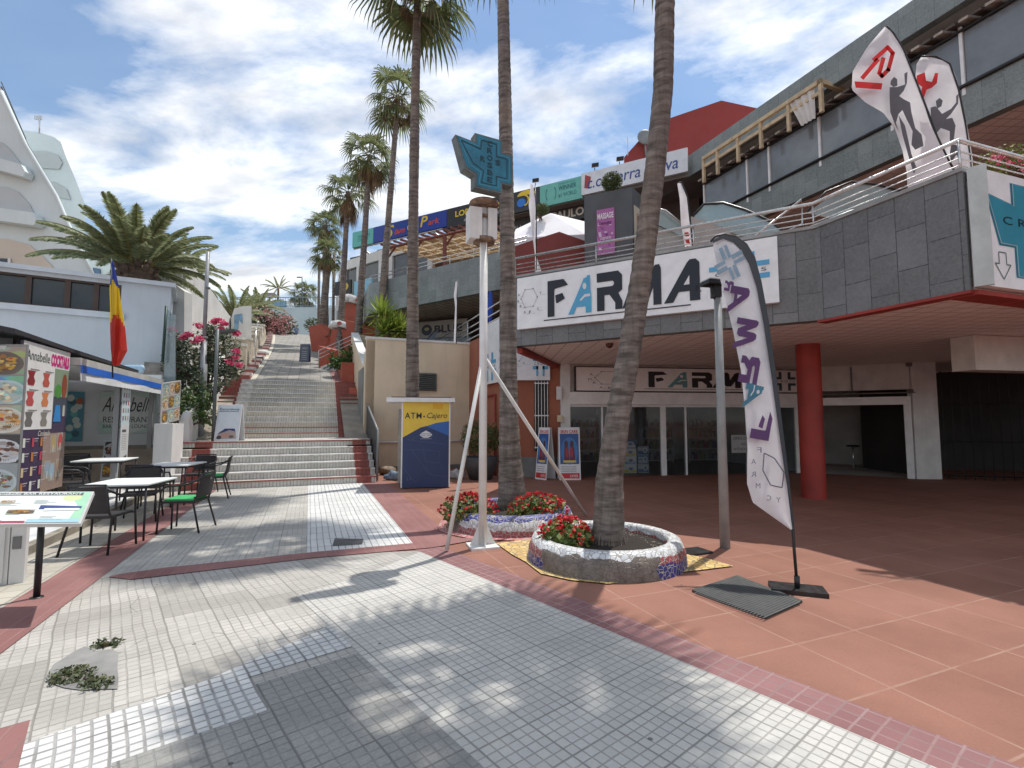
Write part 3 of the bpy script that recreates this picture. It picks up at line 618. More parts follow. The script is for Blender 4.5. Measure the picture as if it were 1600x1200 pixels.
# right-hand shop with open white shutter
d2 = (S2 - S1).normalized(); n2 = Vector((d2.y, -d2.x, 0)); L2 = (S2 - S1).length
def sg(t, o=0.0, z=0.0): q = S1 + d2 * t + n2 * o; return Vector((q.x, q.y, z))
m = MB(M_BEIGEP); m.wall(sg(0.1), sg(L2), 2.42, ZS - 0.003, 0.2, 1); m.build('shop_header', ph)
m = MB(M_WFRAME); m.wall(sg(0.05, 0.12), sg(L2, 0.12), 2.00, 2.22, 0.25, 1); m.wall(sg(L2 - 0.16, 0.06), sg(L2 + 0.0, 0.06), 0, 2.0, 0.12, 1)
m.wall(sg(0.0, 0.06), sg(0.14, 0.06), 0, 2.0, 0.12, 1); m.build('shutter_housing', ph)
m = MB(M_GREYPL); m.tube([sg(0.0, 0.16, 2.32), sg(L2 + 0.1, 0.16, 2.32)], 0.02, 6); m.tube([sg(1.35, 0.06, 2.34), sg(1.35, 0.06, 3.1)], 0.02, 6)
for z in (2.36, 3.08): m.box(sg(L2, 0.1, z), (0.1, 0.1, 0.1))
m.build('conduit', ph)
m = MB(pm('grey_interior', (0.50, 0.50, 0.48), 0.8, 0.2, 1)); m.poly([sg(0, -4, 0), sg(L2, -4, 0), sg(L2, -4, 3.1), sg(0, -4, 3.1)]); m.poly([sg(L2 + .02, 0, 0), sg(L2 + .02, 0, 3.1), sg(L2 + .02, -4, 3.1), sg(L2 + .02, -4, 0)])
m.poly([sg(0, 0, .012), sg(L2, 0, .012), sg(L2, -4, .012), sg(0, -4, .012)]); m.build('shop_interior', ph)
m = MB(M_WALLW); m.wall(S2 + Vector((0.02, -0.05, 0)), S3, 0, ZS - 0.002, 0.2, 1); m.build('end_pillar', ph)
# dark locked passage behind a lattice gate
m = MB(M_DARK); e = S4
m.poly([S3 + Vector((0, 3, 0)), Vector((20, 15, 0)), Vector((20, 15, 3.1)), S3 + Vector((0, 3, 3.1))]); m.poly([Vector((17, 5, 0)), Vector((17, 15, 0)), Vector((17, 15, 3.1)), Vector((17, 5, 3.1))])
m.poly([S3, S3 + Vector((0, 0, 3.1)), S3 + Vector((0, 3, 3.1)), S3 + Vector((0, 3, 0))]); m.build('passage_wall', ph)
m = MB(M_BLACK)
d3 = (Vector((16.9, 11.9, 0)) - S3).normalized()
for i in range(26):
    q = S3 + d3 * (0.1 + i * 0.21); m.tube([q, q + UP * 2.9], 0.012, 5)
for z in (0.1, 1.0, 2.0, 2.85): m.tube([S3 + d3 * 0.05 + UP * z, S3 + d3 * 5.4 + UP * z], 0.02, 5)
m.build('lattice_gate', ph)
m = MB(M_BEIGEP); q0 = gp(1525, 578, 2.65); q0 = at(1525, 578, 9.0); m.obox((q0.x, q0.y, 2.50), (6, 1.2, 0), (-0.08, 0.4, 0), (0, 0, 0.64)); m.build('bulkhead', ph)
# column
cc = gp(1272, 778); m = MB(M_REDCOL); m.lathe((cc.x, cc.y, 0), [(0.225, 0.0), (0.225, ZS)], 32); m.build('column', ph)
# camera dome
m = MB(pm('brown_dome', (0.1, 0.03, 0.02), 0.2)); q = gp(957, 533, ZS); m.ball((q.x, q.y + 0.3, ZS - 0.02), 0.08, 14); m.build('camera_dome', ph)
# lit louvre window etc. on the side wall: red barred door
ra = Wc + EV * 0.35; rb = Wc + EV * 1.5
m = MB(M_REDCOL)
no = Vector((-CE, -SE, 0)) * 0.05
for k_ in (0, 1): q = (ra if k_ == 0 else rb) + no; m.tube([q + UP * 0.0, q + UP * 2.3], 0.03, 6)
m.tube([ra + no + UP * 2.3, rb + no + UP * 2.3], 0.03, 6); m.tube([ra + no + UP * 1.2, rb + no + UP * 1.2], 0.02, 6)
m.build('red_gate_frame', ph)
# ------------------------------------------------------------------ FARMA signs
bo = 0.10
q0 = gp(808, 515, 3.5); 
tA = (B - A).normalized(); nA = Vector((tA.y, -tA.x, 0))
def onA(u):  # pixel column on the fascia plane
    O = A + nA * (0.06 + bo); r_ = ray(u, 450); k_ = r_.x / r_.y
    t = (k_ * O.y - O.x) / (tA.x - k_ * tA.y); return O + tA * t
f0, f1 = onA(808), onA(1217)
fr = Frame.seg(f0, f1, 3.47, 4.55)
m = MB(PRINT); fr.panel(m, bo - 0.005, (0.90, 0.92, 0.93)); fo = m.build('pharmacy_sign', loc=fr.P(0.5, 0))
tag(fo, 'long white pharmacy sign with FARMA in black and blue on the sunny slate fascia', 'sign')
m = MB(PRINT); farma(fr, m, .148, .17, .605, .68, 0.012); fr.line(m, (.13, .115), (.72, .105), 0.02, 0.012, NVY)
fr.text(m, 'R', .74, .30, .018, .12, 0.012, (0.1, 0.1, 0.12)); m.build('lettering', fo)
m = MB(PRINT); molecule(fr, m, .0, .28, .12, .55, 0.012, lw=0.008); m.build('molecule_emblem', fo)
m = MB(PRINT); hashcross(fr, m, .785, .24, .19, .58, 0.012); m.build('cross_emblem', fo)
# inner sign over the shop
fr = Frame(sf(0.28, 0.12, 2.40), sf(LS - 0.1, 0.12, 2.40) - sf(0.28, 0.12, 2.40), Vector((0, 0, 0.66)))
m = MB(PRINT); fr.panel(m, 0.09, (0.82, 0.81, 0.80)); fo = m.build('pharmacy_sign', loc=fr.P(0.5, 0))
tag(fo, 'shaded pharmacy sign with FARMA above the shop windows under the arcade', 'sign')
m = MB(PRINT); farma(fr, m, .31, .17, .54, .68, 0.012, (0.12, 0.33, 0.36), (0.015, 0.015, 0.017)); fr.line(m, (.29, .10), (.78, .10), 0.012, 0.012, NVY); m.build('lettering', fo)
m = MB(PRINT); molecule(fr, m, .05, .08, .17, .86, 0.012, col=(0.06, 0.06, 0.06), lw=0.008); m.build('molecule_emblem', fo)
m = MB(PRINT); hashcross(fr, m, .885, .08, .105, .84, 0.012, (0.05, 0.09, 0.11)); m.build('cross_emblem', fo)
m = MB(M_BLACK)
for a_, b_ in (((0, -.035), (1, -.0)), ((0, 1), (1, 1.035)), ): m.hexa([fr.P(-.005, a_[1], -0.09), fr.P(1.005, a_[1], -0.09), fr.P(1.005, a_[1], 0.02), fr.P(-.005, a_[1], 0.02), fr.P(-.005, b_[1], -0.09), fr.P(1.005, b_[1], -0.09), fr.P(1.005, b_[1], 0.02), fr.P(-.005, b_[1], 0.02)])
m.hexa([fr.P(-.006, -.035, -0.09), fr.P(-.001, -.035, -0.09), fr.P(-.001, -.035, 0.02), fr.P(-.006, -.035, 0.02), fr.P(-.006, 1.03, -0.09), fr.P(-.001, 1.03, -0.09), fr.P(-.001, 1.03, 0.02), fr.P(-.006, 1.03, 0.02)])
m.build('frame', fo)
# corner sign on the orange wall, wrapping to the side
c_ = Wc + Vector((-0.05, -0.12, 0))
def zc(v, Y): return at(800, v, Y).z
fr = Frame.seg(c_, c_ + Vector((1.42, 0, 0)), zc(594, 13.8), zc(531, 13.8))
m = MB(PRINT); fr.panel(m, 0.12, (0.80, 0.82, 0.84)); fo = m.build('pharmacy_sign', loc=fr.P(0.5, 0))
tag(fo, 'small white wrap-around pharmacy sign with blue cross on the corner of the orange wall', 'sign')
m = MB(PRINT); hashcross(fr, m, .66, .10, .30, .62, 0.012); molecule(fr, m, .1, .35, .45, .5, 0.012, lw=0.01); m.build('emblems', fo)
fr2 = Frame.seg(c_ + EV * 1.5, c_ - Vector((0.01, 0, 0)), zc(597, 13.8), zc(498, 13.8))
m = MB(PRINT); fr2.panel(m, 0.02, (0.80, 0.82, 0.84)); hashcross(fr2, m, .15, .05, .7, .45, 0.012); m.build('side_panel', fo)
# big white corner sign, upper right
fr = Frame.seg(Cc + Vector((0.02, -0.12, 0)), Cc + Vector((0.02, -0.12, 0)) + Vector((0.947, 0.322, 0)) * 5.0, ZS + 0.02, ZT + 0.0)
m = MB(PRINT); fr.panel(m, 0.10, (0.88, 0.91, 0.92)); fo = m.build('pharmacy_sign', loc=fr.P(0.2, 0))
tag(fo, 'white corner sign with big teal cross and outlined arrow at upper right', 'sign')
m = MB(PRINT); u = 1 / 5.0
TL = (0.02, 0.20, 0.29); TM = (0.035, 0.30, 0.42)
def crossp(i):
    return [((.12 + i) * u, .80 - i * .35), ((.62 + i) * u, .74 - i * .3), ((.62 + i) * u, .93 - i * .2), ((1.35 - i) * u, .93 - i * .2), ((1.35 - i) * u, .74 - i * .3), ((1.85 - i) * u, .80 - i * .35), ((1.72 - i) * u, .36 + i * .5), ((1.35 - i) * u, .36 + i * .45), ((1.35 - i) * u, .10 + i * .3), ((.62 + i) * u, .10 + i * .3), ((.62 + i) * u, .36 + i * .45), ((.33 + i * .8) * u, .36 + i * .5)]
fr.poly(m, crossp(0), 0.004, TL); fr.poly(m, crossp(0.035), 0.006, (0.45, 0.65, 0.7)); fr.poly(m, crossp(0.05), 0.008, TM)
fr.text(m, 'CROSS', .42 * u, .55, 1.2 * u, .07, 0.012, (0.01, 0.03, 0.05), space=1.6)
ar = [(.30, .30), (.44, .30), (.44, .20), (.52, .20), (.37, .07), (.22, .20), (.30, .20)]
for i in range(7): fr.line(m, (ar[i][0] * u, ar[i][1]), (ar[(i + 1) % 7][0] * u, ar[(i + 1) % 7][1]), 0.012, 0.006, (0.06, 0.14, 0.12))
m.build('cross_emblem', fo)
m = MB(pm('sign_edge', (0.55, 0.60, 0.58), 0.5)); m.wall(Cc + Vector((-0.05, -0.085, 0)), Cc + Vector((0.06, -0.2, 0)), ZS + 0.01, ZT + 0.01, 0.05, 1); m.build('end_cap', fo)
# ------------------------------------------------------------------ terrace railing
rl = thing('terrace_railing', 'long steel tube railing running along the top of the slate fascia', 'railing', (A.x, A.y, ZT))
A0_, B0_, C0_, D0_ = [Vector((q.x, q.y, 0)) for q in (A, B, Cc, D)]
path = [out(A0_, B0_, -0.06)[0], B0_ + Vector((0.02, 0.1, 0)), C0_ + Vector((0.05, 0.12, 0)), D0_ + Vector((0, 0.1, 0))]
for i, z in enumerate((0.47, 0.33, 0.24, 0.15)):
    m = MB(M_STEEL); m.tube([p + UP * (ZT + z) for p in path], 0.028 if i == 0 else 0.010, 8); m.build('rail', rl)
for a_, b_ in zip(path, path[1:]):
    n = max(1, int((b_ - a_).length / 1.5))
    for i in range(n + 1):
        if i == 0 and a_ is not path[0]: continue
        p = a_ + (b_ - a_) * (i / n); m = MB(M_STEEL); m.tube([p + UP * ZT, p + UP * (ZT + 0.47)], 0.014, 6); m.build('post', rl)
# hand-rail on the orange wall
rl = thing('wall_railing', 'grey steel railing on top of the orange side wall behind the white pole', 'railing', tuple(Wc + UP * 4.2))
for z in (0.75, 0.5, 0.3, 0.1):
    m = MB(M_STEEL); m.tube([Wc + UP * (4.2 + z), Wb + UP * (4.2 + z)], 0.02, 6); m.build('rail', rl)
for i in range(6):
    p = Wc + EV * 1.6 * i + UP * 4.2; m = MB(M_STEEL); m.tube([p, p + UP * 0.75], 0.018, 6); m.build('post', rl)
# goods in the window
def carton(p, w, h, c, c2, lab):
    m = MB(PRINT); f = Frame(p, (w, 0.03, 0), (0, 0, h)); f.panel(m, 0.35, c); f.rect(m, .05, .1, .9, .35, 0.003, c2); f.disc(m, .68, .55, .2, .3, 0.005, (0.75, 0.76, 0.78)); f.disc(m, .68, .55, .12, .2, 0.007, (0.25, 0.3, 0.4)); f.rect(m, .08, .62, .4, .14, 0.005, (0.6, 0.62, 0.65))
    tag(m.build('appliance_box', loc=p), lab, 'box', 'boxed goods stacked in the pharmacy window')
ys = ((0, (0.55, 0.45, 0.06), 'white'), (1, (0.5, 0.55, 0.6), ''), (2, (0.6, 0.48, 0.05), ''), (3, (0.1, 0.2, 0.4), ''))
bp = sf(tp[1] + 0.62, -0.42, 0.03)
for i, lab in enumerate(('yellow banded box at the bottom of the left stack in the pharmacy window', 'grey and yellow box second from the bottom of the left window stack', 'box second from the top of the left stack in the pharmacy window', 'dark blue box topping the left stack in the pharmacy window')):
    carton(bp + UP * 0.24 * i, 0.55, 0.235, ((0.8, 0.8, 0.8), (0.8, 0.8, 0.78), (0.75, 0.75, 0.75), (0.12, 0.2, 0.35))[i], ((0.85, 0.68, 0.04), (0.4, 0.5, 0.6), (0.85, 0.68, 0.04), (0.7, 0.7, 0.7))[i], lab)
for i, lab in enumerate(('white box at the bottom of the right stack in the pharmacy window', 'blue fronted box in the middle of the right window stack', 'grey box on top of the right stack in the pharmacy window')):
    carton(bp + dS * 0.6 + UP * 0.26 * i, 0.34, 0.255, ((0.55, 0.55, 0.55), (0.2, 0.3, 0.42), (0.4, 0.42, 0.45))[i], ((0.15, 0.25, 0.45), (0.5, 0.52, 0.55), (0.1, 0.2, 0.3))[i], lab)
# shelving inside
for i, (t, lab) in enumerate(((1.0, 'leftmost dark shelf unit of pharmacy goods inside the shop'), (3.8, 'middle shelf unit of pharmacy goods behind the second window'), (5.6, 'shelf unit of goods at the right end inside the pharmacy'))):
    sh = thing('shop_shelf', lab, 'shelf', tuple(sf(t, -3.6)))
    m = MB(M_INT); rnd = random.Random(i)
    for z in (0.1, 0.5, 0.9, 1.3, 1.7): m.obox(sf(t, -3.6, z), dS * 1.2, -nS * 0.3, UP * 0.03)
    for x in (0, 1.17): m.obox(sf(t + x, -3.6, 0), dS * 0.03, -nS * 0.3, UP * 1.95)
    m.build('rack', sh); m = MB(PRINT)
    for z in (0.13, 0.53, 0.93, 1.33):
        x = 0.05
        while x < 1.1:
            w = rnd.uniform(.05, .12); m.col = rnd.choice([(0.3, 0.3, 0.3), (0.08, 0.12, 0.2), (0.25, 0.08, 0.08), (0.15, 0.2, 0.16), (0.3, 0.26, 0.15)]); m.obox(sf(t + x, -3.58, z), dS * (w - 0.01), -nS * 0.15, UP * rnd.uniform(.15, .3)); x += w
    m.build('packets', sh)
# note in the window
fr = Frame(sf(tp[4] - 0.52, 0.045, 0.62), dS * 0.62, UP * 0.52)
m = MB(PRINT); fr.panel(m, 0.006, (0.42, 0.43, 0.43))
for i, (t, w_) in enumerate((('OPEN DEI', .8), ('ALL', .32), ('WITHOUT', .82))): fr.text(m, t, .08 if i != 1 else .5, .72 - i * .3, w_, .16, 0.003, (0.03, 0.03, 0.03))
tag(m.build('window_notice', loc=fr.P(.5, 0)), 'white notice reading OPEN, ALL, WITHOUT behind the feather banner', 'notice')
# stool in the right-hand shop
st = thing('bar_stool', 'dark bar stool standing in the unlit shop right of the red column', 'stool', tuple(sg(1.3, -2.2)))
q = sg(1.3, -2.2)
m = MB(M_BLACK); m.lathe((q.x, q.y, 0.72), [(0, 0.06), (0.17, 0.05), (0.19, 0.0), (0, 0)], 16); m.build('seat', st)
m = MB(M_STEEL); m.tube([q, q + UP * 0.72], 0.03, 8); m.lathe((q.x, q.y, 0), [(0.2, 0), (0.19, 0.03), (0.03, 0.06)], 16); m.build('pedestal', st)
# little boxes on the pillar
m = MB(PRINT); m.col = (0.7, 0.7, 0.7); m.box((1.30, 13.72, 2.32), (0.14, 0.1, 0.36)); tag(m.build('meter_box', loc=(1.3, 13.72, 2.14)), 'small white meter box on the pillar beside the corner sign', 'box')
m = MB(PRINT); m.col = (0.62, 0.52, 0.36); m.box((1.32, 13.72, 1.62), (0.15, 0.08, 0.18)); tag(m.build('intercom_box', loc=(1.32, 13.72, 1.53)), 'small beige box with a button on the shop corner pillar', 'box')
# ================================================================== UPPER SHOPPING CENTRE
ZB0, ZB1 = 12.1, 13.1
def onY(u, v, z):  # point seen at pixel with height z
    return gp(u, v, z)
mall = thing('shopping_centre', 'terraced shopping centre behind the palms with slate balconies and a dark set-back upper floor', 'building', (0, 26, 3))
# --- mid-level slate band
m1a = gp(577, 445, 7.45); m1b = gp(790, 393, 7.45)
td = (m1b - m1a).normalized(); m1c = m1b + td * 0.9
m1a = Vector((m1a.x, m1a.y, 0)); m1c = Vector((m1c.x, m1c.y, 0))
m = MB(M_SLATE2); m.wall(m1a, m1c, 6.15, 7.5, 0.25, 1); 
e1 = m1a + EV * 10; m.wall(e1, m1a, 6.15, 7.5, 0.25, 1)
m.build('slate_balcony', mall)
M_SOFF2 = uv_brick('board_soffit', (0.36, 0.33, 0.27), (0.46, 0.42, 0.35), (0.12, 0.1, 0.08), 0.9, 0.32, 0.03, 0.7, rot=-0.6, stain=0.2, var=0.2, offset=0.5)
m = MB(M_BEIGEP); m.prism([m1a + Vector((0.1, 0.1, 0)), m1c + Vector((0, 0.2, 0)), Vector((9, 22, 0)), Vector((9, 40, 0)), e1], 6.2, 6.9, topmat=M_TERRA, botmat=M_SOFF2); m.build('balcony_slab', mall)
# ground floor arcade back wall under it, dark with a white shop board
bk0 = at(560, 520, 27); bk1 = at(830, 520, 21.5); bk0.z = bk1.z = 0
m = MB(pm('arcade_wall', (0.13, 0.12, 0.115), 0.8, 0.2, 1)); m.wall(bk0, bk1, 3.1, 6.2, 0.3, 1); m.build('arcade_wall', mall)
m = MB(RED); q = at(815, 520, 20.5); m.box((q.x - 0.6, q.y, 4.6), (0.5, 0.5, 3.2)); q = at(582, 480, 24); m.box((q.x, q.y, 4.6), (1.2, 0.5, 3.2)); m.build('red_pier', mall)
# --- set-back upper floor and its roof sign band
s0 = at(552, 357, 29.9); s1 = at(1077, 219, 20.4); s0.z = s1.z = 0
ab = (s1 - s0).normalized(); nb = Vector((ab.y, -ab.x, 0)); LB = (s1 - s0).length
def band(t, o=0.0, z=0.0): q = s0 + ab * t + nb * o; return Vector((q.x, q.y, z))
def bandt(u):
    r_ = ray(u, 320); k_ = r_.x / r_.y; return (k_ * s0.y - s0.x) / (ab.x - k_ * ab.y)
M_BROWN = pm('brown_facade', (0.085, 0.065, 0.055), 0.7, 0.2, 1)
m = MB(M_BROWN); t0 = bandt(690)
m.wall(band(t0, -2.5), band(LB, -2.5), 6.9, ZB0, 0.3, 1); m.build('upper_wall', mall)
m = MB(pm('roof_slab', (0.20, 0.19, 0.18), 0.8, 0.2, 1)); m.prism([band(t0, -0.15), band(LB + 0.6, -0.15), band(LB + 0.6, -12), band(t0, -12)], ZB0 - 0.12, ZB1 - 0.25); m.build('roof_slab', mall)
# thin roof frame carrying the band further left, with slanting struts
m = MB(M_STEEL); 
for t in (bandt(560), bandt(600), bandt(640), bandt(672)):
    m.tube([band(t, -0.1, ZB0 + 0.1), band(t + 0.6, -3.5, ZB0 - 1.1)], 0.07, 6)
m.tube([band(0, -0.1, ZB0), band(t0, -0.1, ZB0)], 0.06, 6); m.build('roof_strut', mall)
m = MB(pm('grey_glass_roof', (0.35, 0.39, 0.42), 0.3, 0.15, 1)); m.obox(band(bandt(585), -0.3, ZB0 - 0.35), ab * (bandt(668) - bandt(585)), -nb * 3.2, UP * 0.06); m.build('canopy_roof', mall)
# left end: white framed upper room
lw = thing('white_upper_room', 'white framed upper room with big windows at the left end of the shopping centre', 'building', tuple(at(570, 440, 25)))
q0, q1 = at(534, 400, 29.5), at(668, 420, 25.0); q0.z = q1.z = 0; dd = (q1 - q0); 
m = MB(M_WALLW); m.wall(q0, q1, 7.4, 8.3, 0.2, 1); m.wall(q0, q1, 10.55, 11.1, 0.3, 1)
for f_ in (0, .2, .47, .58, .8, 1.0): p = q0 + dd * f_; m.wall(p, p + dd.normalized() * 0.35, 8.3, 10.55, 0.2, 1)
m.wall(q0 + EV * 6, q0, 7.4, 11.1, 0.2, 1); m.build('wall', lw)
m = MB(pm('tinted_window', (0.13, 0.14, 0.15), 0.12, 0.2, 1)); m.wall(q0 + Vector((0.1, 0.12, 0)), q1 + Vector((0, 0.12, 0)), 8.3, 10.55, 0.04, 1); m.build('window', lw)
m = MB(M_BROWN); m.prism([band(0, 0.2), band(t0, 0.2), band(t0, -5), band(0, -5)], 11.25, 11.45); m.build('roof', lw)
m = MB(pm('glass_blue_grey', (0.25, 0.32, 0.36), 0.2, 0.2, 1)); m.wall(at(527, 445, 28.5), at(640, 430, 24), 7.4, 7.9, 0.05, 1); m.build('balcony_glass', lw)
# roof sign band, one thing per board
def board(u0, u1, z0, z1, col, label, draw, th=0.12, ofs=0.0):
    a_, b_ = bandt(u0), bandt(u1); f = Frame(band(a_, ofs, z0), ab * (b_ - a_), Vector((0, 0, z1 - z0)))
    m = MB(PRINT); f.panel(m, th, col); o = m.build('roof_sign', loc=f.P(.5, 0)); tag(o, label, 'sign')
    m = MB(PRINT); draw(f, m)
    if m.f: m.build('lettering', o)
    return o
YL = (0.80, 0.58, 0.05)
def d_teal(f, m): f.text(m, 'TRAVELLERS', .25, .55, .6, .15, .01, (0.02, 0.2, 0.2)); f.text(m, 'CHOICE', .25, .3, .5, .2, .01, (0.02, 0.2, 0.2))
def d_fest(f, m):
    for x in (.2, .34): f.ring(m, x, .5, .06, .3, .25, .01, (0.02, 0.2, 0.2), 14, pi * .6 if x < .3 else -pi * .4, pi * 1.4 if x < .3 else pi * .4)
    f.text(m, 'WINNER', .45, .56, .42, .22, .01, (0.02, 0.16, 0.18), .02); f.text(m, '#1 WORLD', .45, .24, .42, .2, .01, (0.02, 0.16, 0.18)); f.text(m, 'TRAVELLERS CHOICE', .45, .84, .4, .06, .01, (0.02, 0.16, 0.18))
def d_siam(f, m):
    R_ = (0.6, 0.08, 0.06)
    f.text(m, 'S', .20, .12, .10, .75, .01, YL, .02, .3); f.text(m, 'iam', .305, .2, .15, .36, .01, R_, .03, .3)
    f.ring(m, .52, .45, .035, .2, .4, .01, YL, 12, .6, 5.6); f.text(m, 'P', .66, .3, .10, .62, .01, YL, .02, .2); f.text(m, 'ark', .765, .3, .15, .34, .01, R_, .03, .2)
def d_loro(f, m):
    f.text(m, 'LORO PARQUE', .10, .42, .60, .36, .01, YL, .03); f.text(m, 'ANIMAL EMBASSY', .20, .16, .42, .13, .01, (0.7, 0.7, 0.7))
    f.disc(m, .87, .74, .09, .24, .01, YL, 20, 0, pi); f.disc(m, .82, .42, .045, .2, .012, (0.03, 0.2, 0.65), 14); f.ring(m, .83, .5, .07, .3, .2, .011, YL, 16, -1.2, 1.6); f.disc(m, .93, .45, .035, .17, .012, (0.6, 0.06, 0.05), 12)
def d_terra(f, m):
    B_ = (0.03, 0.07, 0.28)
    f.text(m, 'c.c. Terra Nova', .06, .22, .86, .52, .01, B_, .004, .15)
    f.poly(m, [(.03, .3), (.08, .22), (.10, .75), (.04, .9)], .008, (0.35, 0.05, 0.05))
board(552, 584, ZB0 + .05, ZB1, (0.13, 0.50, 0.45), 'small teal roof sign at the far left end of the sign band', d_teal)
board(584.6, 698, ZB0 + .05, ZB1, (0.02, 0.055, 0.36), 'blue roof sign with red and yellow Siam Park lettering', d_siam)
board(698.5, 843, ZB0 - .08, ZB1, (0.03, 0.034, 0.04), 'black roof sign with yellow LORO PARQUE lettering', d_loro)
board(843.6, 910, ZB0 - .08, ZB1, (0.16, 0.50, 0.43), 'teal roof sign reading WINNER #1 WORLD', d_fest)
board(910.5, 1077, ZB0 - .02, ZB1 + .02, (0.70, 0.74, 0.78), 'white roof sign with blue Terra Nova lettering', d_terra, ofs=0.15)
for u, lab in ((838, 'left'), (931, 'middle'), (970, 'right')):
    m = MB(M_BLACK); q = band(bandt(u), 0.1, ZB1 + 0.05); m.tube([q, q + UP * 0.12], 0.02, 5); m.obox(q + Vector((-.15, -.1, .1)), (0.32, 0, 0.05), (0, 0.1, 0.02), (0, -0.05, 0.16))
    tag(m.build('floodlight', loc=q), {'left': 'small black floodlight on the roof edge above the black sign', 'middle': 'floodlight on top of the white roof sign near its left end', 'right': 'tiny floodlight on the white roof sign nearest the red gable'}[lab], 'light', 'floodlights on the sign band')
# restaurant name under the band
f = Frame(band(bandt(765), -0.6, 11.3), ab * (bandt(912) - bandt(765)), Vector((0, 0, 0.75))); m = MB(PRINT); f.panel(m, .1, (0.03, 0.026, 0.022)); o = m.build('shop_sign', loc=f.P(.5, 0)); tag(o, 'dark restaurant board reading SAO PAULO under the roof signs', 'sign')
m = MB(PRINT); f.text(m, 'SAO PAULO', .40, .22, .56, .56, .01, (0.50, 0.46, 0.38), .03); f.text(m, 'GRILL', .12, .1, .2, .3, .01, (0.45, 0.42, 0.38)); m.build('lettering', o)
# dark backing storey between band and terrace
m = MB(M_BROWN); m.wall(band(bandt(760), -0.9), band(bandt(912), -0.9), 11.2, ZB0 - .1, 0.2, 1); m.build('sign_beam', mall)
# red gable
g = [at(u, v, 26) for u, v in ((975, 246), (1022, 193), (1127, 157), (1215, 176), (1215, 420), (975, 420))]
m = MB(pm('gable_maroon', (0.26, 0.035, 0.03), 0.75, 0.1, .6)); m.ext(g, Vector((1.5, 6, 0))); o = m.build('red_gable', loc=tuple(at(1100, 300, 26)))
tag(o, 'dark red gabled block rising behind the white Terra Nova sign', 'building')
m = MB(pm('dish_grey', (0.22, 0.24, 0.25), 0.5)); q = at(1008, 214, 25.7); m.ball(q, 0.42, 16, (1, 0.25, 1)); m.tube([q, q + Vector((0.1, 0.3, -1.2))], 0.05, 6); tag(m.build('satellite_dish', loc=q), 'grey satellite dish on the slope of the red gable', 'dish')
m = MB(M_STEEL); q = at(981, 243, 25); m.tube([q, q + UP * 1.0], 0.02, 5); tag(m.build('antenna', loc=q), 'thin antenna mast just left of the red gable', 'antenna')
# --- dark pillar block with poster, and planter tree on top
c1 = at(913, 340, 15.65); c2 = at(988, 330, 15.0); c3 = at(1010, 340, 15.9)
for q in (c1, c2, c3): q.z = 0
zt = at(988, 292, 15.0).z; m = MB(pm('charcoal_render', (0.10, 0.108, 0.118), 0.7, 0.15, 2)); bx = c1 + (c3 - c2)
m.prism([c1, c2, c3, bx + Vector((0, 1.5, 0))], 4.4, zt); o = m.build('poster_block', loc=(c2.x, c2.y, 4.4)); tag(o, 'charcoal rendered block on the terrace carrying a pink poster', 'wall')
f = Frame.seg(c1, c2, zt - 2.0, zt); f = Frame(f.P(.27, -0.02, 0.03), f.U * 0.37, f.V * 0.74)
m = MB(PRINT); f.panel(m, 0.02, (0.42, 0.14, 0.38)); rnd = random.Random(4)
for i in range(24): f.rect(m, rnd.uniform(.02, .8), rnd.uniform(.05, .7), rnd.uniform(.05, .2), rnd.uniform(.02, .1), 0.003 + i * 0.0004, rnd.choice([(0.16, 0.03, 0.18), (0.7, 0.5, 0.7), (0.3, 0.08, 0.3), (0.6, 0.25, 0.55)]))
f.text(m, 'MASSAGE', .05, .78, .9, .13, .016, (0.85, 0.8, 0.85), .03); f.text(m, 'beauty', .15, .64, .7, .09, .016, (0.15, 0.02, 0.15), .02); f.text(m, 'open', .2, .3, .6, .08, .016, (0.85, 0.8, 0.85))
tag(m.build('poster', loc=f.P(.5, 0)), 'pink and purple poster hanging on the charcoal block', 'poster')
f = Frame.seg(c2, c3, zt - 1.9, zt - .55); m = MB(PRINT); f = Frame(f.P(.08, 0, .03), f.U * .7, f.V); f.panel(m, .02, (0.6, 0.55, 0.45)); f.rect(m, .2, .15, .6, .7, .003, (0.5, 0.3, 0.2)); f.rect(m, .3, .5, .3, .3, .005, (0.1, 0.07, 0.06))
tag(m.build('menu_board', loc=f.P(.5, 0)), 'cream framed picture board on the right side of the charcoal block', 'board')
# red sloping stair walls on the terrace
g = [at(u, v, 16.3) for u, v in ((795, 388), (830, 376), (874, 362), (935, 384), (1005, 412), (1005, 440), (795, 455))]
m = MB(pm('maroon_paint', (0.22, 0.045, 0.038), 0.7, 0.12, 1.2)); m.ext(g, (0.1, 0.35, 0)); tag(m.build('stair_wall', loc=tuple(at(890, 440, 16.3))), 'maroon wall with a peaked top behind the terrace railing', 'wall')
g = [at(u, v, 14.6) for u, v in ((1010, 388), (1060, 380), (1072, 400), (1072, 425), (1010, 432))]
m = MB(pm('pub_sign_red', (0.16, 0.02, 0.018), 0.6, 0.1, 2)); m.ext(g, (0.02, 0.1, 0)); o = m.build('bar_sign', loc=tuple(at(1040, 425, 14.6))); tag(o, 'small dark red bar sign with gold arch on the terrace', 'sign')
f = Frame(at(1012, 425, 14.57), at(1066, 417, 14.57) - at(1012, 425, 14.57), Vector((0, 0, 0.7))); m = MB(PRINT); f.ring(m, .5, .1, .4, .8, .22, .0, (0.45, 0.32, 0.12), 16, .2, pi - .2); f.rect(m, .3, .1, .4, .25, .0, (0.4, 0.3, 0.12)); m.build('emblem', o)
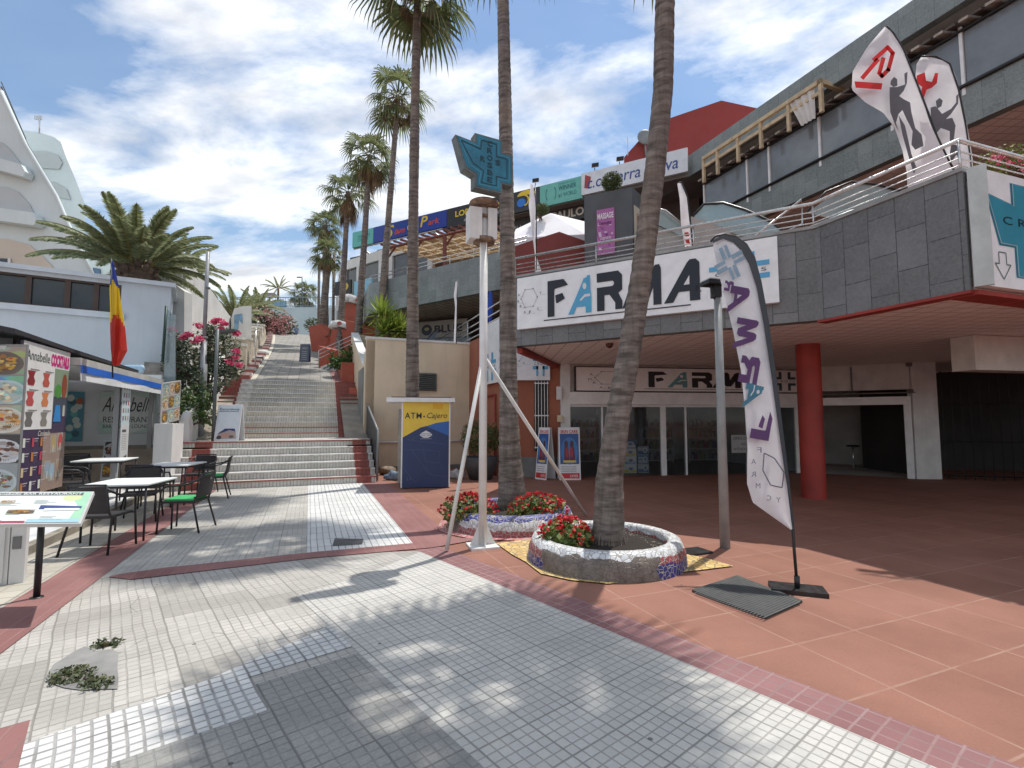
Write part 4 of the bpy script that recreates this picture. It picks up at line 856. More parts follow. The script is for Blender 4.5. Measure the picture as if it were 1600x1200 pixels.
# white parasol
pr = thing('parasol', 'white square parasol on the upper terrace in front of the dark restaurant', 'parasol', tuple(at(860, 372, 18.5)))
ap = at(860, 333, 18.5); m = MB(pm('parasol_cloth', (0.78, 0.76, 0.79), 0.8, 0.06, 2)); cr = [at(800, 372, 17.4), at(915, 366, 17.2), at(930, 350, 20.6), at(806, 358, 20.6)]
for i in range(4):
    a_, b_ = cr[i], cr[(i + 1) % 4]; m.poly([a_, b_, ap]); m.poly([a_ - UP * .28, b_ - UP * .28, b_, a_])
m.build('canopy', pr); m = MB(M_STEEL); m.tube([ap - UP * .1, Vector((ap.x, ap.y, 4.6))], 0.035, 8)
for c_ in cr: m.tube([ap - UP * .5, c_.lerp(ap, .4) - UP * .1], 0.012, 5)
m.build('pole', pr)
# --- pergola with reed mats
pg = thing('pergola', 'reddish timber pergola with slanted reed mats above the green slate balcony', 'pergola', tuple(gp(700, 440, 7.5)))
M_WOODR = pm('red_timber', (0.20, 0.055, 0.04), 0.6, 0.2, 4); M_MAT = foliage('reed_mat', (0.70, 0.62, 0.50), (0.86, 0.79, 0.66), None, .8, .6)
pa = gp(602, 387, 9.3); pb = gp(760, 350, 9.3); zp0, zp1 = at(602, 388, 21.9).z, at(768, 350, 18.9).z
pa.z = pb.z = 0; pd = (pb - pa); pn = Vector((-pd.y, pd.x, 0)).normalized() * 4.5
zpb = 9.35; zpf = 9.25
m = MB(M_WOODR)
for k_ in (0, 1): m.tube([pa + pn * k_ + UP * (zpf + k_ * .5), pb + pn * k_ + UP * (zpf + k_ * .5)], 0.055, 6)
m.build('beam', pg)
for k_ in (0.02, .3, .62, .98):
    m = MB(M_WOODR); m.box(pa + pd * k_ + UP * 8.3, (0.14, 0.14, 1.9)); p_ = pa + pd * k_
    m.tube([p_ + UP * 8.75, p_ + pd.normalized() * .5 + UP * 9.22], 0.045, 5); m.build('post', pg)
m = MB(M_WOODR)
for i in range(15):
    p_ = pa + pd * (i / 14) - pn * .07; m.obox(p_ + UP * (zpf + .06), pd.normalized() * .05, pn * 1.05 + UP * .5, UP * .09)
m.build('rafter', pg)
m = MB(M_MAT); 
for j in range(6):
    for i in range(9):
        p_ = pa + pd * ((i + (j % 2) * .5) / 9.6) + pn * (j / 6.0) + UP * (zpf + .0 + j * .085)
        m.obox(p_, pd * .085, pn * .15 + UP * .03, UP * .015)
        m.obox(p_ + pn * .02 - UP * .02, pd * .102, pn * .10 + UP * .04, UP * .012)
m.build('reed_mat', pg)
# balcony rail of the mid level
bl = thing('balcony_railing', 'thin steel railing along the green slate balcony', 'railing', tuple(m1a + UP * 7.5))
for z in (0.35, 0.2):
    m = MB(M_STEEL); m.tube([m1a + UP * (7.5 + z) + Vector((0, .1, 0)), m1c + UP * (7.5 + z) + Vector((0, .1, 0))], 0.02, 6); m.build('rail', bl)
for i in range(8):
    p_ = m1a.lerp(m1c, i / 7) + Vector((0, .1, 0)); m = MB(M_STEEL); m.tube([p_ + UP * 7.5, p_ + UP * 7.85], .015, 5); m.build('post', bl)
# shop board in the shaded arcade
f = Frame(at(652, 530, 22.6), at(730, 525, 21.2) - at(652, 530, 22.6), Vector((0, 0, 0.78))); m = MB(PRINT); f.panel(m, .08, (0.36, 0.35, 0.33)); f.text(m, 'BLUE', .36, .28, .55, .45, .01, (0.04, 0.04, 0.06), .03); f.disc(m, .2, .5, .11, .32, .01, (0.03, 0.05, 0.08)); f.disc(m, .2, .55, .05, .1, .012, (0.4, 0.35, 0.2))
tag(m.build('shop_sign', loc=f.P(.5, 0)), 'pale shop board reading BLUE in the shaded arcade', 'sign')
f = Frame(at(648, 548, 22.4), at(735, 545, 21.0) - at(648, 548, 22.4), Vector((0, 0, 0.55))); m = MB(PRINT); f.panel(m, .08, (0.06, 0.12, 0.18)); f.rect(m, 0, .6, 1, .3, .003, (0.25, 0.3, 0.34)); tag(m.build('shop_window', loc=f.P(.5, 0)), 'dark blue shop window strip under the BLUE board', 'window')
# --- right wing running towards the camera
PW = 14.8
rw = thing('shopping_wing', 'long side wing of the shopping centre with two stepped slate bands and smoked glass screens', 'building', tuple(PS(PW, 12, 4.6)))
zb = lambda k: EYE + k * PW / .926
B2b, B2t, P1b, P1t = zb(.452), zb(.513), zb(.649), zb(.707)
m = MB(M_SLATE2); sE = 16.5
w0, w1 = PS(PW, -12), PS(PW, 22.5); m.wall(w1, w0, B2b, B2t, .25, 1); m.build('slate_band', rw)
m = MB(M_SLATE2); w2 = PS(PW, 24.6); m.wall(w2, w0, P1b, P1t, .25, 1); m.build('slate_parapet', rw)
m = MB(M_BEIGEP); m.prism([PS(PW + .1, -12), PS(PW + 9, -12), PS(PW + 9, 22.4), PS(PW + .1, 22.4)], B2b + .05, B2b + .45, topmat=M_TERRA, botmat=M_SOFF); m.prism([PS(PW + .1, -12), PS(PW + 9, -12), PS(PW + 9, 24.5), PS(PW + .1, 24.5)], P1b + .05, P1b + .6); m.build('floor_slab', rw)
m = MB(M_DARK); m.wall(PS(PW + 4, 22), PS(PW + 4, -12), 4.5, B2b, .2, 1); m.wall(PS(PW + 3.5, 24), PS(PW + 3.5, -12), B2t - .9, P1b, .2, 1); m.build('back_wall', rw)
m = MB(pm('wing_end', (0.13, 0.135, 0.135), 0.7, .2, 1)); m.wall(PS(PW, 24.6), PS(PW + 9, 24.6), 4.5, P1t - .02, .2, 1); m.build('end_wall', rw)
M_TINT = glassy('smoked_glass', (0.26, 0.30, 0.33), 0.72, 0.1)
def wingS(u):   # s coordinate where a pixel column meets the wing plane
    r_ = ray(u, 300); k_ = r_.x / r_.y; return PW * (CE - k_ * SE) / (SE + k_ * CE)
edges = [wingS(u) for u in (1100, 1168, 1203, 1284, 1400, 1517, 1700)]
for i, (a_, b_) in enumerate(zip(edges, edges[1:])):
    m = MB(M_TINT); zt_ = P1b - .75
    m.poly([PS(PW + .04, a_ - .05, B2t), PS(PW + .04, b_ + .05, B2t), PS(PW + .04, b_ + .05, zt_), PS(PW + .04, a_ - .05, zt_)]); m.build('glass_screen', rw)
for e_ in edges:
    m = MB(M_WFRAME); m.box(PS(PW + .02, e_, (B2t - .2 + P1b - .6) / 2), (.07, .07, P1b - .6 - B2t + .2), radians(22)); m.build('screen_post', rw)
m = MB(M_BLACK); m.tube([PS(PW - .03, edges[0], B2t + .02), PS(PW - .03, -8, B2t + .02)], .05, 6); m.tube([PS(PW - .02, edges[0], P1b - .72), PS(PW - .02, -8, P1b - .72)], .04, 6); m.build('rail', rw)
# corrugated awning roof between parapet and screens
m = MB(pm('awning_tiles', (0.10, 0.075, 0.06), .7, .3, 6)); nA_ = 90
for i in range(nA_):
    s_ = edges[0] + (-8 - edges[0]) * i / nA_; m.use(MATS['awning_tiles'] if i % 2 else pm('awning_light', (0.42, 0.36, 0.30), .7, .3, 6)); m.obox(PS(PW + 1.2, s_, P1b - .25), RV * -1.5 - UP * .42, EV * -.19, UP * .07)
m.build('awning', rw)
# timber pergola on the wing
M_PINE = pm('pale_timber', (0.62, 0.48, 0.30), .6, .2, 4)
pp = thing('timber_canopy', 'pale timber canopy frame with white curtain on the upper right terrace', 'canopy', tuple(PS(PW - .6, 14, 10)))
k1 = PW - .55; zbm = EYE + .679 * k1 / .926
def sAt(u, p): r_ = ray(u, 300); k_ = r_.x / r_.y; return p * (CE - k_ * SE) / (SE + k_ * CE)
sa_, sb_ = sAt(1098, k1), sAt(1290, k1)
m = MB(M_PINE); m.obox(PS(k1, sb_, zbm - .13), RV * .12, EV * (sa_ - sb_), UP * .13); m.obox(PS(k1, sb_, zbm - .13), RV * 1.3, EV * .12, UP * .13); m.obox(PS(k1 + .05, sb_, zbm - .45), RV * .08, EV * (sa_ - sb_), UP * .12); m.build('beam', pp)
for u in (1290, 1237, 1192, 1155, 1122, 1100):
    s_ = sAt(u, k1); m = MB(M_PINE); m.obox(PS(k1 + .02, s_, zbm - 1.05), RV * .1, EV * .1, UP * 1.0); m.build('post', pp)
m = MB(pm('curtain_cloth', (0.66, 0.63, 0.58), .9, .1, 3)); s_ = sAt(1285, k1)
cv = []
for j in range(9):
    for i in range(13):
        cv.append(PS(k1 + .06 + .04 * sin(i * 1.9), s_ + .15 + i * .07 * (1 - .055 * j), zbm - .15 - j * .12))
m.smooth = True; m.add(cv, [(j * 13 + i, j * 13 + i + 1, (j + 1) * 13 + i + 1, (j + 1) * 13 + i) for j in range(8) for i in range(12)]); m.build('curtain', pp)
# escalator with glass balustrades
es = thing('escalator', 'escalator with curved glass balustrades climbing on the terrace', 'escalator', tuple(at(1120, 420, 11)))
def estrip(pts, th, mat, nm, dY):
    m = MB(mat); m.ext([at(u, v, y + dY) for u, v, y in pts], (.04, th, 0)); m.build(nm, es)
M_EG = glassy('escalator_glass', (0.42, 0.52, 0.52), .55)
M_ESC = pm('escalator_cladding', (0.42, 0.41, 0.38), .5, .15, 2)
for d_ in (0, 1.2):
    estrip([(1085, 335, 12.5), (1100, 320, 12.5), (1130, 318, 12.2), (1200, 345, 11.4), (1230, 370, 11), (1232, 386, 11), (1170, 372, 11.6), (1085, 345, 12.5)], .03, M_EG, 'glass_balustrade', d_)
    m = MB(M_BLACK); m.tube([at(u, v, y + d_) for u, v, y in ((1084, 336, 12.5), (1100, 319, 12.4), (1130, 317, 12.2), (1165, 328, 11.8), (1200, 344, 11.4), (1230, 368, 11.1))], .035, 6); m.build('handrail', es)
m = MB(M_ESC); m.ext([at(u, v, 11.9) for u, v in ((1080, 338), (1180, 372), (1240, 392), (1240, 412), (1080, 400))], (.3, 1.2, 0)); m.build('truss', es)
es2 = thing('escalator', 'upper escalator with glass side behind the slim red and white banner', 'escalator', tuple(at(1040, 400, 14)))
m = MB(M_EG); m.ext([at(u, v, 14) for u, v in ((1018, 325), (1040, 330), (1072, 355), (1072, 372), (1030, 352), (1010, 340))], (.03, .05, 0)); m.build('glass_balustrade', es2)
m = MB(M_ESC); m.ext([at(u, v, 14.1) for u, v in ((1005, 345), (1030, 354), (1080, 376), (1130, 400), (1130, 420), (1005, 420))], (.2, 1.0, 0)); m.build('truss', es2)
m = MB(M_STEEL); m.tube([at(1010, 322, 13.9), at(1040, 329, 13.9), at(1075, 357, 13.9)], .03, 6); m.build('handrail', es2)
# loose steel rails near the kink
for i, (pts, lab) in enumerate(((((1150, 392, 9.6), (1252, 312, 9.6), (1254, 350, 9.6), (1170, 390, 9.6)), 'slanting steel guard rail on the terrace left of the kink'), (((1240, 365, 9.0), (1330, 330, 8.8), (1400, 318, 8.6)), 'glass-topped low guard rail right of the slanting one'))):
    m = MB(M_STEEL); m.tube([at(*q) for q in pts], .025, 6); q = at(*pts[0]); m.tube([q, Vector((q.x, q.y, 4.6))], .025, 6); tag(m.build('guard_rail', loc=q), lab, 'railing')
g = [at(u, v, 8.9) for u, v in ((1262, 332), (1320, 290), (1345, 284), (1400, 296), (1440, 310), (1340, 350))]
m = MB(M_EG); m.ext(g, (.02, .04, 0)); es3 = m.build('escalator_balustrade', loc=tuple(at(1340, 340, 8.9))); tag(es3, 'curved glass balustrade behind the railing near the kink', 'balustrade')
m = MB(M_BLACK); m.tube([at(u, v, 8.88) for u, v in ((1262, 330), (1290, 300), (1330, 284), (1370, 288), (1440, 308))], .02, 6); m.build('handrail', es3)
# background storey below the first wing band: pinkish soffit void
# flower hedge on the far right balcony
# ================================================================== VEGETATION
def trunk_mat(name, c1, c2, ring):
    m, nt, b, N, L = nodes_of(name); o = N('ShaderNodeTexCoord').outputs['Object']
    mp = N('ShaderNodeMapping'); L(o, mp.inputs[0]); mp.inputs['Scale'].default_value = (3, 3, ring)
    n = vnoise(N, L, mp.outputs[0], 1.0, 6, 0.6); mp2 = N('ShaderNodeMapping'); L(o, mp2.inputs[0]); mp2.inputs['Scale'].default_value = (14, 14, 1.6)
    n2 = vnoise(N, L, mp2.outputs[0], 1.0, 5, 0.7)
    col = mixc(N, L, ramp(N, L, n, .35, 0.0, .65, 1.0), c1, c2); col = mixc(N, L, mth(N, L, 'MULTIPLY', ramp(N, L, n2, .45, 0.0, .7, 1.0), .5), col, tuple(x * .4 for x in c1))
    col = mixc(N, L, mth(N, L, 'MULTIPLY', ramp(N, L, vnoise(N, L, o, 0.8, 5), .5, 0.0, .65, 1.0), .35), col, (0.33, 0.24, 0.17))
    L(col, b.inputs['Base Color']); b.inputs['Roughness'].default_value = .9
    bump(N, L, b, mth(N, L, 'ADD', n, mth(N, L, 'MULTIPLY', n2, .5)), .9, .03); return m
M_TRUNK = trunk_mat('palm_bark', (0.085, 0.068, 0.058), (0.26, 0.22, 0.19), 16)
M_TRUNKB = trunk_mat('dark_palm_bark', (0.09, 0.065, 0.05), (0.2, 0.14, 0.1), 10)
M_FAN = foliage('fan_leaf', (0.085, 0.115, 0.045), (0.20, 0.23, 0.10), (0.33, 0.31, 0.16), trans=.45)
M_DEAD = foliage('dead_leaf', (0.16, 0.095, 0.045), (0.30, 0.20, 0.10), (0.11, 0.06, 0.03))
M_DATE = foliage('date_leaf', (0.15, 0.185, 0.09), (0.29, 0.32, 0.17), (0.40, 0.41, 0.25), trans=.4)
M_MIDRIB = pm('midrib', (0.26, 0.25, 0.10), .6, .2, 5)
M_SHRUB = foliage('shrub_leaf', (0.03, 0.07, 0.015), (0.09, 0.16, 0.03), (0.14, 0.22, 0.05))
M_BOX = foliage('box_leaf', (0.05, 0.08, 0.02), (0.12, 0.15, 0.045), (0.17, 0.19, 0.08))
M_OLEA = foliage('oleander_leaf', (0.05, 0.08, 0.045), (0.14, 0.17, 0.10), (0.25, 0.24, 0.17))
M_BEG = foliage('begonia_leaf', (0.07, 0.12, 0.025), (0.22, 0.26, 0.06), (0.33, 0.20, 0.06))
M_REDF_ = foliage('red_petal', (0.45, 0.01, 0.02), (0.75, 0.03, 0.04), (0.8, 0.12, 0.1))
M_PINKF = foliage('pink_petal', (0.60, 0.05, 0.16), (0.75, 0.16, 0.28), (0.85, 0.4, 0.45))
M_YUC = foliage('yucca_leaf', (0.13, 0.2, 0.03), (0.30, 0.38, 0.07), (0.42, 0.45, 0.12))
M_STEMB = pm('brown_stem', (0.13, 0.09, 0.06), .8, .2, 6)
def fan_crown(n, seed, R=1.0, lo=-45, hi=85, droop=1.0, blades=18):
    rnd = random.Random(seed); m = MB(M_FAN)
    for i in range(n):
        az = i * 2.39996 + rnd.uniform(-.25, .25); f = (i + .5) / n; el = radians(hi + (lo - hi) * f + rnd.uniform(-9, 9))
        d = Vector((cos(az) * cos(el), sin(az) * cos(el), sin(el))); side = Vector((-sin(az), cos(az), 0)); Lp = R * rnd.uniform(.48, .66)
        # petiole curves down
        p0 = d * .12 * R; p1 = d * Lp + Vector((0, 0, -.10 * droop * R)); t = (p1 - p0).normalized(); nrm = side.cross(t).normalized()
        m.tube([p0, p0.lerp(p1, .5) + Vector((0, 0, .05 * R)), p1], [.022 * R, .016 * R, .012 * R], 3, cap=False)
        Lb = R * rnd.uniform(.52, .68); tw = rnd.uniform(-.35, .35); sd_ = (side * cos(tw) + nrm * sin(tw)); nn = sd_.cross(t).normalized()
        for k in range(blades):
            a = radians(-105 + 210 * (k + .5) / blades); w = Lb * .043; lk = Lb * (1 - .18 * abs(a) / 1.8) * rnd.uniform(.88, 1.06)
            dd = t * cos(a) + sd_ * sin(a); fold = nn * (.10 * Lb * abs(sin(a)))
            b = p1 + dd * lk * .5 + fold - Vector((0, 0, .04 * droop * R)); wv = dd.cross(nn).normalized() * w
            e = p1 + dd * lk * .82 + fold * .6 - Vector((0, 0, (.13 + .10 * rnd.random()) * droop * R)); e2 = e + dd * lk * .10 - Vector((0, 0, (.12 + .12 * rnd.random()) * droop * R))
            m.add([p1, b - wv, b + wv, e - wv * .45, e + wv * .45, e2], [(0, 1, 2), (1, 3, 4, 2), (3, 5, 4)])
    return m
def skirt(n, seed, R=1.0, L=1.0):
    rnd = random.Random(seed); m = MB(M_DEAD)
    for i in range(n):
        az = i * 2.4 + rnd.uniform(-.3, .3); r0 = .10 * R; z0 = -rnd.uniform(0, .35) * L
        p0 = Vector((cos(az) * r0, sin(az) * r0, z0)); out_ = rnd.uniform(.16, .42) * R; p1 = Vector((cos(az) * out_, sin(az) * out_, z0 - rnd.uniform(.15, .35) * L)); side = Vector((-sin(az), cos(az), 0))
        m.tube([p0, p1], .012 * R, 3, cap=False)
        for k in range(9):
            a = (k - 4) / 4 * .75; e = p1 + side * sin(a) * .28 * R + Vector((cos(az) * .05, sin(az) * .05, -cos(a) * rnd.uniform(.4, .62) * L * .9)); w = side * .018 * R
            md = p1.lerp(e, .55) + side * sin(a) * .06 * R
            m.add([p1, md - w, md + w, e], [(0, 1, 2), (1, 3, 2)])
    return m
def trunk_path(base, top, r0, r1, bend=(0, 0), flare=1.5, n=14):
    ps = []; rs = []
    for i in range(n + 1):
        f = i / n; p = base.lerp(top, f) + Vector((bend[0], bend[1], 0)) * sin(pi * f); ps.append(p)
        r = r0 + (r1 - r0) * f + r0 * (flare - 1) * math.exp(-f * 9) + .006 * sin(i * 2.3); rs.append(r)
    return ps, rs
CROWNS = {}
def fan_palm(label, base, top, r0, r1, R, nl=34, seed=1, bend=(0, 0), sk=1.0, lo=-45, group='fan palms lining the stairway', flare=1.4, droop=1.0, nsk=22, path=None):
    t = thing('palm_tree', label, 'palm tree', tuple(base), 0, group)
    m = MB(M_TRUNK); ps, rs = trunk_path(Vector(base), Vector(top), r0, r1, bend, flare)
    if path:
        ps = [Vector(base)] + path; rs = [r0 * flare] + [r0 + (r1 - r0) * (i / len(path)) + r0 * (flare - 1) * math.exp(-(i + 1) * 1.1) for i in range(len(path))]
    # subdivide and roughen: rings of old leaf scars
    P2_, R2s = [], []; rnd_ = random.Random(seed)
    for i in range(len(ps) - 1):
        n_ = max(1, int((ps[i + 1] - ps[i]).length / .07))
        for k in range(n_):
            f_ = k / n_; P2_.append(ps[i].lerp(ps[i + 1], f_)); R2s.append((rs[i] + (rs[i + 1] - rs[i]) * f_) * (1 + rnd_.uniform(-.025, .025) + (.028 if len(P2_) % 2 else -.02)))
    P2_.append(ps[-1]); R2s.append(rs[-1])
    m.tube(P2_, R2s, 20)
    for q_ in range(0 if base[2] > .5 else 46):      # fibrous root mat at the foot
        a_ = q_ * 2.4; r_ = R2s[0]; m.tube([Vector(base) + Vector((cos(a_), sin(a_), 0)) * r_ * .93 + UP * rnd_.uniform(.06, .16), Vector(base) + Vector((cos(a_), sin(a_), 0)) * (r_ + rnd_.uniform(.0, .05)) - UP * .02], .012, 5)
    m.build('trunk', t)
    for nm, mb in (('crown', fan_crown(nl, seed, R, lo, 85, droop)), ('dead_leaves', skirt(nsk, seed + 50, R, sk * R))):
        if nm == 'dead_leaves' and nsk == 0: continue
        for i in range(len(mb.v)): mb.v[i] = mb.v[i] + Vector(top)
        mb.build(nm, t)
    return t
# near palms whose crowns stand above the frame
b1 = Vector((0.01, 8.0, 0.16)); fan_palm('tall straight palm in the small flower planter behind the white pole', b1, at(780, -150, 10.1), .15, .105, 1.6, 32, 11, (0.03, 0), flare=1.6, lo=-22, nsk=0, path=[at(u, v, Y) for u, v, Y in ((797, 720, 8.02), (795, 650, 8.05), (794, 560, 8.15), (793, 400, 8.4), (790, 200, 8.9), (786, 0, 9.5), (780, -150, 10.1))], group='fan palms lining the stairway')
b2 = Vector((1.10, 5.78, 0.16)); t2 = at(1043, -330, 5.9); fan_palm('leaning palm in the big round planter nearest the camera', b2, t2, .135, .112, 1.6, 34, 12, (-0.07, 0), flare=1.45, lo=-22, nsk=0, path=[at(u, v, Y) for u, v, Y in ((952, 750, 5.8), (966, 645, 5.82), (985, 540, 5.85), (999, 450, 5.88), (1009, 380, 5.9), (1024, 260, 5.9), (1036, 140, 5.9), (1039, 0, 5.9), (1041, -150, 5.9), (1043, -330, 5.9))])
b3 = at(646, 640, 12.7); b3.z = 0; t3 = at(653, -38, 12.9); fan_palm('tall palm rising behind the ATM box with its crown cut by the top edge', b3, t3, .17, .10, 1.6, 28, 13, (-.05, 0), sk=.8, lo=-60, nsk=12)
b4 = at(588, 560, 20); b4.z = 3.2; t4 = at(622, 150, 21.5); fan_palm('slender curving palm with its crown level just below the highest crown', b4, t4, .17, .10, 1.5, 24, 14, (.0, 0), sk=.9, lo=-55)
b5 = at(556, 560, 22.5); b5.z = 3.6; t5 = at(578, 243, 24); fan_palm('palm with a wide crown and brown skirt in the middle of the row', b5, t5, .17, .12, 1.5, 24, 15, (0, 0), sk=1.3, lo=-45)
b6 = at(529, 560, 24.5); b6.z = 4.2; t6 = at(544, 300, 26); fan_palm('palm with long hanging brown skirt left of the middle of the row', b6, t6, .17, .12, 1.4, 23, 16, (0, 0), sk=1.5, lo=-35)
b7 = at(509, 540, 34); b7.z = 6.2; t7 = at(508, 352, 34); fan_palm('upper of the two stacked crowns at the left end of the palm row', b7, t7, .22, .16, 1.35, 28, 17, (0, 0), sk=1.0, lo=-40)
b8 = at(501, 540, 31); b8.z = 6.0; t8 = at(513, 395, 31); fan_palm('lower of the two stacked crowns at the left end of the palm row', b8, t8, .25, .20, 1.25, 26, 18, (0, 0), sk=1.0, lo=-40)
# slim bare stems between
for i, (u, v0, v1, Y, r, lab) in enumerate(((497, 545, 400, 36, .10, 'thin bare palm stem left of the thick trunk by the ramp'), (520, 535, 395, 33, .10, 'thin bare palm stem right of the thick trunk by the ramp'))):
    b_ = at(u, v0, Y); m = MB(M_TRUNK); m.tube([b_, at(u + 2, v1, Y)], r, 8); tag(m.build('palm_tree', loc=b_), lab, 'palm tree')
fan_palm('distant fan palm behind the railing at the top of the hill', at(476, 490, 62), at(476, 458, 62), .2, .18, 2.1, 26, 19, sk=.8, lo=-60, group='distant palms at the hilltop', nsk=8)
# date palms (feather leaves)
def date_crown(n, seed, R, lo=-35, hi=88, leaf=34, curl=1.0):
    rnd = random.Random(seed); m = MB(M_DATE); rib = MB(M_MIDRIB)
    for i in range(n):
        az = i * 2.39996 + rnd.uniform(-.2, .2); f = (i + .5) / n; el = radians(hi + (lo - hi) * f ** .9 + rnd.uniform(-9, 9)); L_ = R * rnd.uniform(.9, 1.08) * (1 - .12 * abs(sin(el)))
        side = Vector((-sin(az), cos(az), 0)); p = Vector((cos(az), sin(az), 0)) * .12 * R; path = [p.copy()]; e = el; st = 14
        for k in range(st):
            p = p + Vector((cos(az) * cos(e), sin(az) * cos(e), sin(e))) * (L_ / st); e -= curl * radians(1.6 + 5.2 * (k / st) ** 1.3) * (1.0 if e > -1.2 else 0); path.append(p.copy())
        rib.tube(path, [.028 * R * (1 - .85 * k / st) for k in range(st + 1)], 3, cap=False)
        for k in range(leaf):
            q = .14 + .86 * (k + .5) / leaf; x = q * st; j = min(int(x), st - 1); c = path[j].lerp(path[j + 1], x - j); t = (path[j + 1] - path[j]).normalized(); nr = side.cross(t).normalized()
            ll = R * .125 * (sin(pi * min(1, q * .93 + .07)) ** .5 + .1); 
            for sgn in (-1, 1):
                dd = (side * sgn * .72 + t * .62 + nr * rnd.uniform(.12, .42)).normalized(); e2 = c + dd * ll * rnd.uniform(.85, 1.1) - Vector((0, 0, .10 * ll)); w = t * R * .0105
                mid = c.lerp(e2, .5) + nr * .02 * R
                m.add([c - w, c + w, mid + w * 1.2, mid - w * 1.2, e2], [(0, 1, 2, 3), (3, 2, 4)])
    return m, rib
def date_palm(label, base, top, r, R, n, seed, lo=-35, group='date palms on the left slope', leaf=34, hi=88, curl=1.0):
    t = thing('date_palm', label, 'palm tree', tuple(base), 0, group); m = MB(M_TRUNKB); b = Vector(base); tp = Vector(top)
    m.tube([b, b.lerp(tp, .8), tp], [r, r * 1.15, r * .9], 14)
    rnd = random.Random(seed)
    for i in range(60):
        a = i * 2.4; z = rnd.uniform(.3, 1.0); c = b.lerp(tp, z) + Vector((cos(a), sin(a), 0)) * r; m.obox(c, Vector((cos(a), sin(a), .8)) * r * .35, Vector((-sin(a), cos(a), 0)) * r * .3, UP * r * .18)
    m.build('trunk', t); cm, rb = date_crown(n, seed, R, lo, hi, leaf, curl)
    for mb, nm in ((cm, 'crown'), (rb, 'leaf_ribs')):
        for i in range(len(mb.v)): mb.v[i] = mb.v[i] + tp
        mb.build(nm, t)
    return t
dp = at(212, 417, 15.0); date_palm('large date palm with arching feather fronds on the roof terrace above the restaurant', (dp.x, dp.y, 4.9), dp, .44, 2.35, 46, 21, lo=8, leaf=56, curl=1.15)
dp = at(268, 425, 25.0); date_palm('smaller date palm half hidden behind the white pillar wall', (dp.x, dp.y, 3.0), dp, .3, 2.5, 34, 22, lo=-20)
dp = at(368, 492, 37.0); date_palm('upright date palm behind the sloping white wall', (dp.x, dp.y, 4.0), dp, .5, 2.6, 36, 23, lo=10)
dp = at(404, 480, 44.0); date_palm('dry brownish date palm beside the kiosk roof', (dp.x, dp.y, 5.0), dp, .3, 2.3, 30, 24, lo=-25)
dp = at(435, 450, 60.0); date_palm('small feathery palm standing at the hilltop railing', (dp.x, dp.y, 10.5), dp, .12, 1.9, 18, 25, lo=-15, group='distant palms at the hilltop', leaf=26)
dp = at(335, 372, 17.0)
# clumps of small leaves
def clump(m, c, r, n, size, rnd, flat=.0, shell=.55, aspect=2.2):
    c = Vector(c)
    for i in range(n):
        d = Vector((rnd.gauss(0, 1), rnd.gauss(0, 1), rnd.gauss(0, 1))).normalized(); q = (shell + (1 - shell) * rnd.random()) ; p = c + Vector((d.x * r[0], d.y * r[1], d.z * r[2])) * q
        if mnoise.noise(p * (2.2 / max(r))) < -.22: continue
        a = Vector((rnd.gauss(0, 1), rnd.gauss(0, 1), rnd.gauss(0, .6))).normalized(); nn = (d + Vector((rnd.gauss(0, .5), rnd.gauss(0, .5), rnd.gauss(.3, .5)))).normalized(); b = a.cross(nn)
        if b.length < .1: continue
        b.normalize(); s = size * rnd.uniform(.6, 1.3)
        m.add([p - b * s * .5 / aspect, p + a * s * .5, p + b * s * .5 / aspect, p - a * s * .5], [(0, 1, 2, 3)])
def shrub(label, cat, parts, size, mat, seed, flowers=None, base=None, stem=True, name='shrub', group=None, fmat=None, fsize=.06):
    rnd = random.Random(seed); b = Vector(base if base else parts[0][0]); t = thing(name, label, cat, tuple(b), 0, group)
    m = MB(mat)
    for c, r, n in parts: clump(m, c, r, n, size, rnd)
    m.build('foliage', t)
    if stem:
        m = MB(M_STEMB)
        for c, r, n in parts:
            for k in range(4): m.tube([b + Vector((rnd.uniform(-.1, .1), rnd.uniform(-.1, .1), 0)), Vector(c) * .5 + b * .5 + Vector((rnd.uniform(-.15, .15) * r[0], 0, 0)), Vector(c) + Vector((rnd.uniform(-.5, .5) * r[0], rnd.uniform(-.5, .5) * r[1], r[2] * .3))], [.025, .018, .008], 5)
        m.build('stem', t)
    if flowers:
        m = MB(fmat or M_PINKF)
        for c, r, n in flowers: clump(m, c, r, n, fsize, rnd, shell=.2, aspect=1.2)
        m.build('flowers', t)
    return t
q = at(320, 580, 13.9)
def ob(u, v, Y, r): c = at(u, v, Y); return c
parts = [(at(278, 570, 13.6), (.40, .4, .85), 900), (at(300, 560, 14), (.6, .5, .8), 1300), (at(345, 550, 14.2), (.55, .5, .75), 1300), (at(318, 595, 13.8), (.8, .5, .45), 1300), (at(362, 575, 14.2), (.35, .3, .4), 500), (at(268, 540, 13.6), (.2, .2, .5), 240), (at(335, 520, 14.2), (.35, .3, .3), 400)]
fl = [(at(u, v, 13.5), (.13, .13, .09), 60) for u, v in ((267, 515), (287, 527), (295, 522), (309, 508), (306, 532), (312, 530), (334, 502), (342, 500), (349, 505), (369, 520), (370, 548), (368, 558), (358, 565), (374, 570), (345, 514), (270, 580))]
shrub('straggly oleander with pink flowers against the white wall left of the stairs', 'shrub', parts, .12, M_OLEA, 31, fl, at(320, 640, 13.9), name='oleander', fsize=.10)
shrub('dense green shrub behind the white plinth left of the stairs', 'shrub', [(at(285, 640, 13), (.55, .5, .5), 1500), (at(305, 630, 13.3), (.45, .4, .55), 1200), (at(330, 655, 13.3), (.3, .3, .25), 300)], .10, M_SHRUB, 32, None, at(295, 665, 13))
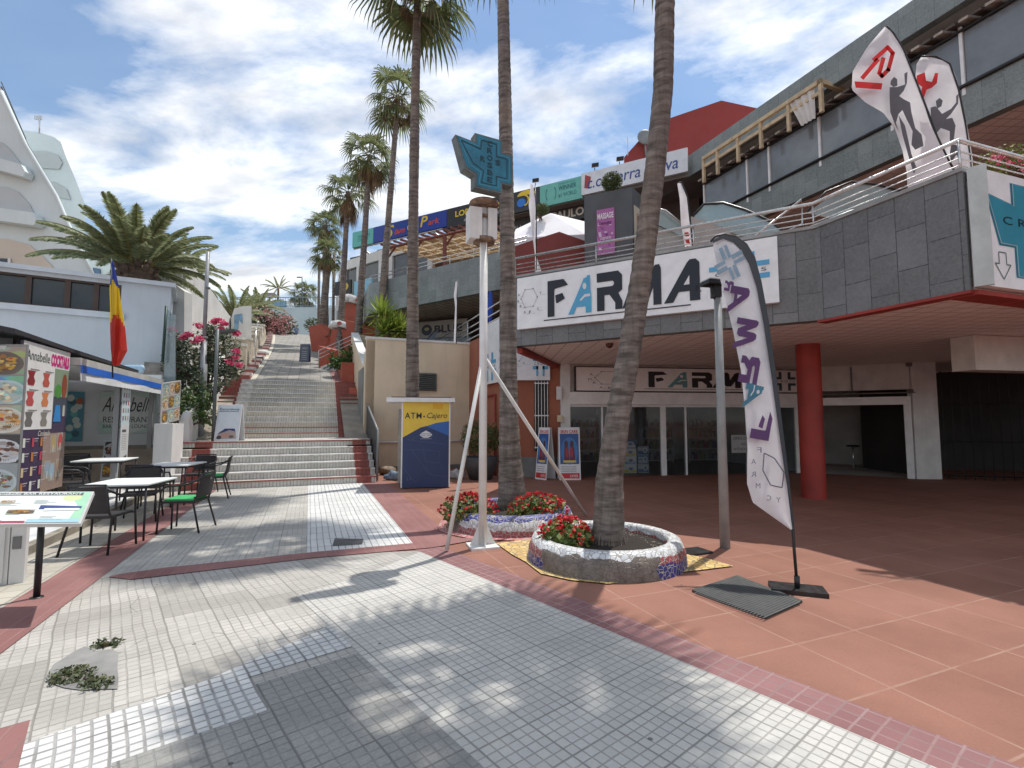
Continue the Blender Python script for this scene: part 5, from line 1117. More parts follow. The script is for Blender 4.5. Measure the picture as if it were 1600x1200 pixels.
shrub('big bush of faded pink oleander at the top of the ramp', 'shrub', [(at(420, 505, 43), (1.6, 1.2, 1.4), 1500), (at(438, 512, 43), (1.5, 1.2, 1.4), 1300), (at(405, 500, 42), (1.0, .8, 1.5), 700)], .30, M_OLEA, 33, [(at(u, v, 41.5), (1.0, .8, .8), 150) for u, v in ((412, 488), (428, 500), (440, 508), (425, 515), (437, 522), (445, 500), (408, 505))], at(425, 528, 43), name='oleander', fsize=.17, fmat=foliage('faded_petal', (0.36, 0.13, 0.14), (0.55, 0.28, 0.27), (0.6, 0.4, 0.36)))
shrub('bright green low bush in the red planter beside the ramp', 'shrub', [(at(540, 560, 20.5), (.7, .5, .4), 700), (at(530, 568, 20.3), (.5, .4, .3), 400), (at(556, 552, 21), (.5, .4, .5), 400)], .16, M_SHRUB, 34, None, at(540, 580, 20.5))
shrub('clipped box hedge ball at the top of the red planter wall', 'shrub', [(at(492, 508, 33), (.75, .6, .55), 700)], .16, M_BOX, 35, None, at(492, 522, 33))
shrub('small dark hedge below the clipped box ball', 'shrub', [(at(499, 518, 31), (.5, .5, .35), 400), (at(532, 520, 28), (.7, .4, .4), 500)], .16, M_BOX, 36, None, at(499, 528, 31))
# round topiary on the charcoal block, another further left
shrub('large round clipped bush standing on the charcoal block', 'topiary', [(at(956, 284, 15.9), (.36, .36, .31), 5200)], .055, M_BOX, 37, None, at(956, 303, 15.9), name='topiary_bush')
shrub('small round clipped bush beside the white parasol', 'topiary', [(at(845, 327, 18), (.34, .34, .22), 2600)], .055, M_BOX, 38, None, at(845, 345, 18), name='topiary_bush')
# yucca
def yucca(label, c, R, n, seed, name='yucca', nb=3):
    rnd = random.Random(seed); t = thing(name, label, 'plant', tuple(c - UP * R)); m = MB(M_YUC)
    for h in range(nb):
        cc_ = c + Vector((rnd.uniform(-.45, .45) * R, rnd.uniform(-.3, .3) * R, rnd.uniform(-.5, .3) * R))
        for i in range(n):
            az = i * 2.4; el = radians(85 - 110 * (i / n) + rnd.uniform(-8, 8)); d = Vector((cos(az) * cos(el), sin(az) * cos(el), sin(el))); s = Vector((-sin(az), cos(az), 0)) * .035 * R; L_ = R * rnd.uniform(.7, .95)
            m.add([cc_ + s, cc_ - s, cc_ + d * L_ * .5 - s * 1.5, cc_ + d * L_ * .5 + s * 1.5, cc_ + d * L_ - UP * .04 * R], [(0, 1, 2, 3), (3, 2, 4)])
    m.build('foliage', t); m = MB(M_TRUNKB); m.tube([c - UP * R * 1.2, c], .1 * R, 8); m.build('stem', t)
yucca('bright yellow-green yucca with spiky leaves above the cream building', at(607, 505, 17.8), 1.05, 60, 41, nb=4)
# ------------------------------------------------------------------ planters
def planter_mat(name, zones, bare=None):
    m, nt, b, N, L = nodes_of(name); o = N('ShaderNodeTexCoord').outputs['Object']; s = N('ShaderNodeSeparateXYZ'); L(o, s.inputs[0])
    n = vnoise(N, L, o, 5.5, 3, .5); z = mth(N, L, 'ADD', s.outputs[2], mth(N, L, 'MULTIPLY', mth(N, L, 'SUBTRACT', n, .5), .16))
    col = mixc(N, L, mth(N, L, 'GREATER_THAN', z, zones[0][0]), zones[0][2], zones[0][1])
    for th_, c_, _ in zones[1:]: col = mixc(N, L, mth(N, L, 'GREATER_THAN', z, th_), col, c_)
    vo = N('ShaderNodeTexVoronoi', feature='DISTANCE_TO_EDGE'); L(o, vo.inputs['Vector']); vo.inputs['Scale'].default_value = 19
    vc = N('ShaderNodeTexVoronoi', feature='F1'); L(o, vc.inputs['Vector']); vc.inputs['Scale'].default_value = 19; sc_ = N('ShaderNodeSeparateColor'); L(vc.outputs['Color'], sc_.inputs[0])
    col = mixc(N, L, mth(N, L, 'MULTIPLY', sc_.outputs[0], .35), col, (0.05, 0.05, 0.08)); col = mixc(N, L, mth(N, L, 'LESS_THAN', vo.outputs[0], .055), col, (0.40, 0.37, 0.33))
    if bare:
        # bare render where the tiles have fallen off: front side below the rim
        u_ = mth(N, L, 'ADD', s.outputs[0], mth(N, L, 'MULTIPLY', mth(N, L, 'SUBTRACT', vnoise(N, L, o, 3.0, 3), .5), .35))
        f1 = mth(N, L, 'LESS_THAN', u_, bare[1]); f0 = mth(N, L, 'GREATER_THAN', u_, bare[0]); fy = mth(N, L, 'LESS_THAN', s.outputs[1], .12); fz = mth(N, L, 'LESS_THAN', z, bare[2])
        f = mth(N, L, 'MULTIPLY', mth(N, L, 'MULTIPLY', f1, f0), mth(N, L, 'MULTIPLY', fy, fz))
        cem = mixc(N, L, ramp(N, L, vnoise(N, L, o, 7, 6, .7), .3, 0.0, .7, 1.0), (0.08, 0.062, 0.05), (0.24, 0.205, 0.17)); col = mixc(N, L, f, col, cem)
    L(col, b.inputs['Base Color']); b.inputs['Roughness'].default_value = .45
    bump(N, L, b, mth(N, L, 'ADD', ramp(N, L, vo.outputs[0], 0.0, 0.0, .08, 1.0), vnoise(N, L, o, 12, 5)), .6, .008); return m
MP1 = planter_mat('planter_tiles_white_red_blue', [(0.13, (0.36, 0.07, 0.07), (0.03, 0.035, 0.22)), (0.20, (0.74, 0.76, 0.76), None)], (-.78, .42, .215))
MP2 = planter_mat('planter_tiles_blue_white_red', [(0.09, (0.72, 0.74, 0.75), (0.35, 0.08, 0.08)), (0.20, (0.035, 0.05, 0.28), None)], (-1.1, -.75, .3))
M_SOIL = pm('soil', (0.035, 0.026, 0.019), .95, .4, 30, .8)
def planter(label, c, R, h, mat, flowers, seed, kx=1.0):
    t = thing('flower_planter', label, 'planter', (c.x, c.y, 0)); m = MB(mat); m.lathe((c.x, c.y, 0), [(R, 0), (R * .985, h * .5), (R * .93, h * .93), (R * .88, h), (R * .80, h), (R * .77, h * .93), (R * .76, h * .55)], 72); m.build('planter_rim', t)
    m = MB(M_SOIL); m.lathe((c.x, c.y, 0), [(R * .77, h * .62), (R * .4, h * .75), (0.001, h * .78)], 36)
    m.build('soil', t); rnd = random.Random(seed)
    m = MB(pm('wood_chips', (0.45, 0.38, 0.28), .8, .4, 30))
    for i in range(260):
        a = rnd.uniform(0, 6.28); r_ = R * .72 * sqrt(rnd.random()); z = h * (.62 + .15 * (1 - r_ / (R * .77))) + .008; q = Vector((c.x + r_ * cos(a), c.y + r_ * sin(a), z)); b_ = rnd.uniform(0, 6.28)
        m.box(q, (rnd.uniform(.01, .03), rnd.uniform(.004, .01), .006), b_)
    o = m.build('wood_chips', t); o['kind'] = 'stuff'
    for k, (fc, fr_, nn, lab) in enumerate(flowers):
        ft = thing('begonia_bed', lab, 'flowers', tuple(fc), 0); m = MB(M_BEG); clump(m, fc, fr_, nn, .07, rnd, shell=.25, aspect=1.4); m.build('foliage', ft)
        m = MB(M_REDF_)
        for j in range(int(nn / 20)):
            a = rnd.uniform(0, 6.28); el = rnd.uniform(.1, 1.5); d = Vector((cos(a) * cos(el) * fr_[0], sin(a) * cos(el) * fr_[1], sin(el) * fr_[2])) * rnd.uniform(.92, 1.06)
            clump(m, Vector(fc) + d, (.022, .022, .02), 9, .04, rnd, shell=.1, aspect=1.2)
        m.build('flowers', ft)
    return t
planter('big round mosaic planter with chipped rim around the leaning palm', PB, .90, .27, MP1, [(Vector((PB.x - .47, PB.y - .10, .24)), (.32, .34, .24), 1900, 'cluster of red begonias in the left half of the big planter')], 5)
planter('blue and white mosaic planter around the straight palm behind the white pole', PL, .97, .27, MP2, [(Vector((PL.x - .62, PL.y - .38, .22)), (.44, .34, .30), 2100, 'red begonias at the left end of the rear planter'), (Vector((PL.x + .40, PL.y - .33, .22)), (.47, .32, .29), 2100, 'red begonias right of the trunk in the rear planter')], 6)
# potted bush
q = Vector((-.84, 13.45, 0)); pt = thing('plant_pot', 'round dark plant pot standing against the cream building', 'pot', (q.x, q.y, 0)); m = MB(pm('dark_pot', (0.06, 0.065, 0.07), .5, .15, 4)); m.lathe((q.x, q.y, 0), [(.001, 0), (.30, 0), (.43, .35), (.47, .58), (.44, .6), (.41, .56), (.001, .54)], 32); m.build('pot', pt)
shrub('round potted bush with sparse yellow-green leaves behind the white pole', 'plant', [((q.x, q.y, 1.12), (.56, .50, .52), 4200)], .07, M_BOX, 39, None, (q.x, q.y, .54), name='potted_bush')
# weeds in the paving
for c_, r_, n_, lab in ((gp(166, 1010), .11, 160, 'small weed tuft on the patched concrete, furthest from the camera'), (gp(108, 1060), .15, 330, 'largest weed patch on the concrete repair'), (gp(150, 1073), .11, 170, 'low weed patch right of the largest one')):
    m = MB(foliage('weed_leaf', (0.05, 0.07, 0.03), (0.13, 0.15, 0.06), (0.16, 0.09, 0.06)) if 'weed_leaf' not in MATS else MATS['weed_leaf']); clump(m, c_ + UP * .02, (r_, r_ * .75, .035), n_ * 2, .035, random.Random(n_), shell=.1); tag(m.build('weed', loc=c_), lab, 'weeds')
# flowers / hedge on the far right terrace
shrub('mixed flowering hedge behind the railing at the far right of the terrace', 'hedge', [(at(1575 + i * 40, 252 + i * 4, 7.6), (.5, .3, .25), 900) for i in range(3)], .06, M_BEG, 44, [(at(1560 + i * 25, 245 + (i % 3) * 8, 7.3), (.2, .1, .12), 70) for i in range(6)], at(1590, 275, 7.6), name='hedge', fmat=M_PINKF, fsize=.05)
# ================================================================== LEFT SIDE
M_PALEB = pm('pale_blue_plaster', (0.58, 0.66, 0.72), .75, .08, .8, .03, streak=.10)
M_WHITEW = pm('white_plaster', (0.72, 0.72, 0.70), .8, .10, .9, .04, streak=.18)
M_HOTEL = pm('hotel_plaster', (0.64, 0.70, 0.70), .8, .08, .3, .02, streak=.08)
M_WIN = pm('dark_window_glass', (0.035, 0.05, 0.06), .06, .3, .6)
# --- restaurant annex building
a0, a1 = at(-60, 408, 11.9), at(268, 447, 14.2); z1_ = 5.42; a0.z = a1.z = 0
dx_ = (a1 - a0).normalized(); nx_ = Vector((dx_.y, -dx_.x, 0)); LA = (a1 - a0).length
def an(t, o=0.0, z=0.0): q = a0 + dx_ * t + nx_ * o; return Vector((q.x, q.y, z))
def ant(u): r_ = ray(u, 450); k_ = r_.x / r_.y; return (k_ * a0.y - a0.x) / (dx_.x - k_ * dx_.y)
bd = thing('annex_building', 'pale blue flat-roofed annex with a dark band of windows behind the restaurant', 'building', tuple(an(LA / 2)))
wz0, wz1 = at(0, 473, 12.3).z, at(0, 424, 12.3).z; tw = ant(190)
m = MB(M_PALEB); m.wall(an(-6), an(LA), 0, wz0, 4, 1); m.wall(an(-6), an(LA), wz1, z1_, 4, 1); m.wall(an(tw), an(LA), wz0, wz1, 4, 1); m.build('wall', bd)
m = MB(pm('pale_trim', (0.60, 0.68, 0.74), .5, .1, 2)); m.wall(an(-6, .12), an(LA + .1, .12), z1_, z1_ + .12, 4.2, 1); m.wall(an(-6, .08), an(tw + .1, .08), wz0 - .16, wz0, .2, 1); m.build('roof_edge', bd)
m = MB(M_WIN); m.wall(an(-6, -.14), an(tw, -.14), wz0, wz1, .05, 1); w_ = m.build('window', bd)
m = MB(pm('brown_frame', (0.07, 0.045, 0.035), .5, .2, 3))
for u in (-58, 43, 105, 150, 188): t = ant(u); m.wall(an(t - .06, -.06), an(t + .06, -.06), wz0 + .05, wz1 - .05, .08, 1)
m.wall(an(-6, -.05), an(tw, -.05), wz0, wz0 + .05, .1, 1); m.wall(an(-6, -.05), an(tw, -.05), wz1 - .05, wz1, .1, 1); m.build('frame', w_)
m = MB(M_STEEL); m.tube([an(0, .03, 3.05), an(LA, .03, 3.05)], .012, 5); m.build('cable', bd)
# --- hotel
ht = thing('hotel', 'white terraced hotel with sloping facade and rounded balcony openings', 'building', tuple(at(60, 420, 30)))
def hpoly(pts, Y, vec, mat, nm): m = MB(mat); m.ext([at(u, v, Y) for u, v in pts], vec); m.build(nm, ht)
hpoly([(-60, 60), (2, 138), (42, 225), (90, 305), (120, 375), (158, 452), (-60, 452)], 27, (-8, 7, 0), M_HOTEL, 'front_wing')
hpoly([(-60, 192), (38, 204), (62, 207), (84, 214), (95, 222), (103, 245), (118, 280), (133, 320), (134, 452), (-60, 452)], 34, (-8, 8, 0), M_HOTEL, 'rear_wing')
hpoly([(100, 380), (205, 392), (205, 470), (100, 470)], 33, (-3, 5, 0), M_HOTEL, 'low_wing')
M_RECSHADE = pm('hotel_recess_shade', (0.50, 0.53, 0.53), .8, .08, .4); M_WARMSHADE = pm('hotel_warm_recess_shade', (0.62, 0.54, 0.45), .8, .08, .5)
# rounded balcony openings: flat plates on the facade, recess shade put in their colour
def arch(pts, Y, mat, d, nm): m = MB(mat); m.ext([at(u, v, Y) for u, v in pts], (0, d, 0)); m.build(nm, ht)
for pts, mat in ((((-50, 212), (2, 222), (14, 232), (33, 257), (-50, 232)), M_RECSHADE), (((-50, 290), (10, 292), (28, 300), (45, 318), (52, 332), (-50, 318)), M_RECSHADE), (((-50, 372), (10, 373), (45, 382), (66, 400), (92, 428), (-50, 428)), M_WARMSHADE)):
    arch(pts, 26.93, mat, .05, 'balcony_shade_plate')
arch([(-50, 402), (12, 404), (12, 418), (-50, 418)], 26.85, M_WIN, .05, 'window')
m = MB(pm('window_edge', (0.7, 0.7, 0.68), .6)); m.ext([at(u, v, 26.84) for u, v in ((12, 403), (16, 403), (16, 418), (12, 418))], (0, .04, 0)); m.build('window_frame', ht)
# raised edge ribs following the slope
m = MB(M_HOTEL)
for pts in (((2, 142), (40, 226), (88, 306), (118, 376), (156, 450)),):
    m.tube([at(u, v, 26.9) for u, v in pts], .09, 6)
m.build('facade_rib', ht)
m = MB(M_RECSHADE); m.ext([at(u, v, 33.9) for u, v in ((44, 236), (70, 236), (90, 243), (97, 254), (92, 264), (60, 262), (44, 250))], (0, .05, 0)); m.ext([at(u, v, 33.9) for u, v in ((58, 283), (84, 284), (104, 296), (110, 312), (80, 306))], (0, .05, 0)); m.build('balcony_shade_plate', ht)  # flat plates on the rear wing, balcony shade painted as darker colour
for pts_ in ([(-50, 232), (33, 257), (39, 268), (36, 276), (-50, 252)], [(-50, 318), (52, 332), (58, 346), (52, 352), (-50, 338)]):
    m = MB(M_HOTEL); m.ext([at(u, v, 26.4) for u, v in pts_], (0, .5, 0)); m.build('balcony_parapet', ht)
m = MB(pm('dark_rail', (0.10, 0.12, 0.12), .5)); m.tube([at(2, 136, 27.1), at(42, 224, 27.1), at(88, 303, 27.1)], .05, 5); m.tube([at(2, 128, 27.1), at(40, 216, 27.1)], .03, 5); m.build('roof_rail', ht)
for (u0, v0, u1, v1) in ((133, 384, 150, 401), (153, 390, 170, 406), (171, 392, 186, 408), (145, 418, 156, 434)):
    m = MB(pm('blue_window', (0.08, 0.16, 0.26), .1, .2, 1)); m.ext([at(u, v, 32.9) for u, v in ((u0, v0), (u1, v0 + 2), (u1, v1), (u0, v1))], (0, .06, 0)); m.build('window', ht)
m = MB(M_STEEL); q = at(61, 208, 33); m.tube([q, at(62, 181, 33)], .05, 6); m.box(at(60, 184, 33), (.5, .1, .25)); tag(m.build('roof_mast', loc=q), 'thin mast with a small box on the hotel roof', 'antenna')
# --- white walls climbing left of the stairs
def wallp(label, pts, Y, vec, mat=M_WHITEW, cat='wall', nm='white_wall'):
    m = MB(mat); g = [at(*(p if len(p) == 3 else (p[0], p[1], Y))) for p in pts]; m.ext(g, vec); o = m.build(nm, loc=(g[0].x, g[0].y, 0)); return tag(o, label, cat)
P1w = -4.2
def wpt(u, v):  # point on the vertical plane p = P1w seen at pixel
    r_ = ray(u, v); k_ = r_.x / r_.y; s_ = P1w * (CE - k_ * SE) / (SE + k_ * CE); q = PS(P1w, s_); q.z = EYE + r_.z / r_.y * q.y; return q
m = MB(M_WHITEW)
pts = [(286, 394), (365, 502), (392, 545), (380, 600), (330, 640), (286, 640)]
g = [wpt(286, 394), wpt(300, 412), wpt(366, 503), wpt(366, 600), wpt(286, 640)]; m.ext(g, RV * -.35)
tag(m.build('white_wall', loc=(g[0].x, g[0].y, 0)), 'tall white wall whose top slopes away behind the thin grey lamp pole', 'wall')
q = wpt(286, 394); m = MB(M_WHITEW); l_ = q - RV * 1.0; m.prism([l_, q, q + EV * .4, l_ + EV * .4], 0, q.z); 
tag(m.build('white_pillar', loc=(q.x, q.y, 0)), 'tall white end pier of the sloping wall beside the grey lamp pole', 'wall')
wallp('lower white wall step left of the tall pier, next to the glass screen', [(252, 437), (268, 440), (288, 455), (288, 640), (252, 640)], 16.0, (0, .4, 0))
P1w = -3.9
g0_ = wpt(366, 482); g1_ = wpt(392, 478)
m = MB(M_WHITEW); q = wpt(392, 480); P1w = -4.4
wallp('white pier with faded blue paint marks halfway up the stairs', [(361, 498), (366, 482), (380, 478), (393, 478), (393, 560), (361, 600)], 27.0, (-2.2, 3.6, 0))
m = MB(pm('faded_blue', (0.25, 0.42, 0.58), .8, .3, 3)); m.ext([at(u, v, 26.97) for u, v in ((366, 492), (378, 490), (379, 506), (373, 500), (371, 520), (366, 518))], (0, .02, 0)); tag(m.build('paint_mark', loc=tuple(at(372, 505, 26.97))), 'faded blue paint mark on the white pier', 'paint')
m = MB(M_WHITEW)
# cream stepped planters beside the ramp
for i in range(7):
    s = 20.5 + i * 3.6; z = rz_(s) + .25; m.use(pm('cream_plaster', (0.60, 0.54, 0.43), .85, .25, 2, .1, streak=.3))
    m.prism([PS(rp(-4.2, s), s), PS(rp(-2.45, s), s), PS(rp(-2.45, s + 3.6), s + 3.6), PS(rp(-4.2, s + 3.6), s + 3.6)], z - 2.5, z + .62)
    m.use(M_NOSE); m.prism([PS(rp(-4.25, s), s - .06), PS(rp(-2.43, s), s - .06), PS(rp(-2.43, s), s + .3), PS(rp(-4.25, s), s + .3)], z + .62, z + .74)
tag(m.build('planter_steps', loc=tuple(PS(-3.3, 20.5, ZR))), 'cream stepped planter beds climbing between the white wall and the ramp', 'planter')
# white rounded kerb walls of the lower flight
m = MB(M_WHITEW)
path = [PS(-3.02, 14.7, 1.55), PS(-3.02, 15.4, 1.95), PS(-3.02, 16.4, 2.15), PS(-3.0, 17.6, 2.75), PS(-2.98, 18.6, 3.3), PS(-2.95, 19.4, 3.75)]
for a_, b_ in zip(path, path[1:]):
    m.hexa([Vector((*q.xy, .6)) for q in (a_, a_ - RV * -.22, b_ - RV * -.22, b_)] + [a_, a_ + RV * .22, b_ + RV * .22, b_])
m.tube([p + RV * .11 for p in path], .115, 8); tag(m.build('parapet_wall', loc=tuple(path[0])), 'low white rounded parapet wall climbing the left edge of the stairs', 'wall')
q0_ = at(241, 664, 11.2); q1_ = at(300, 662, 12.0); q0_.z = q1_.z = 0
m = MB(M_WHITEW); m.wall(q0_, at(270, 663, 11.3).xy.to_3d(), 0, 1.5, .7, 1); tag(m.build('plinth_wall', loc=(q0_.x, q0_.y, 0)), 'low white plinth between the restaurant and the stairs', 'wall')
m = MB(pm('block_wall', (0.34, 0.32, 0.30), .9, .3, 4, .4)); m.wall(at(224, 590, 13.7).xy.to_3d(), at(262, 590, 14.0).xy.to_3d(), .3, at(240, 566, 13.8).z, .3, 1); m.use(M_WHITEW); m.wall(at(206, 610, 13.4).xy.to_3d(), at(266, 602, 13.8).xy.to_3d(), .3, at(240, 592, 13.6).z, .25, 1); tag(m.build('block_wall', loc=tuple(at(240, 700, 12.7))), 'grey block wall stub above the right end of the restaurant', 'wall')
# glass wind screen with green post
gs = thing('glass_screen', 'grey glass screen with a dark green post at the corner of the annex', 'screen', tuple(at(258, 562, 13)))
m = MB(glassy('screen_glass', (0.35, 0.42, 0.44), .5)); m.ext([at(u, v, 13.2) for u, v in ((258, 480), (274, 494), (274, 600), (256, 600))], (0, .02, 0)); m.build('glass', gs)
m = MB(pm('green_post', (0.015, 0.05, 0.035), .5)); m.tube([at(260, 478, 13.1), at(254, 565, 13.1)], .035, 8); m.build('post', gs)
# hilltop: blue-white wall, fence and kiosk
m = MB(pm('hill_wall_blue', (0.50, 0.60, 0.64), .8, .1, .5, streak=.1)); w0_, w1_ = at(300, 480, 58), at(560, 482, 58); w0_.z = w1_.z = 0; m.wall(w0_, w1_, 6, at(450, 480, 58).z, .4, 1)
tag(m.build('retaining_wall', loc=tuple(at(450, 520, 58))), 'pale blue retaining wall closing the view at the top of the ramp', 'wall')
fz = at(450, 480, 58).z; fn = thing('hilltop_fence', 'bluish railing on top of the pale retaining wall', 'fence', tuple(at(450, 480, 58)))
m = MB(pm('fence_blue', (0.16, 0.24, 0.30), .5, .2, 2))
for z in (.15, 1.2): m.tube([Vector((w0_.x + 5, 58.1, fz + z)), Vector((w1_.x + 3, 58.1, fz + z))], .05, 5)
m.build('rail', fn); m = MB(MATS['fence_blue'])
for i in range(60): x = w0_.x + 5 + (w1_.x - w0_.x - 2) * i / 59; m.tube([Vector((x, 58.1, fz)), Vector((x, 58.1, fz + 1.25))], .025, 4)
m.build('post', fn)
for i in range(1): pass
m = MB(pm('light_blue_panel', (0.30, 0.50, 0.66), .5, .2, 2)); m.ext([at(u, v, 58.3) for u, v in ((410, 470), (448, 470), (448, 480), (410, 480))], (0, .05, 0)); tag(m.build('fence_panel', loc=tuple(at(430, 480, 58.3))), 'light blue panel filling the hilltop railing below the kiosk', 'panel')
kk = thing('kiosk', 'open kiosk with a flat brown hipped roof on the hilltop', 'kiosk', tuple(at(420, 480, 59)))
m = MB(pm('kiosk_roof', (0.19, 0.17, 0.15), .8)); m.add([at(404, 464, 58), at(436, 464, 58), at(436, 463, 63), at(404, 463, 63), at(410, 457.5, 60), at(428, 457.5, 60)], [(0, 1, 5, 4), (1, 2, 5), (2, 3, 4, 5), (3, 0, 4), (3, 2, 1, 0)]); m.build('roof', kk)
for u in (408, 421, 434): m = MB(MATS['fence_blue']); m.tube([at(u, 464, 59), at(u, 482, 59)], .09, 6); m.build('post', kk)
for i, (u, v0, v1, arm, lab) in enumerate(((472, 480, 432, -5, 'tall thin street lamp standing on the hilltop'), (461, 480, 452, -4, 'shorter street lamp left of the tall hilltop lamp'))):
    t = thing('street_lamp', lab, 'street lamp', tuple(at(u, v0, 59)), 0, 'street lamps on the hilltop'); m = MB(MATS['dark_rail']); m.tube([at(u, v0, 59), at(u, v1, 59)], .06, 6); m.build('pole', t)
    m = MB(MATS['dark_rail']); m.tube([at(u, v1 + 1, 59), at(u + arm, v1 + 1, 59)], .05, 5); m.box(at(u + arm, v1 + 1.2, 59), (.5, .2, .1)); m.build('lamp_head', t)
# hand-rail posts on the side steps
for i, (u, v0, v1, Y, lab) in enumerate(((398, 592, 514, 21.0, 'thin steel hand-rail pole on the cream planter steps'), (401, 520, 503, 36, 'small white post at the top of the planter steps'))):
    m = MB(M_STEEL); m.tube([at(u, v0, Y), at(u + 2, v1, Y)], .025 + .01 * i, 6); m.ball(at(u + 2, v1, Y), .05 + .04 * i, 8); tag(m.build('handrail_post', loc=tuple(at(u, v0, Y))), lab, 'post')
for i, (u, v, Y) in enumerate(((411, 552, 26), (404, 562, 24.5), (401, 571, 23))):
    m = MB(M_WHITEW); m.ball(at(u, v, Y), .28, 10, (1.2, .8, .7)); tag(m.build('white_stone', loc=tuple(at(u, v, Y))), ('uppermost of the three white painted stones beside the ramp', 'middle one of the three white painted stones beside the ramp', 'lowest of the three white painted stones beside the ramp')[i], 'stone', 'white stones beside the ramp')
# person near the hilltop
def person(label, base, h, rz, top, legs, skin=(0.40, 0.25, 0.18), hair=(0.05, 0.035, 0.03)):
    J = {'pel': (0, 0, .52), 'ch': (0, 0, .72), 'nk': (0, 0, .83), 'hd': (0, .01, .92), 'tp': (0, 0, .985)}
    vs = [(0, 0, .52), (0, 0, .62), (0, 0, .74), (0, 0, .83), (0, .01, .90), (0, .01, .97)]; rr = [.085, .075, .088, .032, .052, .045]
    es = [(0, 1), (1, 2), (2, 3), (3, 4), (4, 5)]
    for s_ in (-1, 1):
        o = len(vs); vs += [(s_ * .105, 0, .80), (s_ * .135, -.01, .64), (s_ * .125, .05, .50), (s_ * .12, .07, .45)]; rr += [.04, .028, .021, .022]; es += [(2, o), (o, o + 1), (o + 1, o + 2), (o + 2, o + 3)]
        o = len(vs); vs += [(s_ * .055, 0, .46), (s_ * .06, .03 * s_, .27), (s_ * .062, -.01 + .03 * s_, .05), (s_ * .065, .06 + .03 * s_, .02)]; rr += [.058, .04, .024, .022]; es += [(0, o), (o, o + 1), (o + 1, o + 2), (o + 2, o + 3)]
    me = bpy.data.meshes.new('p'); me.from_pydata([Vector(v) * h for v in vs], es, []); o = bpy.data.objects.new('p', me); COL.objects.link(o)
    md = o.modifiers.new('s', 'SKIN')
    for v, r in zip(me.skin_vertices[0].data, rr): v.radius = (r * h, r * h * .8)
    me.skin_vertices[0].data[0].use_root = True
    sb = o.modifiers.new('u', 'SUBSURF'); sb.levels = 1; dg = bpy.context.evaluated_depsgraph_get(); m2 = bpy.data.meshes.new_from_object(o.evaluated_get(dg)); bpy.data.objects.remove(o)
    body = bpy.data.objects.new('person', m2); COL.objects.link(body); body.location = base; body.rotation_euler = (0, 0, rz)
    m2.materials.clear()
    for nm, c in (('person_skin', skin), ('person_top', top), ('person_legs', legs), ('person_hair', hair)): m2.materials.append(pm(nm + label[:6], c, .8, .1, 4))
    for p in m2.polygons:
        z = p.center.z / h; x = abs(p.center.x) / h; p.use_smooth = True
        p.material_index = 3 if (z > .945 or (z > .90 and p.center.y < -.01 * h)) else 0 if (z > .815 or (x > .10 and z < .66 and z > .4)) else 1 if z > .5 else 2
    return tag(body, label, 'person')
pb_ = at(463, 521.5, 48.5); person('person in blue clothes standing beyond the top of the ramp', (pb_.x, pb_.y, ZR1 - .02), 1.72, pi, (0.12, 0.20, 0.42), (0.10, 0.15, 0.30))
# ================================================================== RESTAURANT
PBTH = -3.7
def bs(u):  # s on the booth plane for a pixel column
    r_ = ray(u, 600); k_ = r_.x / r_.y; return PBTH * (CE - k_ * SE) / (SE + k_ * CE)
sA, sB, sC, sD = bs(28), bs(103), bs(186), bs(240)
rb = thing('restaurant_booth', 'open-fronted restaurant pavilion with blue and white striped awning edge', 'building', tuple(PS(PBTH - 1.5, 9, 0)))
M_GPOST = pm('grey_post', (0.28, 0.29, 0.30), .45, .1, 3)
m = MB(M_GPOST)
for s_ in (sC, sD - .05): m.obox(PS(PBTH - .07, s_, .09), RV * .09, EV * .09, UP * 2.4)
m.build('post', rb)
m = MB(M_BLACK); m.obox(PS(PBTH - .25, sA + .06, .09), RV * .14, EV * .1, UP * 2.62); m.build('post', rb)
m = MB(pm('awning_black', (0.03, 0.03, 0.035), .7, .2, 3))
zr_ = at(28, 531, PS(PBTH, sA).y).z + .03; rf = [PS(PBTH + .06, sA - .3, zr_ + .02), PS(PBTH + .06, sB, zr_ - .02), PS(PBTH + .06, sC + 1.0, 2.66), PS(PBTH - 2.2, sC + 1.0, 3.0), PS(PBTH - 2.2, sA - .3, 3.2)]
m.ext(rf, UP * .06); m.build('roof', rb)
m = MB(pm('roof_frame', (0.55, 0.54, 0.50), .5, .15, 3)); m.obox(PS(PBTH + .0, sB + .04, 2.50), RV * .16, EV * (sD - sB + .16), UP * .12); m.build('gutter', rb)
m = MB(PRINT)
for z0_, z1q, c in ((2.37, 2.50, (0.02, 0.13, 0.55)), (2.24, 2.37, (0.75, 0.77, 0.78))):
    m.col = c; n_ = 16
    for i in range(n_):
        a_ = sB + .04 + (sD - sB + .06) * i / n_; b_ = sB + .04 + (sD - sB + .06) * (i + 1) / n_
        m.hexa([PS(PBTH + .17 + .01 * sin(i), a_, z0_), PS(PBTH + .18 + .01 * sin(i), a_, z0_), PS(PBTH + .18 + .01 * sin(i + 1), b_, z0_), PS(PBTH + .17 + .01 * sin(i + 1), b_, z0_), PS(PBTH + .16, a_, z1q), PS(PBTH + .17, a_, z1q), PS(PBTH + .17, b_, z1q), PS(PBTH + .16, b_, z1q)])
m.build('awning_valance', rb)
m = MB(pm('booth_wall', (0.64, 0.68, 0.70), .7, .1, 1.5)); m.wall(PS(PBTH - 3.9, sD + .25), PS(PBTH + .1, sD + .25), .09, 2.75, .15, 1); m.wall(PS(PBTH - 3.9, sA - .3), PS(PBTH - 3.9, sD + .3), .09, 3.1, .15, -1); m.build('back_wall', rb)
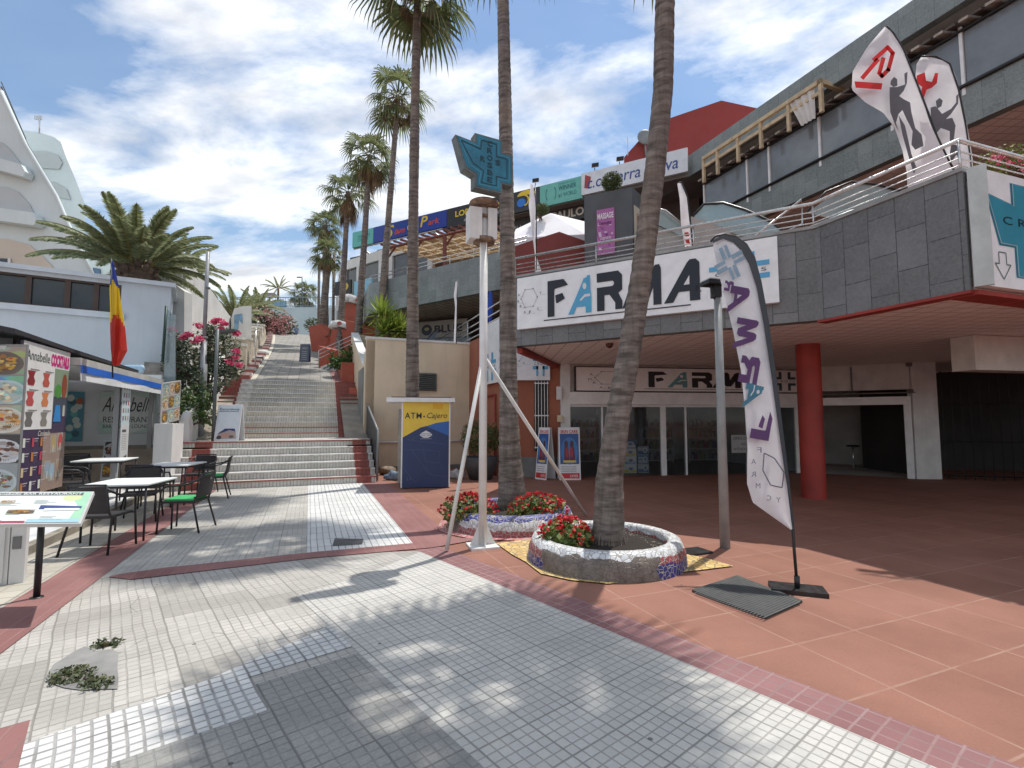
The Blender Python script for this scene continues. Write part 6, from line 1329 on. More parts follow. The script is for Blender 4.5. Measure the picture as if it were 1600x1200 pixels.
m = MB(pm('roof_frame2', (0.62, 0.62, 0.60), .6)); m.prism([PS(PBTH - 3.9, sA), PS(PBTH - .05, sA), PS(PBTH - .05, sD + .2), PS(PBTH - 3.9, sD + .2)], 2.55, 2.6); m.build('ceiling', rb)
m = MB(pm('dark_skirt', (0.16, 0.18, 0.18), .6)); m.wall(PS(PBTH - 3.8, sD + .22), PS(PBTH + .1, sD + .22), .09, .22, .03, 1); m.build('skirting', rb)
# interior sign
f = Frame(at(152, 676, 12.55), at(243, 672, 12.75) - at(152, 676, 12.55), UP * .98); f = Frame(Vector((f.O.x, f.O.y, at(152, 676, 12.4).z)), Vector((f.U.x, f.U.y, 0)), f.V)
we = sD + .22
def onback(u, v):
    r_ = ray(u, v); k_ = r_.x / r_.y; p_ = we * (k_ * CE + SE) / (CE - k_ * SE); q = PS(p_, we - .02); q.z = EYE + r_.z / r_.y * q.y; return q
A_, B_ = onback(153, 677), onback(243, 672); f = Frame(A_, Vector((B_.x - A_.x, B_.y - A_.y, 0)), UP * (onback(153, 612).z - A_.z))
m = MB(PRINT); f.panel(m, .01, (0.55, 0.62, 0.60)); f.poly(m, [(0, 0), (.5, 0), (.3, .12), (0, .3)], .002, (0.42, 0.58, 0.52)); f.poly(m, [(0, 1), (0, .85), (.5, .97), (1, .8), (1, 1)], .002, (0.45, 0.6, 0.54)); f.poly(m, [(1, 0), (1, .12), (.7, .06), (.6, 0)], .002, (0.42, 0.58, 0.52))
f.text(m, 'Annabelle', .05, .52, .9, .36, .004, (0.02, 0.03, 0.03), .0, .4); f.text(m, 'RESTAURANT', .08, .26, .84, .14, .004, (0.02, 0.03, 0.03), .0); f.text(m, 'BAR · CAFE · LOUNGE', .08, .12, .84, .09, .004, (0.02, 0.03, 0.03))
tag(m.build('restaurant_sign', loc=f.P(.5, 0)), 'pale green Annabelle restaurant sign on the inside wall of the pavilion', 'sign')
A_, B_ = onback(98, 690), onback(128, 689); f = Frame(A_, Vector((B_.x - A_.x, B_.y - A_.y, 0)), UP * (onback(100, 612).z - A_.z)); m = MB(PRINT); f.panel(m, .01, (0.06, 0.25, 0.32)); rnd = random.Random(5)
for i in range(14): f.disc(m, rnd.uniform(.2, .8), rnd.uniform(.1, .9), .2, .07, .002 + i * .0005, rnd.choice([(0.1, 0.4, 0.4), (0.5, 0.6, 0.55), (0.35, 0.1, 0.05), (0.03, 0.12, 0.16)]), 10)
tag(m.build('mural', loc=f.P(.5, 0)), 'small teal and orange beach mural left of the inside restaurant sign', 'mural')
# food photographs: plates made of flat printed shapes
FOODS = [((0.62, 0.36, 0.05), (0.35, 0.14, 0.03)), ((0.72, 0.62, 0.42), (0.3, 0.5, 0.45)), ((0.60, 0.30, 0.08), (0.7, 0.6, 0.45)), ((0.14, 0.06, 0.04), (0.45, 0.4, 0.36)), ((0.18, 0.11, 0.07), (0.5, 0.55, 0.52))]
def food(f, m, x, y, w, h, k, off=.003, seed=0):
    """a plate photograph: table ground, cropped plate, heap of many uneven morsels, garnish"""
    rnd = random.Random(seed * 13 + k); bg = ((0.36, 0.30, 0.25), (0.20, 0.33, 0.33), (0.40, 0.33, 0.24), (0.05, 0.045, 0.045), (0.28, 0.30, 0.30))[k % 5]; pl = ((0.14, 0.11, 0.09), (0.45, 0.56, 0.55), (0.60, 0.56, 0.48), (0.55, 0.56, 0.58), (0.45, 0.50, 0.50))[k % 5]
    f.rect(m, x, y, w, h, off, bg)
    def clip(px, py): return (min(x + w, max(x, px)), min(y + h, max(y, py)))
    def blob(cx, cy, rx, ry, o, c, n=9, rough=.3):
        f.poly(m, [clip(cx + rx * (1 + rnd.uniform(-rough, rough)) * cos(2 * pi * i / n), cy + ry * (1 + rnd.uniform(-rough, rough)) * sin(2 * pi * i / n)) for i in range(n)], o, c)
    for i in range(6): blob(x + w * rnd.random(), y + h * rnd.random(), w * .3, h * .12, off + .0003 + i * .0001, tuple(q * rnd.uniform(.6, 1.5) for q in bg))
    cx, cy = x + w * rnd.uniform(.38, .58), y + h * rnd.uniform(.36, .5)
    blob(cx, cy, w * .58, h * .46, off + .0012, pl, 22, .02); blob(cx, cy, w * .5, h * .38, off + .0014, tuple(q * .82 for q in pl), 22, .02)
    for i in range(46):
        a_ = rnd.uniform(0, 6.28); r_ = rnd.random() ** .6; c = FOODS[k % 5][0 if rnd.random() < .7 else 1]; v = rnd.uniform(.45, 1.4) * (1.15 - .4 * r_)
        blob(cx + w * .42 * r_ * cos(a_), cy + h * .34 * r_ * sin(a_) + h * .03, w * rnd.uniform(.04, .13), h * rnd.uniform(.02, .08), off + .0016 + i * .00004, tuple(min(1, q * v) for q in c), 7, .4)
    for i in range(5): blob(x + w * rnd.uniform(.25, .75), y + h * rnd.uniform(.3, .65), w * .05, h * .03, off + .0038, rnd.choice([(0.06, 0.18, 0.03), (0.4, 0.04, 0.03), (0.6, 0.5, 0.2)]), 6, .4)
# food strip on the front corner
O0 = PS(PBTH, sA - .06, .55); f = Frame(at(-40, 786, O0.y), at(25, 784, O0.y) - at(-40, 786, O0.y), UP * 2.02); f = Frame(Vector((f.O.x, f.O.y, .62)), Vector((f.U.x, f.U.y, 0)), UP * 2.0)
m = MB(PRINT); f.panel(m, .03, (0.25, 0.25, 0.25))
for i in range(5): food(f, m, .01, .99 - (i + 1) * .198, .98, .19, i, seed=3)
f.text(m, 'BREAKFAST', .5, .445, .45, .02, .01, (0.8, 0.75, 0.6)); f.text(m, 'STEAKS', .6, .205, .35, .02, .01, (0.8, 0.8, 0.8))
tag(m.build('food_poster', loc=f.P(.5, 0)), 'tall strip of plate photographs at the far left edge of the restaurant', 'poster')
# cocktail boards along the side
f = Frame(PS(PBTH + .03, sA + .0, .52), EV * (sB - sA), UP * (at(28, 531, PS(PBTH, sA).y).z - .52))
m = MB(PRINT); f.panel(m, .03, (0.05, 0.03, 0.08)); f.rect(m, 0, .43, .66, .57, .003, (0.78, 0.78, 0.76)); f.rect(m, .66, .86, .34, .14, .003, (0.78, 0.78, 0.76))
f.text(m, 'Annabelle', .07, .885, .46, .065, .006, (0.06, 0.09, 0.08), .0); f.text(m, 'COCKTAILS', .56, .87, .42, .09, .006, (0.62, 0.02, 0.22), .06)
def glass(x, y, w, h, c): f.poly(m, [(x - w * .5, y + h), (x + w * .5, y + h), (x + w * .28, y + h * .6), (x + w * .5, y + h * .3), (x + w * .35, y), (x - w * .35, y), (x - w * .5, y + h * .3), (x - w * .28, y + h * .6)], .006, c); f.rect(m, x - w * .2, y + h * 1.1, w * 1.2, h * .05, .006, (0.2, 0.2, 0.2)); f.rect(m, x - w * .2, y + h * 1.02, w * .9, h * .04, .006, (0.4, 0.4, 0.4))
for j, row in enumerate((((0.28, 0.02, 0.03), (0.50, 0.10, 0.07)), ((0.52, 0.08, 0.08), (0.66, 0.22, 0.08)), ((0.16, 0.15, 0.14), (0.25, 0.23, 0.20)))):
    for i, c in enumerate(row): glass(.18 + i * .30, .72 - j * .135, .15, .095, c)
for (x, y, w, h, c) in ((.66, .66, .34, .2, (0.25, 0.33, 0.22)), (.66, .52, .34, .14, (0.06, 0.07, 0.1)), (.5, .0, .5, .40, (0.35, 0.25, 0.2))): f.rect(m, x, y, w, h, .0035, c)
f.disc(m, .76, .70, .08, .05, .006, (0.08, 0.28, 0.05)); f.disc(m, .9, .74, .06, .09, .006, (0.3, 0.06, 0.03)); f.poly(m, [(.68, .48), (.86, .48), (.82, .6), (.72, .6)], .006, (0.03, 0.25, 0.62)); f.rect(m, .89, .52, .05, .08, .006, (0.5, 0.5, 0.45))
f.text(m, 'Cocktails', .38, .385, .25, .035, .006, (0.8, 0.78, 0.7), .0, .3)
rnd = random.Random(9)
for j in range(4):
    for i in range(3):
        x = .1 + i * .17; y = .03 + j * .095; f.rect(m, x, y, .045, .06, .006, rnd.choice([(0.5, 0.06, 0.1), (0.65, 0.5, 0.3), (0.7, 0.7, 0.66), (0.5, 0.2, 0.06)])); f.rect(m, x + .05, y + .05, .08, .006, .006, (0.55, 0.5, 0.55)); f.rect(m, x + .05, y + .035, .06, .005, .006, (0.4, 0.38, 0.4))
for i, (x, y, c) in enumerate(((.72, .26, (0.5, 0.36, 0.16)), (.88, .27, (0.55, 0.08, 0.07)), (.72, .06, (0.35, 0.5, 0.62)), (.88, .08, (0.45, 0.3, 0.2)), (.62, .08, (0.3, 0.4, 0.5)))): f.rect(m, x - .07, y, .14, .13, .005, (0.42, 0.38, 0.33)); f.disc(m, x, y + .07, .05, .055, .007, c, 14); f.rect(m, x - .012, y + .005, .024, .05, .0075, (0.6, 0.58, 0.5))
tag(m.build('menu_board', loc=f.P(.5, 0)), 'large cocktail menu board with Annabelle heading on the pavilion corner', 'menu board')
# narrow posters on the post
f = Frame(PS(PBTH + .08, sC - .02, .7), EV * .42 + RV * .02, UP * 1.9); m = MB(PRINT); f.panel(m, .01, (0.62, 0.70, 0.74)); f.rect(m, 0, .90, 1, .1, .002, (0.35, 0.55, 0.68))
for j in range(5):
    for i in range(3): f.rect(m, .12 + i * .3, .46 + j * .085, .12, .05, .003, ((0.1, 0.15, 0.2), (0.5, 0.08, 0.08), (0.3, 0.35, 0.3))[(i + j) % 3])
f.rect(m, 0, .0, 1, .41, .002, (0.66, 0.67, 0.66)); f.rect(m, .15, .33, .5, .03, .003, (0.1, 0.1, 0.1))
for i in range(9): f.rect(m, .15, .3 - i * .02, .6, .006, .003, (0.35, 0.35, 0.35))
f.poly(m, [(.1, .02), (.8, .02), (.85, .08), (.4, .05)], .003, (0.03, 0.03, 0.04)); tag(m.build('price_list', loc=f.P(.5, 0)), 'narrow price list hanging on the middle grey post', 'poster')
# board leaning inside and food pictures right of the pavilion
A_, B_ = onback(158, 725), onback(182, 722); f = Frame(at(156, 750, 10.8), at(182, 748, 10.8) - at(156, 750, 10.8), at(163, 688, 11.1) - at(156, 750, 10.8)); m = MB(PRINT); f.panel(m, .02, (0.48, 0.54, 0.56)); food(f, m, .1, .55, .8, .4, 3, seed=6); food(f, m, .1, .05, .8, .4, 0, seed=7); tag(m.build('picture_board', loc=f.P(.5, 0)), 'food picture board leaning inside behind the middle post', 'board')
f = Frame(at(251, 664, 11.6), at(280, 656, 12.3) - at(251, 664, 11.6), UP * .98); m = MB(PRINT); f.panel(m, .03, (0.6, 0.58, 0.54))
for j in range(3):
    for i in range(3): food(f, m, .03 + i * .32, .03 + j * .325, .30, .30, (i + j * 2) % 3, seed=11 + j)
tag(m.build('food_poster', loc=f.P(.5, 0)), 'framed grid of small food photographs at the right end of the pavilion', 'poster')
m = MB(pm('wavy_blue', (0.35, 0.52, 0.68), .5)); 
for i in range(6): m.ball(at(190 + i * 6, 576, 12.0), .11, 8, (1, .6, .9))
tag(m.build('rolled_tarpaulin', loc=tuple(at(205, 578, 12))), 'scalloped light blue cover lying on the pavilion roof', 'cover')
# flag
ft = thing('national_flag', 'blue, yellow and red vertical flag hanging limp above the pavilion', 'flag', tuple(at(176, 590, 8.6)))
m = MB(CLOTH); nU, nV = 10, 36
left = [(174, 408), (173, 430), (171, 452), (172, 480), (172, 515), (173, 545), (176, 572)]; right = [(177, 408), (182, 430), (186, 450), (190, 480), (196, 515), (199, 548), (187, 571)]
def lerpc(c, t): x = t * (len(c) - 1); i = min(int(x), len(c) - 2); return c[i][0] + (c[i + 1][0] - c[i][0]) * (x - i), c[i][1] + (c[i + 1][1] - c[i][1]) * (x - i)
vs = [];
for j in range(nV + 1):
    l_, r_ = lerpc(left, j / nV), lerpc(right, j / nV)
    for i in range(nU + 1):
        f_ = i / nU; vs.append(at(l_[0] + (r_[0] - l_[0]) * f_, l_[1] + (r_[1] - l_[1]) * f_, 8.6 + .07 * sin(f_ * 7 + j * .12) * (.4 + j / nV)))
m.smooth = True
for j in range(nV):
    for i in range(nU):
        t = j / nV + .06 * sin(i * .5); m.col = (0.03, 0.06, 0.35) if t < .26 else (0.75, 0.52, 0.03) if t < .60 + i * .0 - (.04 if i > 5 else 0) else (0.60, 0.06, 0.04)
        a_ = j * (nU + 1) + i; o_ = len(m.v); m.v += [vs[a_], vs[a_ + 1], vs[a_ + nU + 2], vs[a_ + nU + 1]]; m.f.append([o_, o_ + 1, o_ + 2, o_ + 3]); m.m.append(0); m.c.append(m.col); m.sm.append(True)
m.build('cloth', ft); m = MB(M_BLACK); m.tube([at(174, 404, 8.62), at(176, 590, 8.62)], .012, 6); m.build('pole', ft)
# ================================================================== STREET OBJECTS
# --- transformer house
tc0 = at(571, 640, 15.4); tc0.z = 0; tr1 = tc0 + RV * 3.75
zT = at(571, 529, 15.4).z
M_CREAM = pm('cream_render', (0.74, 0.62, 0.45), .85, .10, .9, .06, streak=.16)
tb = thing('utility_building', 'small cream rendered utility building with a louvred vent behind the ATM box', 'building', tuple(tc0))
m = MB(M_CREAM); m.wall(tc0, tr1, 0, zT, .25, 1)
back = tc0 + EV * 6.3; 
g = [tc0 + UP * 0, tc0 + UP * (zT - .05), tc0 + EV * 1.0 + UP * (zT - .75), back + UP * (at(545, 521, 21.2).z), back]
m.ext(g, RV * .25); m.wall(back, back + RV * 3.75, 0, at(545, 521, 21.2).z, .25, 1, z1b=at(545, 521, 21.2).z - .3); m.wall(tr1 + EV * 6.3, tr1, 0, zT, .25, -1); m.build('wall', tb)
m = MB(M_WHITEW); m.wall(tc0 - EV * .03 - RV * .03, tr1 - EV * .03 + RV * .03, zT, zT + .07, .32, 1); b2_ = back + UP * at(545, 521, 21.2).z
m.obox(tc0 + EV * 1.0 + UP * (zT - .75) - RV * .02, back + UP * at(545, 521, 21.2).z - (tc0 + EV * 1.0 + UP * (zT - .75)), RV * .3, UP * .05); m.build('coping', tb)
m = MB(pm('roof_tar', (0.2, 0.18, 0.17), .9)); m.prism([tc0 + RV * .2 + EV * .2, tr1 + EV * .2, tr1 + EV * 6.2, back + RV * .2], 3.0, 3.1); m.build('roof', tb)
m = MB(pm('louvre_grey', (0.13, 0.14, 0.13), .5, .15, 4)); l0_ = tc0 - EV * .03
def tcu(u, v): r_ = ray(u, v); k_ = r_.x / r_.y; t = (k_ * tc0.y - tc0.x) / (CE - k_ * SE); q = tc0 + RV * t; return t, EYE + r_.z / r_.y * q.y
ta, zb_ = tcu(635, 610); tb2, zt2 = tcu(682, 584)
m.obox(tc0 + RV * ta - EV * .05 + UP * zb_, RV * (tb2 - ta), EV * .06, UP * (zt2 - zb_))
for i in range(9): z = zb_ + (zt2 - zb_) * (i + .3) / 9; m.obox(tc0 + RV * (ta + .04) - EV * .12 + UP * z, RV * (tb2 - ta - .08), EV * .08 + UP * .05, UP * .01)
m.build('louvre_vent', tb)
m = MB(M_WFRAME); _, zp = tcu(650, 690); m.tube([tc0 - EV * .05 + UP * zp, tr1 - EV * .05 + UP * zp], .03, 6); m.build('pipe', tb)
m = MB(pm('door_grey', (0.22, 0.24, 0.24), .5, .2, 3)); m.obox(tc0 + EV * .7 - RV * .04 + UP * 1.03, EV * 1.6, RV * .05, UP * 2.25); d_ = m.build('door', tb)
m = MB(M_GREYPL); m.obox(tc0 - EV * .012 - RV * .0 + UP * 0, RV * .0 + RV * 3.75, EV * .01, UP * .0 + UP * .12); m.build('base_band', tb)
# --- stair railing panel
ra_ = PS(1.66, 13.25); rb_ = PS(1.66, 15.9)
rp_ = thing('stair_railing', 'dark mesh railing panel with sloping handrail at the right foot of the stairs', 'railing', tuple(ra_))
m = MB(pm('mesh_panel', (0.045, 0.05, 0.052), .5, .2, 8)); m.hexa([ra_ + UP * .05, ra_ + RV * .03 + UP * .05, rb_ + RV * .03 + UP * 1.1, rb_ + UP * 1.1, ra_ + UP * 1.25, ra_ + RV * .03 + UP * 1.25, rb_ + RV * .03 + UP * 2.0, rb_ + UP * 2.0]); m.build('infill_panel', rp_)
m = MB(pm('rail_grey', (0.20, 0.21, 0.21), .4, .1, 3)); m.tube([ra_ + UP * .02, ra_ + UP * 1.30, rb_ + UP * 2.06, rb_ + UP * 1.05], .03, 8); m.build('handrail', rp_)
# --- ATM box
aA, aB = gp(631, 762), gp(704, 758.5); aA.y = 11.55; aB.y = 11.75
ad = (aB - aA); an_ = Vector((ad.y, -ad.x, 0)).normalized()
atm = thing('cash_machine', 'yellow and dark blue ATM Cajero booth with a white overhanging roof', 'cash machine', tuple(aA))
f = Frame(aA + UP * .02, ad, UP * 1.98)
m = MB(M_WFRAME); m.hexa([f.P(-.03, 0, -.002), f.P(1.03, 0, -.002), f.P(1.03, 0, -1.3), f.P(-.03, 0, -1.3), f.P(-.03, 1, -.002), f.P(1.03, 1, -.002), f.P(1.03, 1, -1.3), f.P(-.03, 1, -1.3)]); m.build('cabinet', atm)
m = MB(PRINT); BL = (0.022, 0.045, 0.13); YW = (0.78, 0.55, 0.06); B2_ = (0.03, 0.13, 0.42)
f.rect(m, 0, 0.0, 1, 1, .004, YW); f.poly(m, [(0, 0), (1, 0), (1, .60), (.52, .72), (.38, .70), (0, .585)], .006, BL); f.poly(m, [(.50, .715), (1, .60), (1, .775), (.72, .755)], .007, B2_); f.rect(m, .64, .92, .22, .06, .006, (0.74, 0.42, 0.02))
LN = (0.06, 0.10, 0.20)
for a_, b_ in (((0, .44), (.45, .44)), ((.45, .44), (.8, .42)), ((.2, .43), (.6, .15)), ((.6, .15), (.95, .12)), ((.45, .44), (.5, .3)), ((.5, .3), (.78, .28)), ((.78, .28), (.8, .42)), ((.0, .25), (.3, .05)), ((.62, .7), (.2, .56)), ((.1, .56), (.95, .5))): f.line(m, a_, b_, .008, .008, LN)
m.build('front_panel', atm)
m = MB(PRINT); f.text(m, 'ATM', .04, .805, .36, .07, .010, (0.02, 0.02, 0.03), .006, 0, 1.12); f.disc(m, .455, .83, .018, .01, .010, (0.02, 0.02, 0.03)); f.text(m, 'Cajero', .52, .79, .44, .085, .010, (0.02, 0.02, 0.03), .0, .25)
W_ = (0.7, 0.72, 0.75)
f.poly(m, [(.5, .665), (.62, .63), (.5, .60), (.38, .63)], .010, W_); f.rect(m, .37, .606, .26, .015, .011, W_); f.poly(m, [(.38, .60), (.62, .60), (.55, .58), (.45, .58)], .010, W_); f.rect(m, .37, .622, .26, .006, .012, BL); f.rect(m, .38, .565, .24, .006, .010, (0.3, 0.33, 0.4)); f.text(m, '22', .08, .09, .12, .03, .010, (0.07, 0.12, 0.22))
m.build('lettering', atm)
m = MB(M_WFRAME); m.hexa([f.P(-.35, 1.0, .12), f.P(1.12, 1.0, .12), f.P(1.12, 1.0, -1.45), f.P(-.35, 1.0, -1.45), f.P(-.35, 1.05, .12), f.P(1.12, 1.05, .12), f.P(1.12, 1.05, -1.45), f.P(-.35, 1.05, -1.45)]); m.build('roof', atm)
m = MB(pm('roof_dirt', (0.09, 0.055, 0.05), .9, .4, 8)); m.hexa([f.P(-.25, 1.052, .05), f.P(1.05, 1.052, .05), f.P(1.05, 1.052, -1.4), f.P(-.25, 1.052, -1.4), f.P(-.25, 1.062, .05), f.P(1.05, 1.062, .05), f.P(1.05, 1.062, -1.4), f.P(-.25, 1.062, -1.4)]); m.build('roof_felt', atm)
m = MB(pm('atm_side', (0.30, 0.29, 0.26), .5, .2, 3)); m.hexa([f.P(-.10, .05, -.12), f.P(-.032, .05, -.12), f.P(-.032, .05, -1.0), f.P(-.10, .05, -1.0), f.P(-.10, .92, -.12), f.P(-.032, .92, -.12), f.P(-.032, .92, -1.0), f.P(-.10, .92, -1.0)]); m.build('side_console', atm)
m = MB(pm('screen_dark', (0.03, 0.04, 0.045), .2)); m.hexa([f.P(-.11, .6, -.3), f.P(-.101, .6, -.3), f.P(-.101, .6, -.8), f.P(-.11, .6, -.8), f.P(-.11, .8, -.3), f.P(-.101, .8, -.3), f.P(-.101, .8, -.8), f.P(-.11, .8, -.8)]); m.build('screen', atm)
# rubbish beside it
rnd = random.Random(2)
for i, (u, v, c, lab) in enumerate(((607, 742, (0.24, 0.17, 0.11), 'crumpled brown bag lying left of the ATM booth'), (618, 750, (0.20, 0.28, 0.38), 'bluish plastic bag on the ground against the left side of the ATM'), (713, 748, (0.5, 0.52, 0.55), 'grey plastic sheet on the paving right of the ATM booth'))):
    q = gp(u, v); m = MB(pm('bag%s' % 'abc'[i], c, .6, .4, 9, .5)); vs = []
    m.ball((q.x, q.y, .10), .2, 14, (1.2, .8, .7)); 
    for j in range(len(m.v)): n_ = mnoise.noise(m.v[j] * 9); m.v[j] = m.v[j] + (m.v[j] - Vector((q.x, q.y, .1))) * n_ * .7; m.v[j].z = max(.0, m.v[j].z)
    tag(m.build('rubbish_bag', loc=(q.x, q.y, 0)), lab, 'bag')
# --- white pole with pharmacy cross
pb = gp(754, 854); pt_ = at(758, 318, pb.y)
wp = thing('pharmacy_cross_pole', 'white braced steel pole carrying the weathered blue pharmacy cross', 'pole', (pb.x, pb.y, 0))
M_WPOLE = pm('white_pole_paint', (0.74, 0.73, 0.70), .5, .12, 3, streak=.25)
m = MB(M_WPOLE); m.tube([Vector((pb.x, pb.y, .01)), Vector((pb.x, pb.y, pt_.z))], .052, 14); m.build('shaft', wp)
m = MB(M_WPOLE); m.box((pb.x, pb.y, .012), (.36, .34, .024), .3)
for a in range(4):
    d_ = Vector((cos(a * pi / 2 + .3), sin(a * pi / 2 + .3), 0)); m.add([Vector((pb.x, pb.y, .02)) + d_ * .05, Vector((pb.x, pb.y, .02)) + d_ * .17, Vector((pb.x, pb.y, .28)) + d_ * .05], [(0, 1, 2)])
m.build('base_plate', wp)
jt = Vector((pb.x, pb.y, 2.42)); br1 = gp(698, 862); br2 = Vector((1.22, 8.35, .0))
for q in (br1, br2, Vector((-1.5, 8.6, 0))):
    if q.x < -1.4: continue
    m = MB(M_WPOLE); m.tube([jt, q + UP * .02], .026, 8); m.build('brace', wp)
# junction box assembly
m = MB(M_WPOLE); jb = Vector((pb.x, pb.y, 0)); zj0, zj1 = at(757, 378, pb.y).z, at(757, 330, pb.y).z
m.box((jb.x - .13, jb.y - .02, (zj0 + zj1) / 2), (.16, .26, zj1 - zj0), .3); m.box((jb.x + .09, jb.y + .04, (zj0 + zj1) / 2 + .02), (.12, .2, zj1 - zj0), .3); m.build('ballast_box', wp)
m = MB(pm('rusty_metal', (0.30, 0.20, 0.14), .8, .5, 14, .4)); m.lathe((jb.x, jb.y, pt_.z - .02), [(.001, .02), (.19, .03), (.20, 0), (.12, -.03), (.06, -.05)], 20); m.lathe((jb.x, jb.y, zj0 - .02), [(.06, 0), (.14, .0), (.14, .06), (.06, .06)], 16); m.lathe((jb.x, jb.y, zj1 - .1), [(.055, 0), (.075, .0), (.075, .04), (.055, .04)], 16); m.build('rusty_flange', wp)
# the cross
cx_ = thing('pharmacy_cross', 'weathered blue light-up pharmacy cross with dark neon letters on the white pole', 'sign', (pb.x, pb.y, pt_.z))
ux = Vector((cos(radians(27)), sin(radians(27)), 0)); cz0 = at(737, 296, 6.1).z; cz1 = at(737, 212, 6.1).z; Hc = cz1 - cz0
of = Vector((pb.x + .0, pb.y + .05, 0)); WV = .36; o708 = at(708, 250, 5.98); o708.z = 0
M_CBODY = pm('cross_casing', (0.16, 0.19, 0.19), .6, .3, 6, .1, streak=.3); M_CBLUE = pm('cross_blue_face', (0.02, 0.22, 0.34), .35, .3, 3, streak=.35)
def cr_frame(th): return Frame(o708 + UP * cz0, ux * .80, UP * Hc)
fc = cr_frame(0); nn_ = fc.N
outl = [(.36, 0), (.66, 0), (.66, .22), (.93, .20), (.93, .70), (.66, .72), (.66, 1), (.36, 1), (.36, .72), (.0, .84), (.08, .26), (.36, .22)]
outl = [(.33, 0), (.81, 0), (.81, .18), (1, .18), (1, .77), (.81, .77), (.81, 1), (.33, 1), (.33, .83), (0, .87), (.15, .3), (.33, .23)]
m = MB(M_CBODY); m.ext([fc.P(x, y, .07) for x, y in outl], -nn_ * .14); m.build('casing', cx_)
def shrink(pts, k):
    n = len(pts); out_ = []
    for i in range(n):
        a, b, c = Vector(pts[i - 1]), Vector(pts[i]), Vector(pts[(i + 1) % n]); d1 = (b - a).normalized(); d2_ = (c - b).normalized(); n1 = Vector((-d1.y, d1.x)); n2_ = Vector((-d2_.y, d2_.x)); out_.append(tuple(b + (n1 + n2_) * k))
    return out_
for sg_ in (1, -1):
    m = MB(M_CBLUE); p_ = [fc.P(x, y, sg_ * .076) for x, y in shrink(outl, .03)]; m.poly(p_ if sg_ > 0 else p_[::-1]); m.build('face', cx_)
m = MB(PRINT); DK = (0.01, 0.045, 0.07); LT = (0.06, 0.30, 0.42)
for i, ch in enumerate('CROSBE'): fc.text(m, ch, .54, .82 - i * .135, .09, .10, .082, DK, .02)
fc.text(m, 'R', .42, .50, .08, .10, .082, DK, .02); fc.text(m, 'S', .68, .50, .09, .10, .082, DK, .02)
for k_ in (.07, .11):
    q = shrink(outl, k_)
    for i in range(12): fc.line(m, q[i], q[(i + 1) % 12], .012, .080, LT if k_ == .07 else DK)
m.build('neon_letters', cx_)
m = MB(M_WPOLE); m.tube([Vector((of.x, of.y, pt_.z)), Vector((of.x, of.y, cz0 + .02))], .04, 10); m.build('neck', cx_)
# --- galvanised lamp post
lb = gp(1133, 856); lt = Vector((lb.x - .0, lb.y, at(1118, 446, lb.y).z)); lp = thing('lamp_post', 'galvanised square lamp post with black floodlight beside the feather banner', 'lamp post', (lb.x, lb.y, 0))
m = MB(pm('galvanised', (0.33, 0.35, 0.35), .5, .15, 5, 0, .15)); m.tube([Vector((lb.x, lb.y, 0)), Vector((lb.x, lb.y, lt.z))], [.062, .045], 12); m.build('pole', lp)
m = MB(M_BLACK); m.box((lb.x - .06, lb.y - .02, lt.z + .02), (.26, .22, .05), .2); m.box((lb.x - .02, lb.y, lt.z - .08), (.10, .12, .16)); m.tube([(lb.x - .1, lb.y - .05, lt.z), (lb.x - .04, lb.y, lt.z - .14), (lb.x, lb.y, lt.z - .22)], .03, 6); m.build('floodlight', lp)
m = MB(M_STEEL); m.box((lb.x - .07, lb.y - .03, lt.z + .055), (.22, .2, .012), .2); m.build('lamp_cover', lp)
m = MB(M_BLACK); ac = gp(1085, 863); m.box((ac.x, ac.y, .012), (.34, .26, .02), .4); tag(m.build('dark_ground_plate', loc=(ac.x, ac.y, 0)), 'dark plate standing in for the shadow beside the foot of the lamp post', 'cover')  # black plate laid as a painted shadow at the lamp post foot
ac = gp(543, 846.5); m = MB(pm('iron_cover', (0.09, 0.09, 0.088), .6, .3, 9, .3)); m.poly([gp(519, 853, .014), gp(566, 850, .014), gp(568, 842, .014), gp(523, 841, .014)]); tag(m.build('dark_ground_plate', loc=(ac.x, ac.y, 0)), 'dark rectangular access cover set in the pale paving', 'cover')
# --- feather banners
def feather(name, label, left, right, Y, polecurve, base, th, art=None, sleeve=True, nV=40, nU=8, wav=.05, cat='flag', cloth=(0.92, 0.92, 0.94)):
    YY = Y if callable(Y) else (lambda v: Y)
    t = thing(name, label, cat, tuple(base)); m = MB(CLOTH); m.smooth = True; m.col = cloth
    def S(f_, g_):
        l_, r_ = lerpc(left, g_), lerpc(right, g_); return at(l_[0] + (r_[0] - l_[0]) * f_, l_[1] + (r_[1] - l_[1]) * f_, YY(l_[1] + (r_[1] - l_[1]) * f_) + wav * (1 - f_) * sin(g_ * 9 + f_ * 4) + wav * .5 * (1 - f_) * sin(g_ * 23 + f_ * 3))
    vs = [S(i / nU, j / nV) for j in range(nV + 1) for i in range(nU + 1)]
    m.add(vs, [(j * (nU + 1) + i, (j + 1) * (nU + 1) + i, (j + 1) * (nU + 1) + i + 1, j * (nU + 1) + i + 1) for j in range(nV) for i in range(nU)]); c = m.build('cloth', t)
    if art: m = MB(CLOTH); art(m, S); 
    if art and m.f: m.build('print', c)
    m = MB(M_BLACK); m.tube([at(u, v, YY(v)) for u, v in polecurve], th, 8); m.build('pole', t); return t
def surf_poly(m, S, pts, col, off=-.006, sub=True):
    m.col = col; g = [S(a, b) + Vector((0, off, 0)) for a, b in pts]; m.poly(g, col)
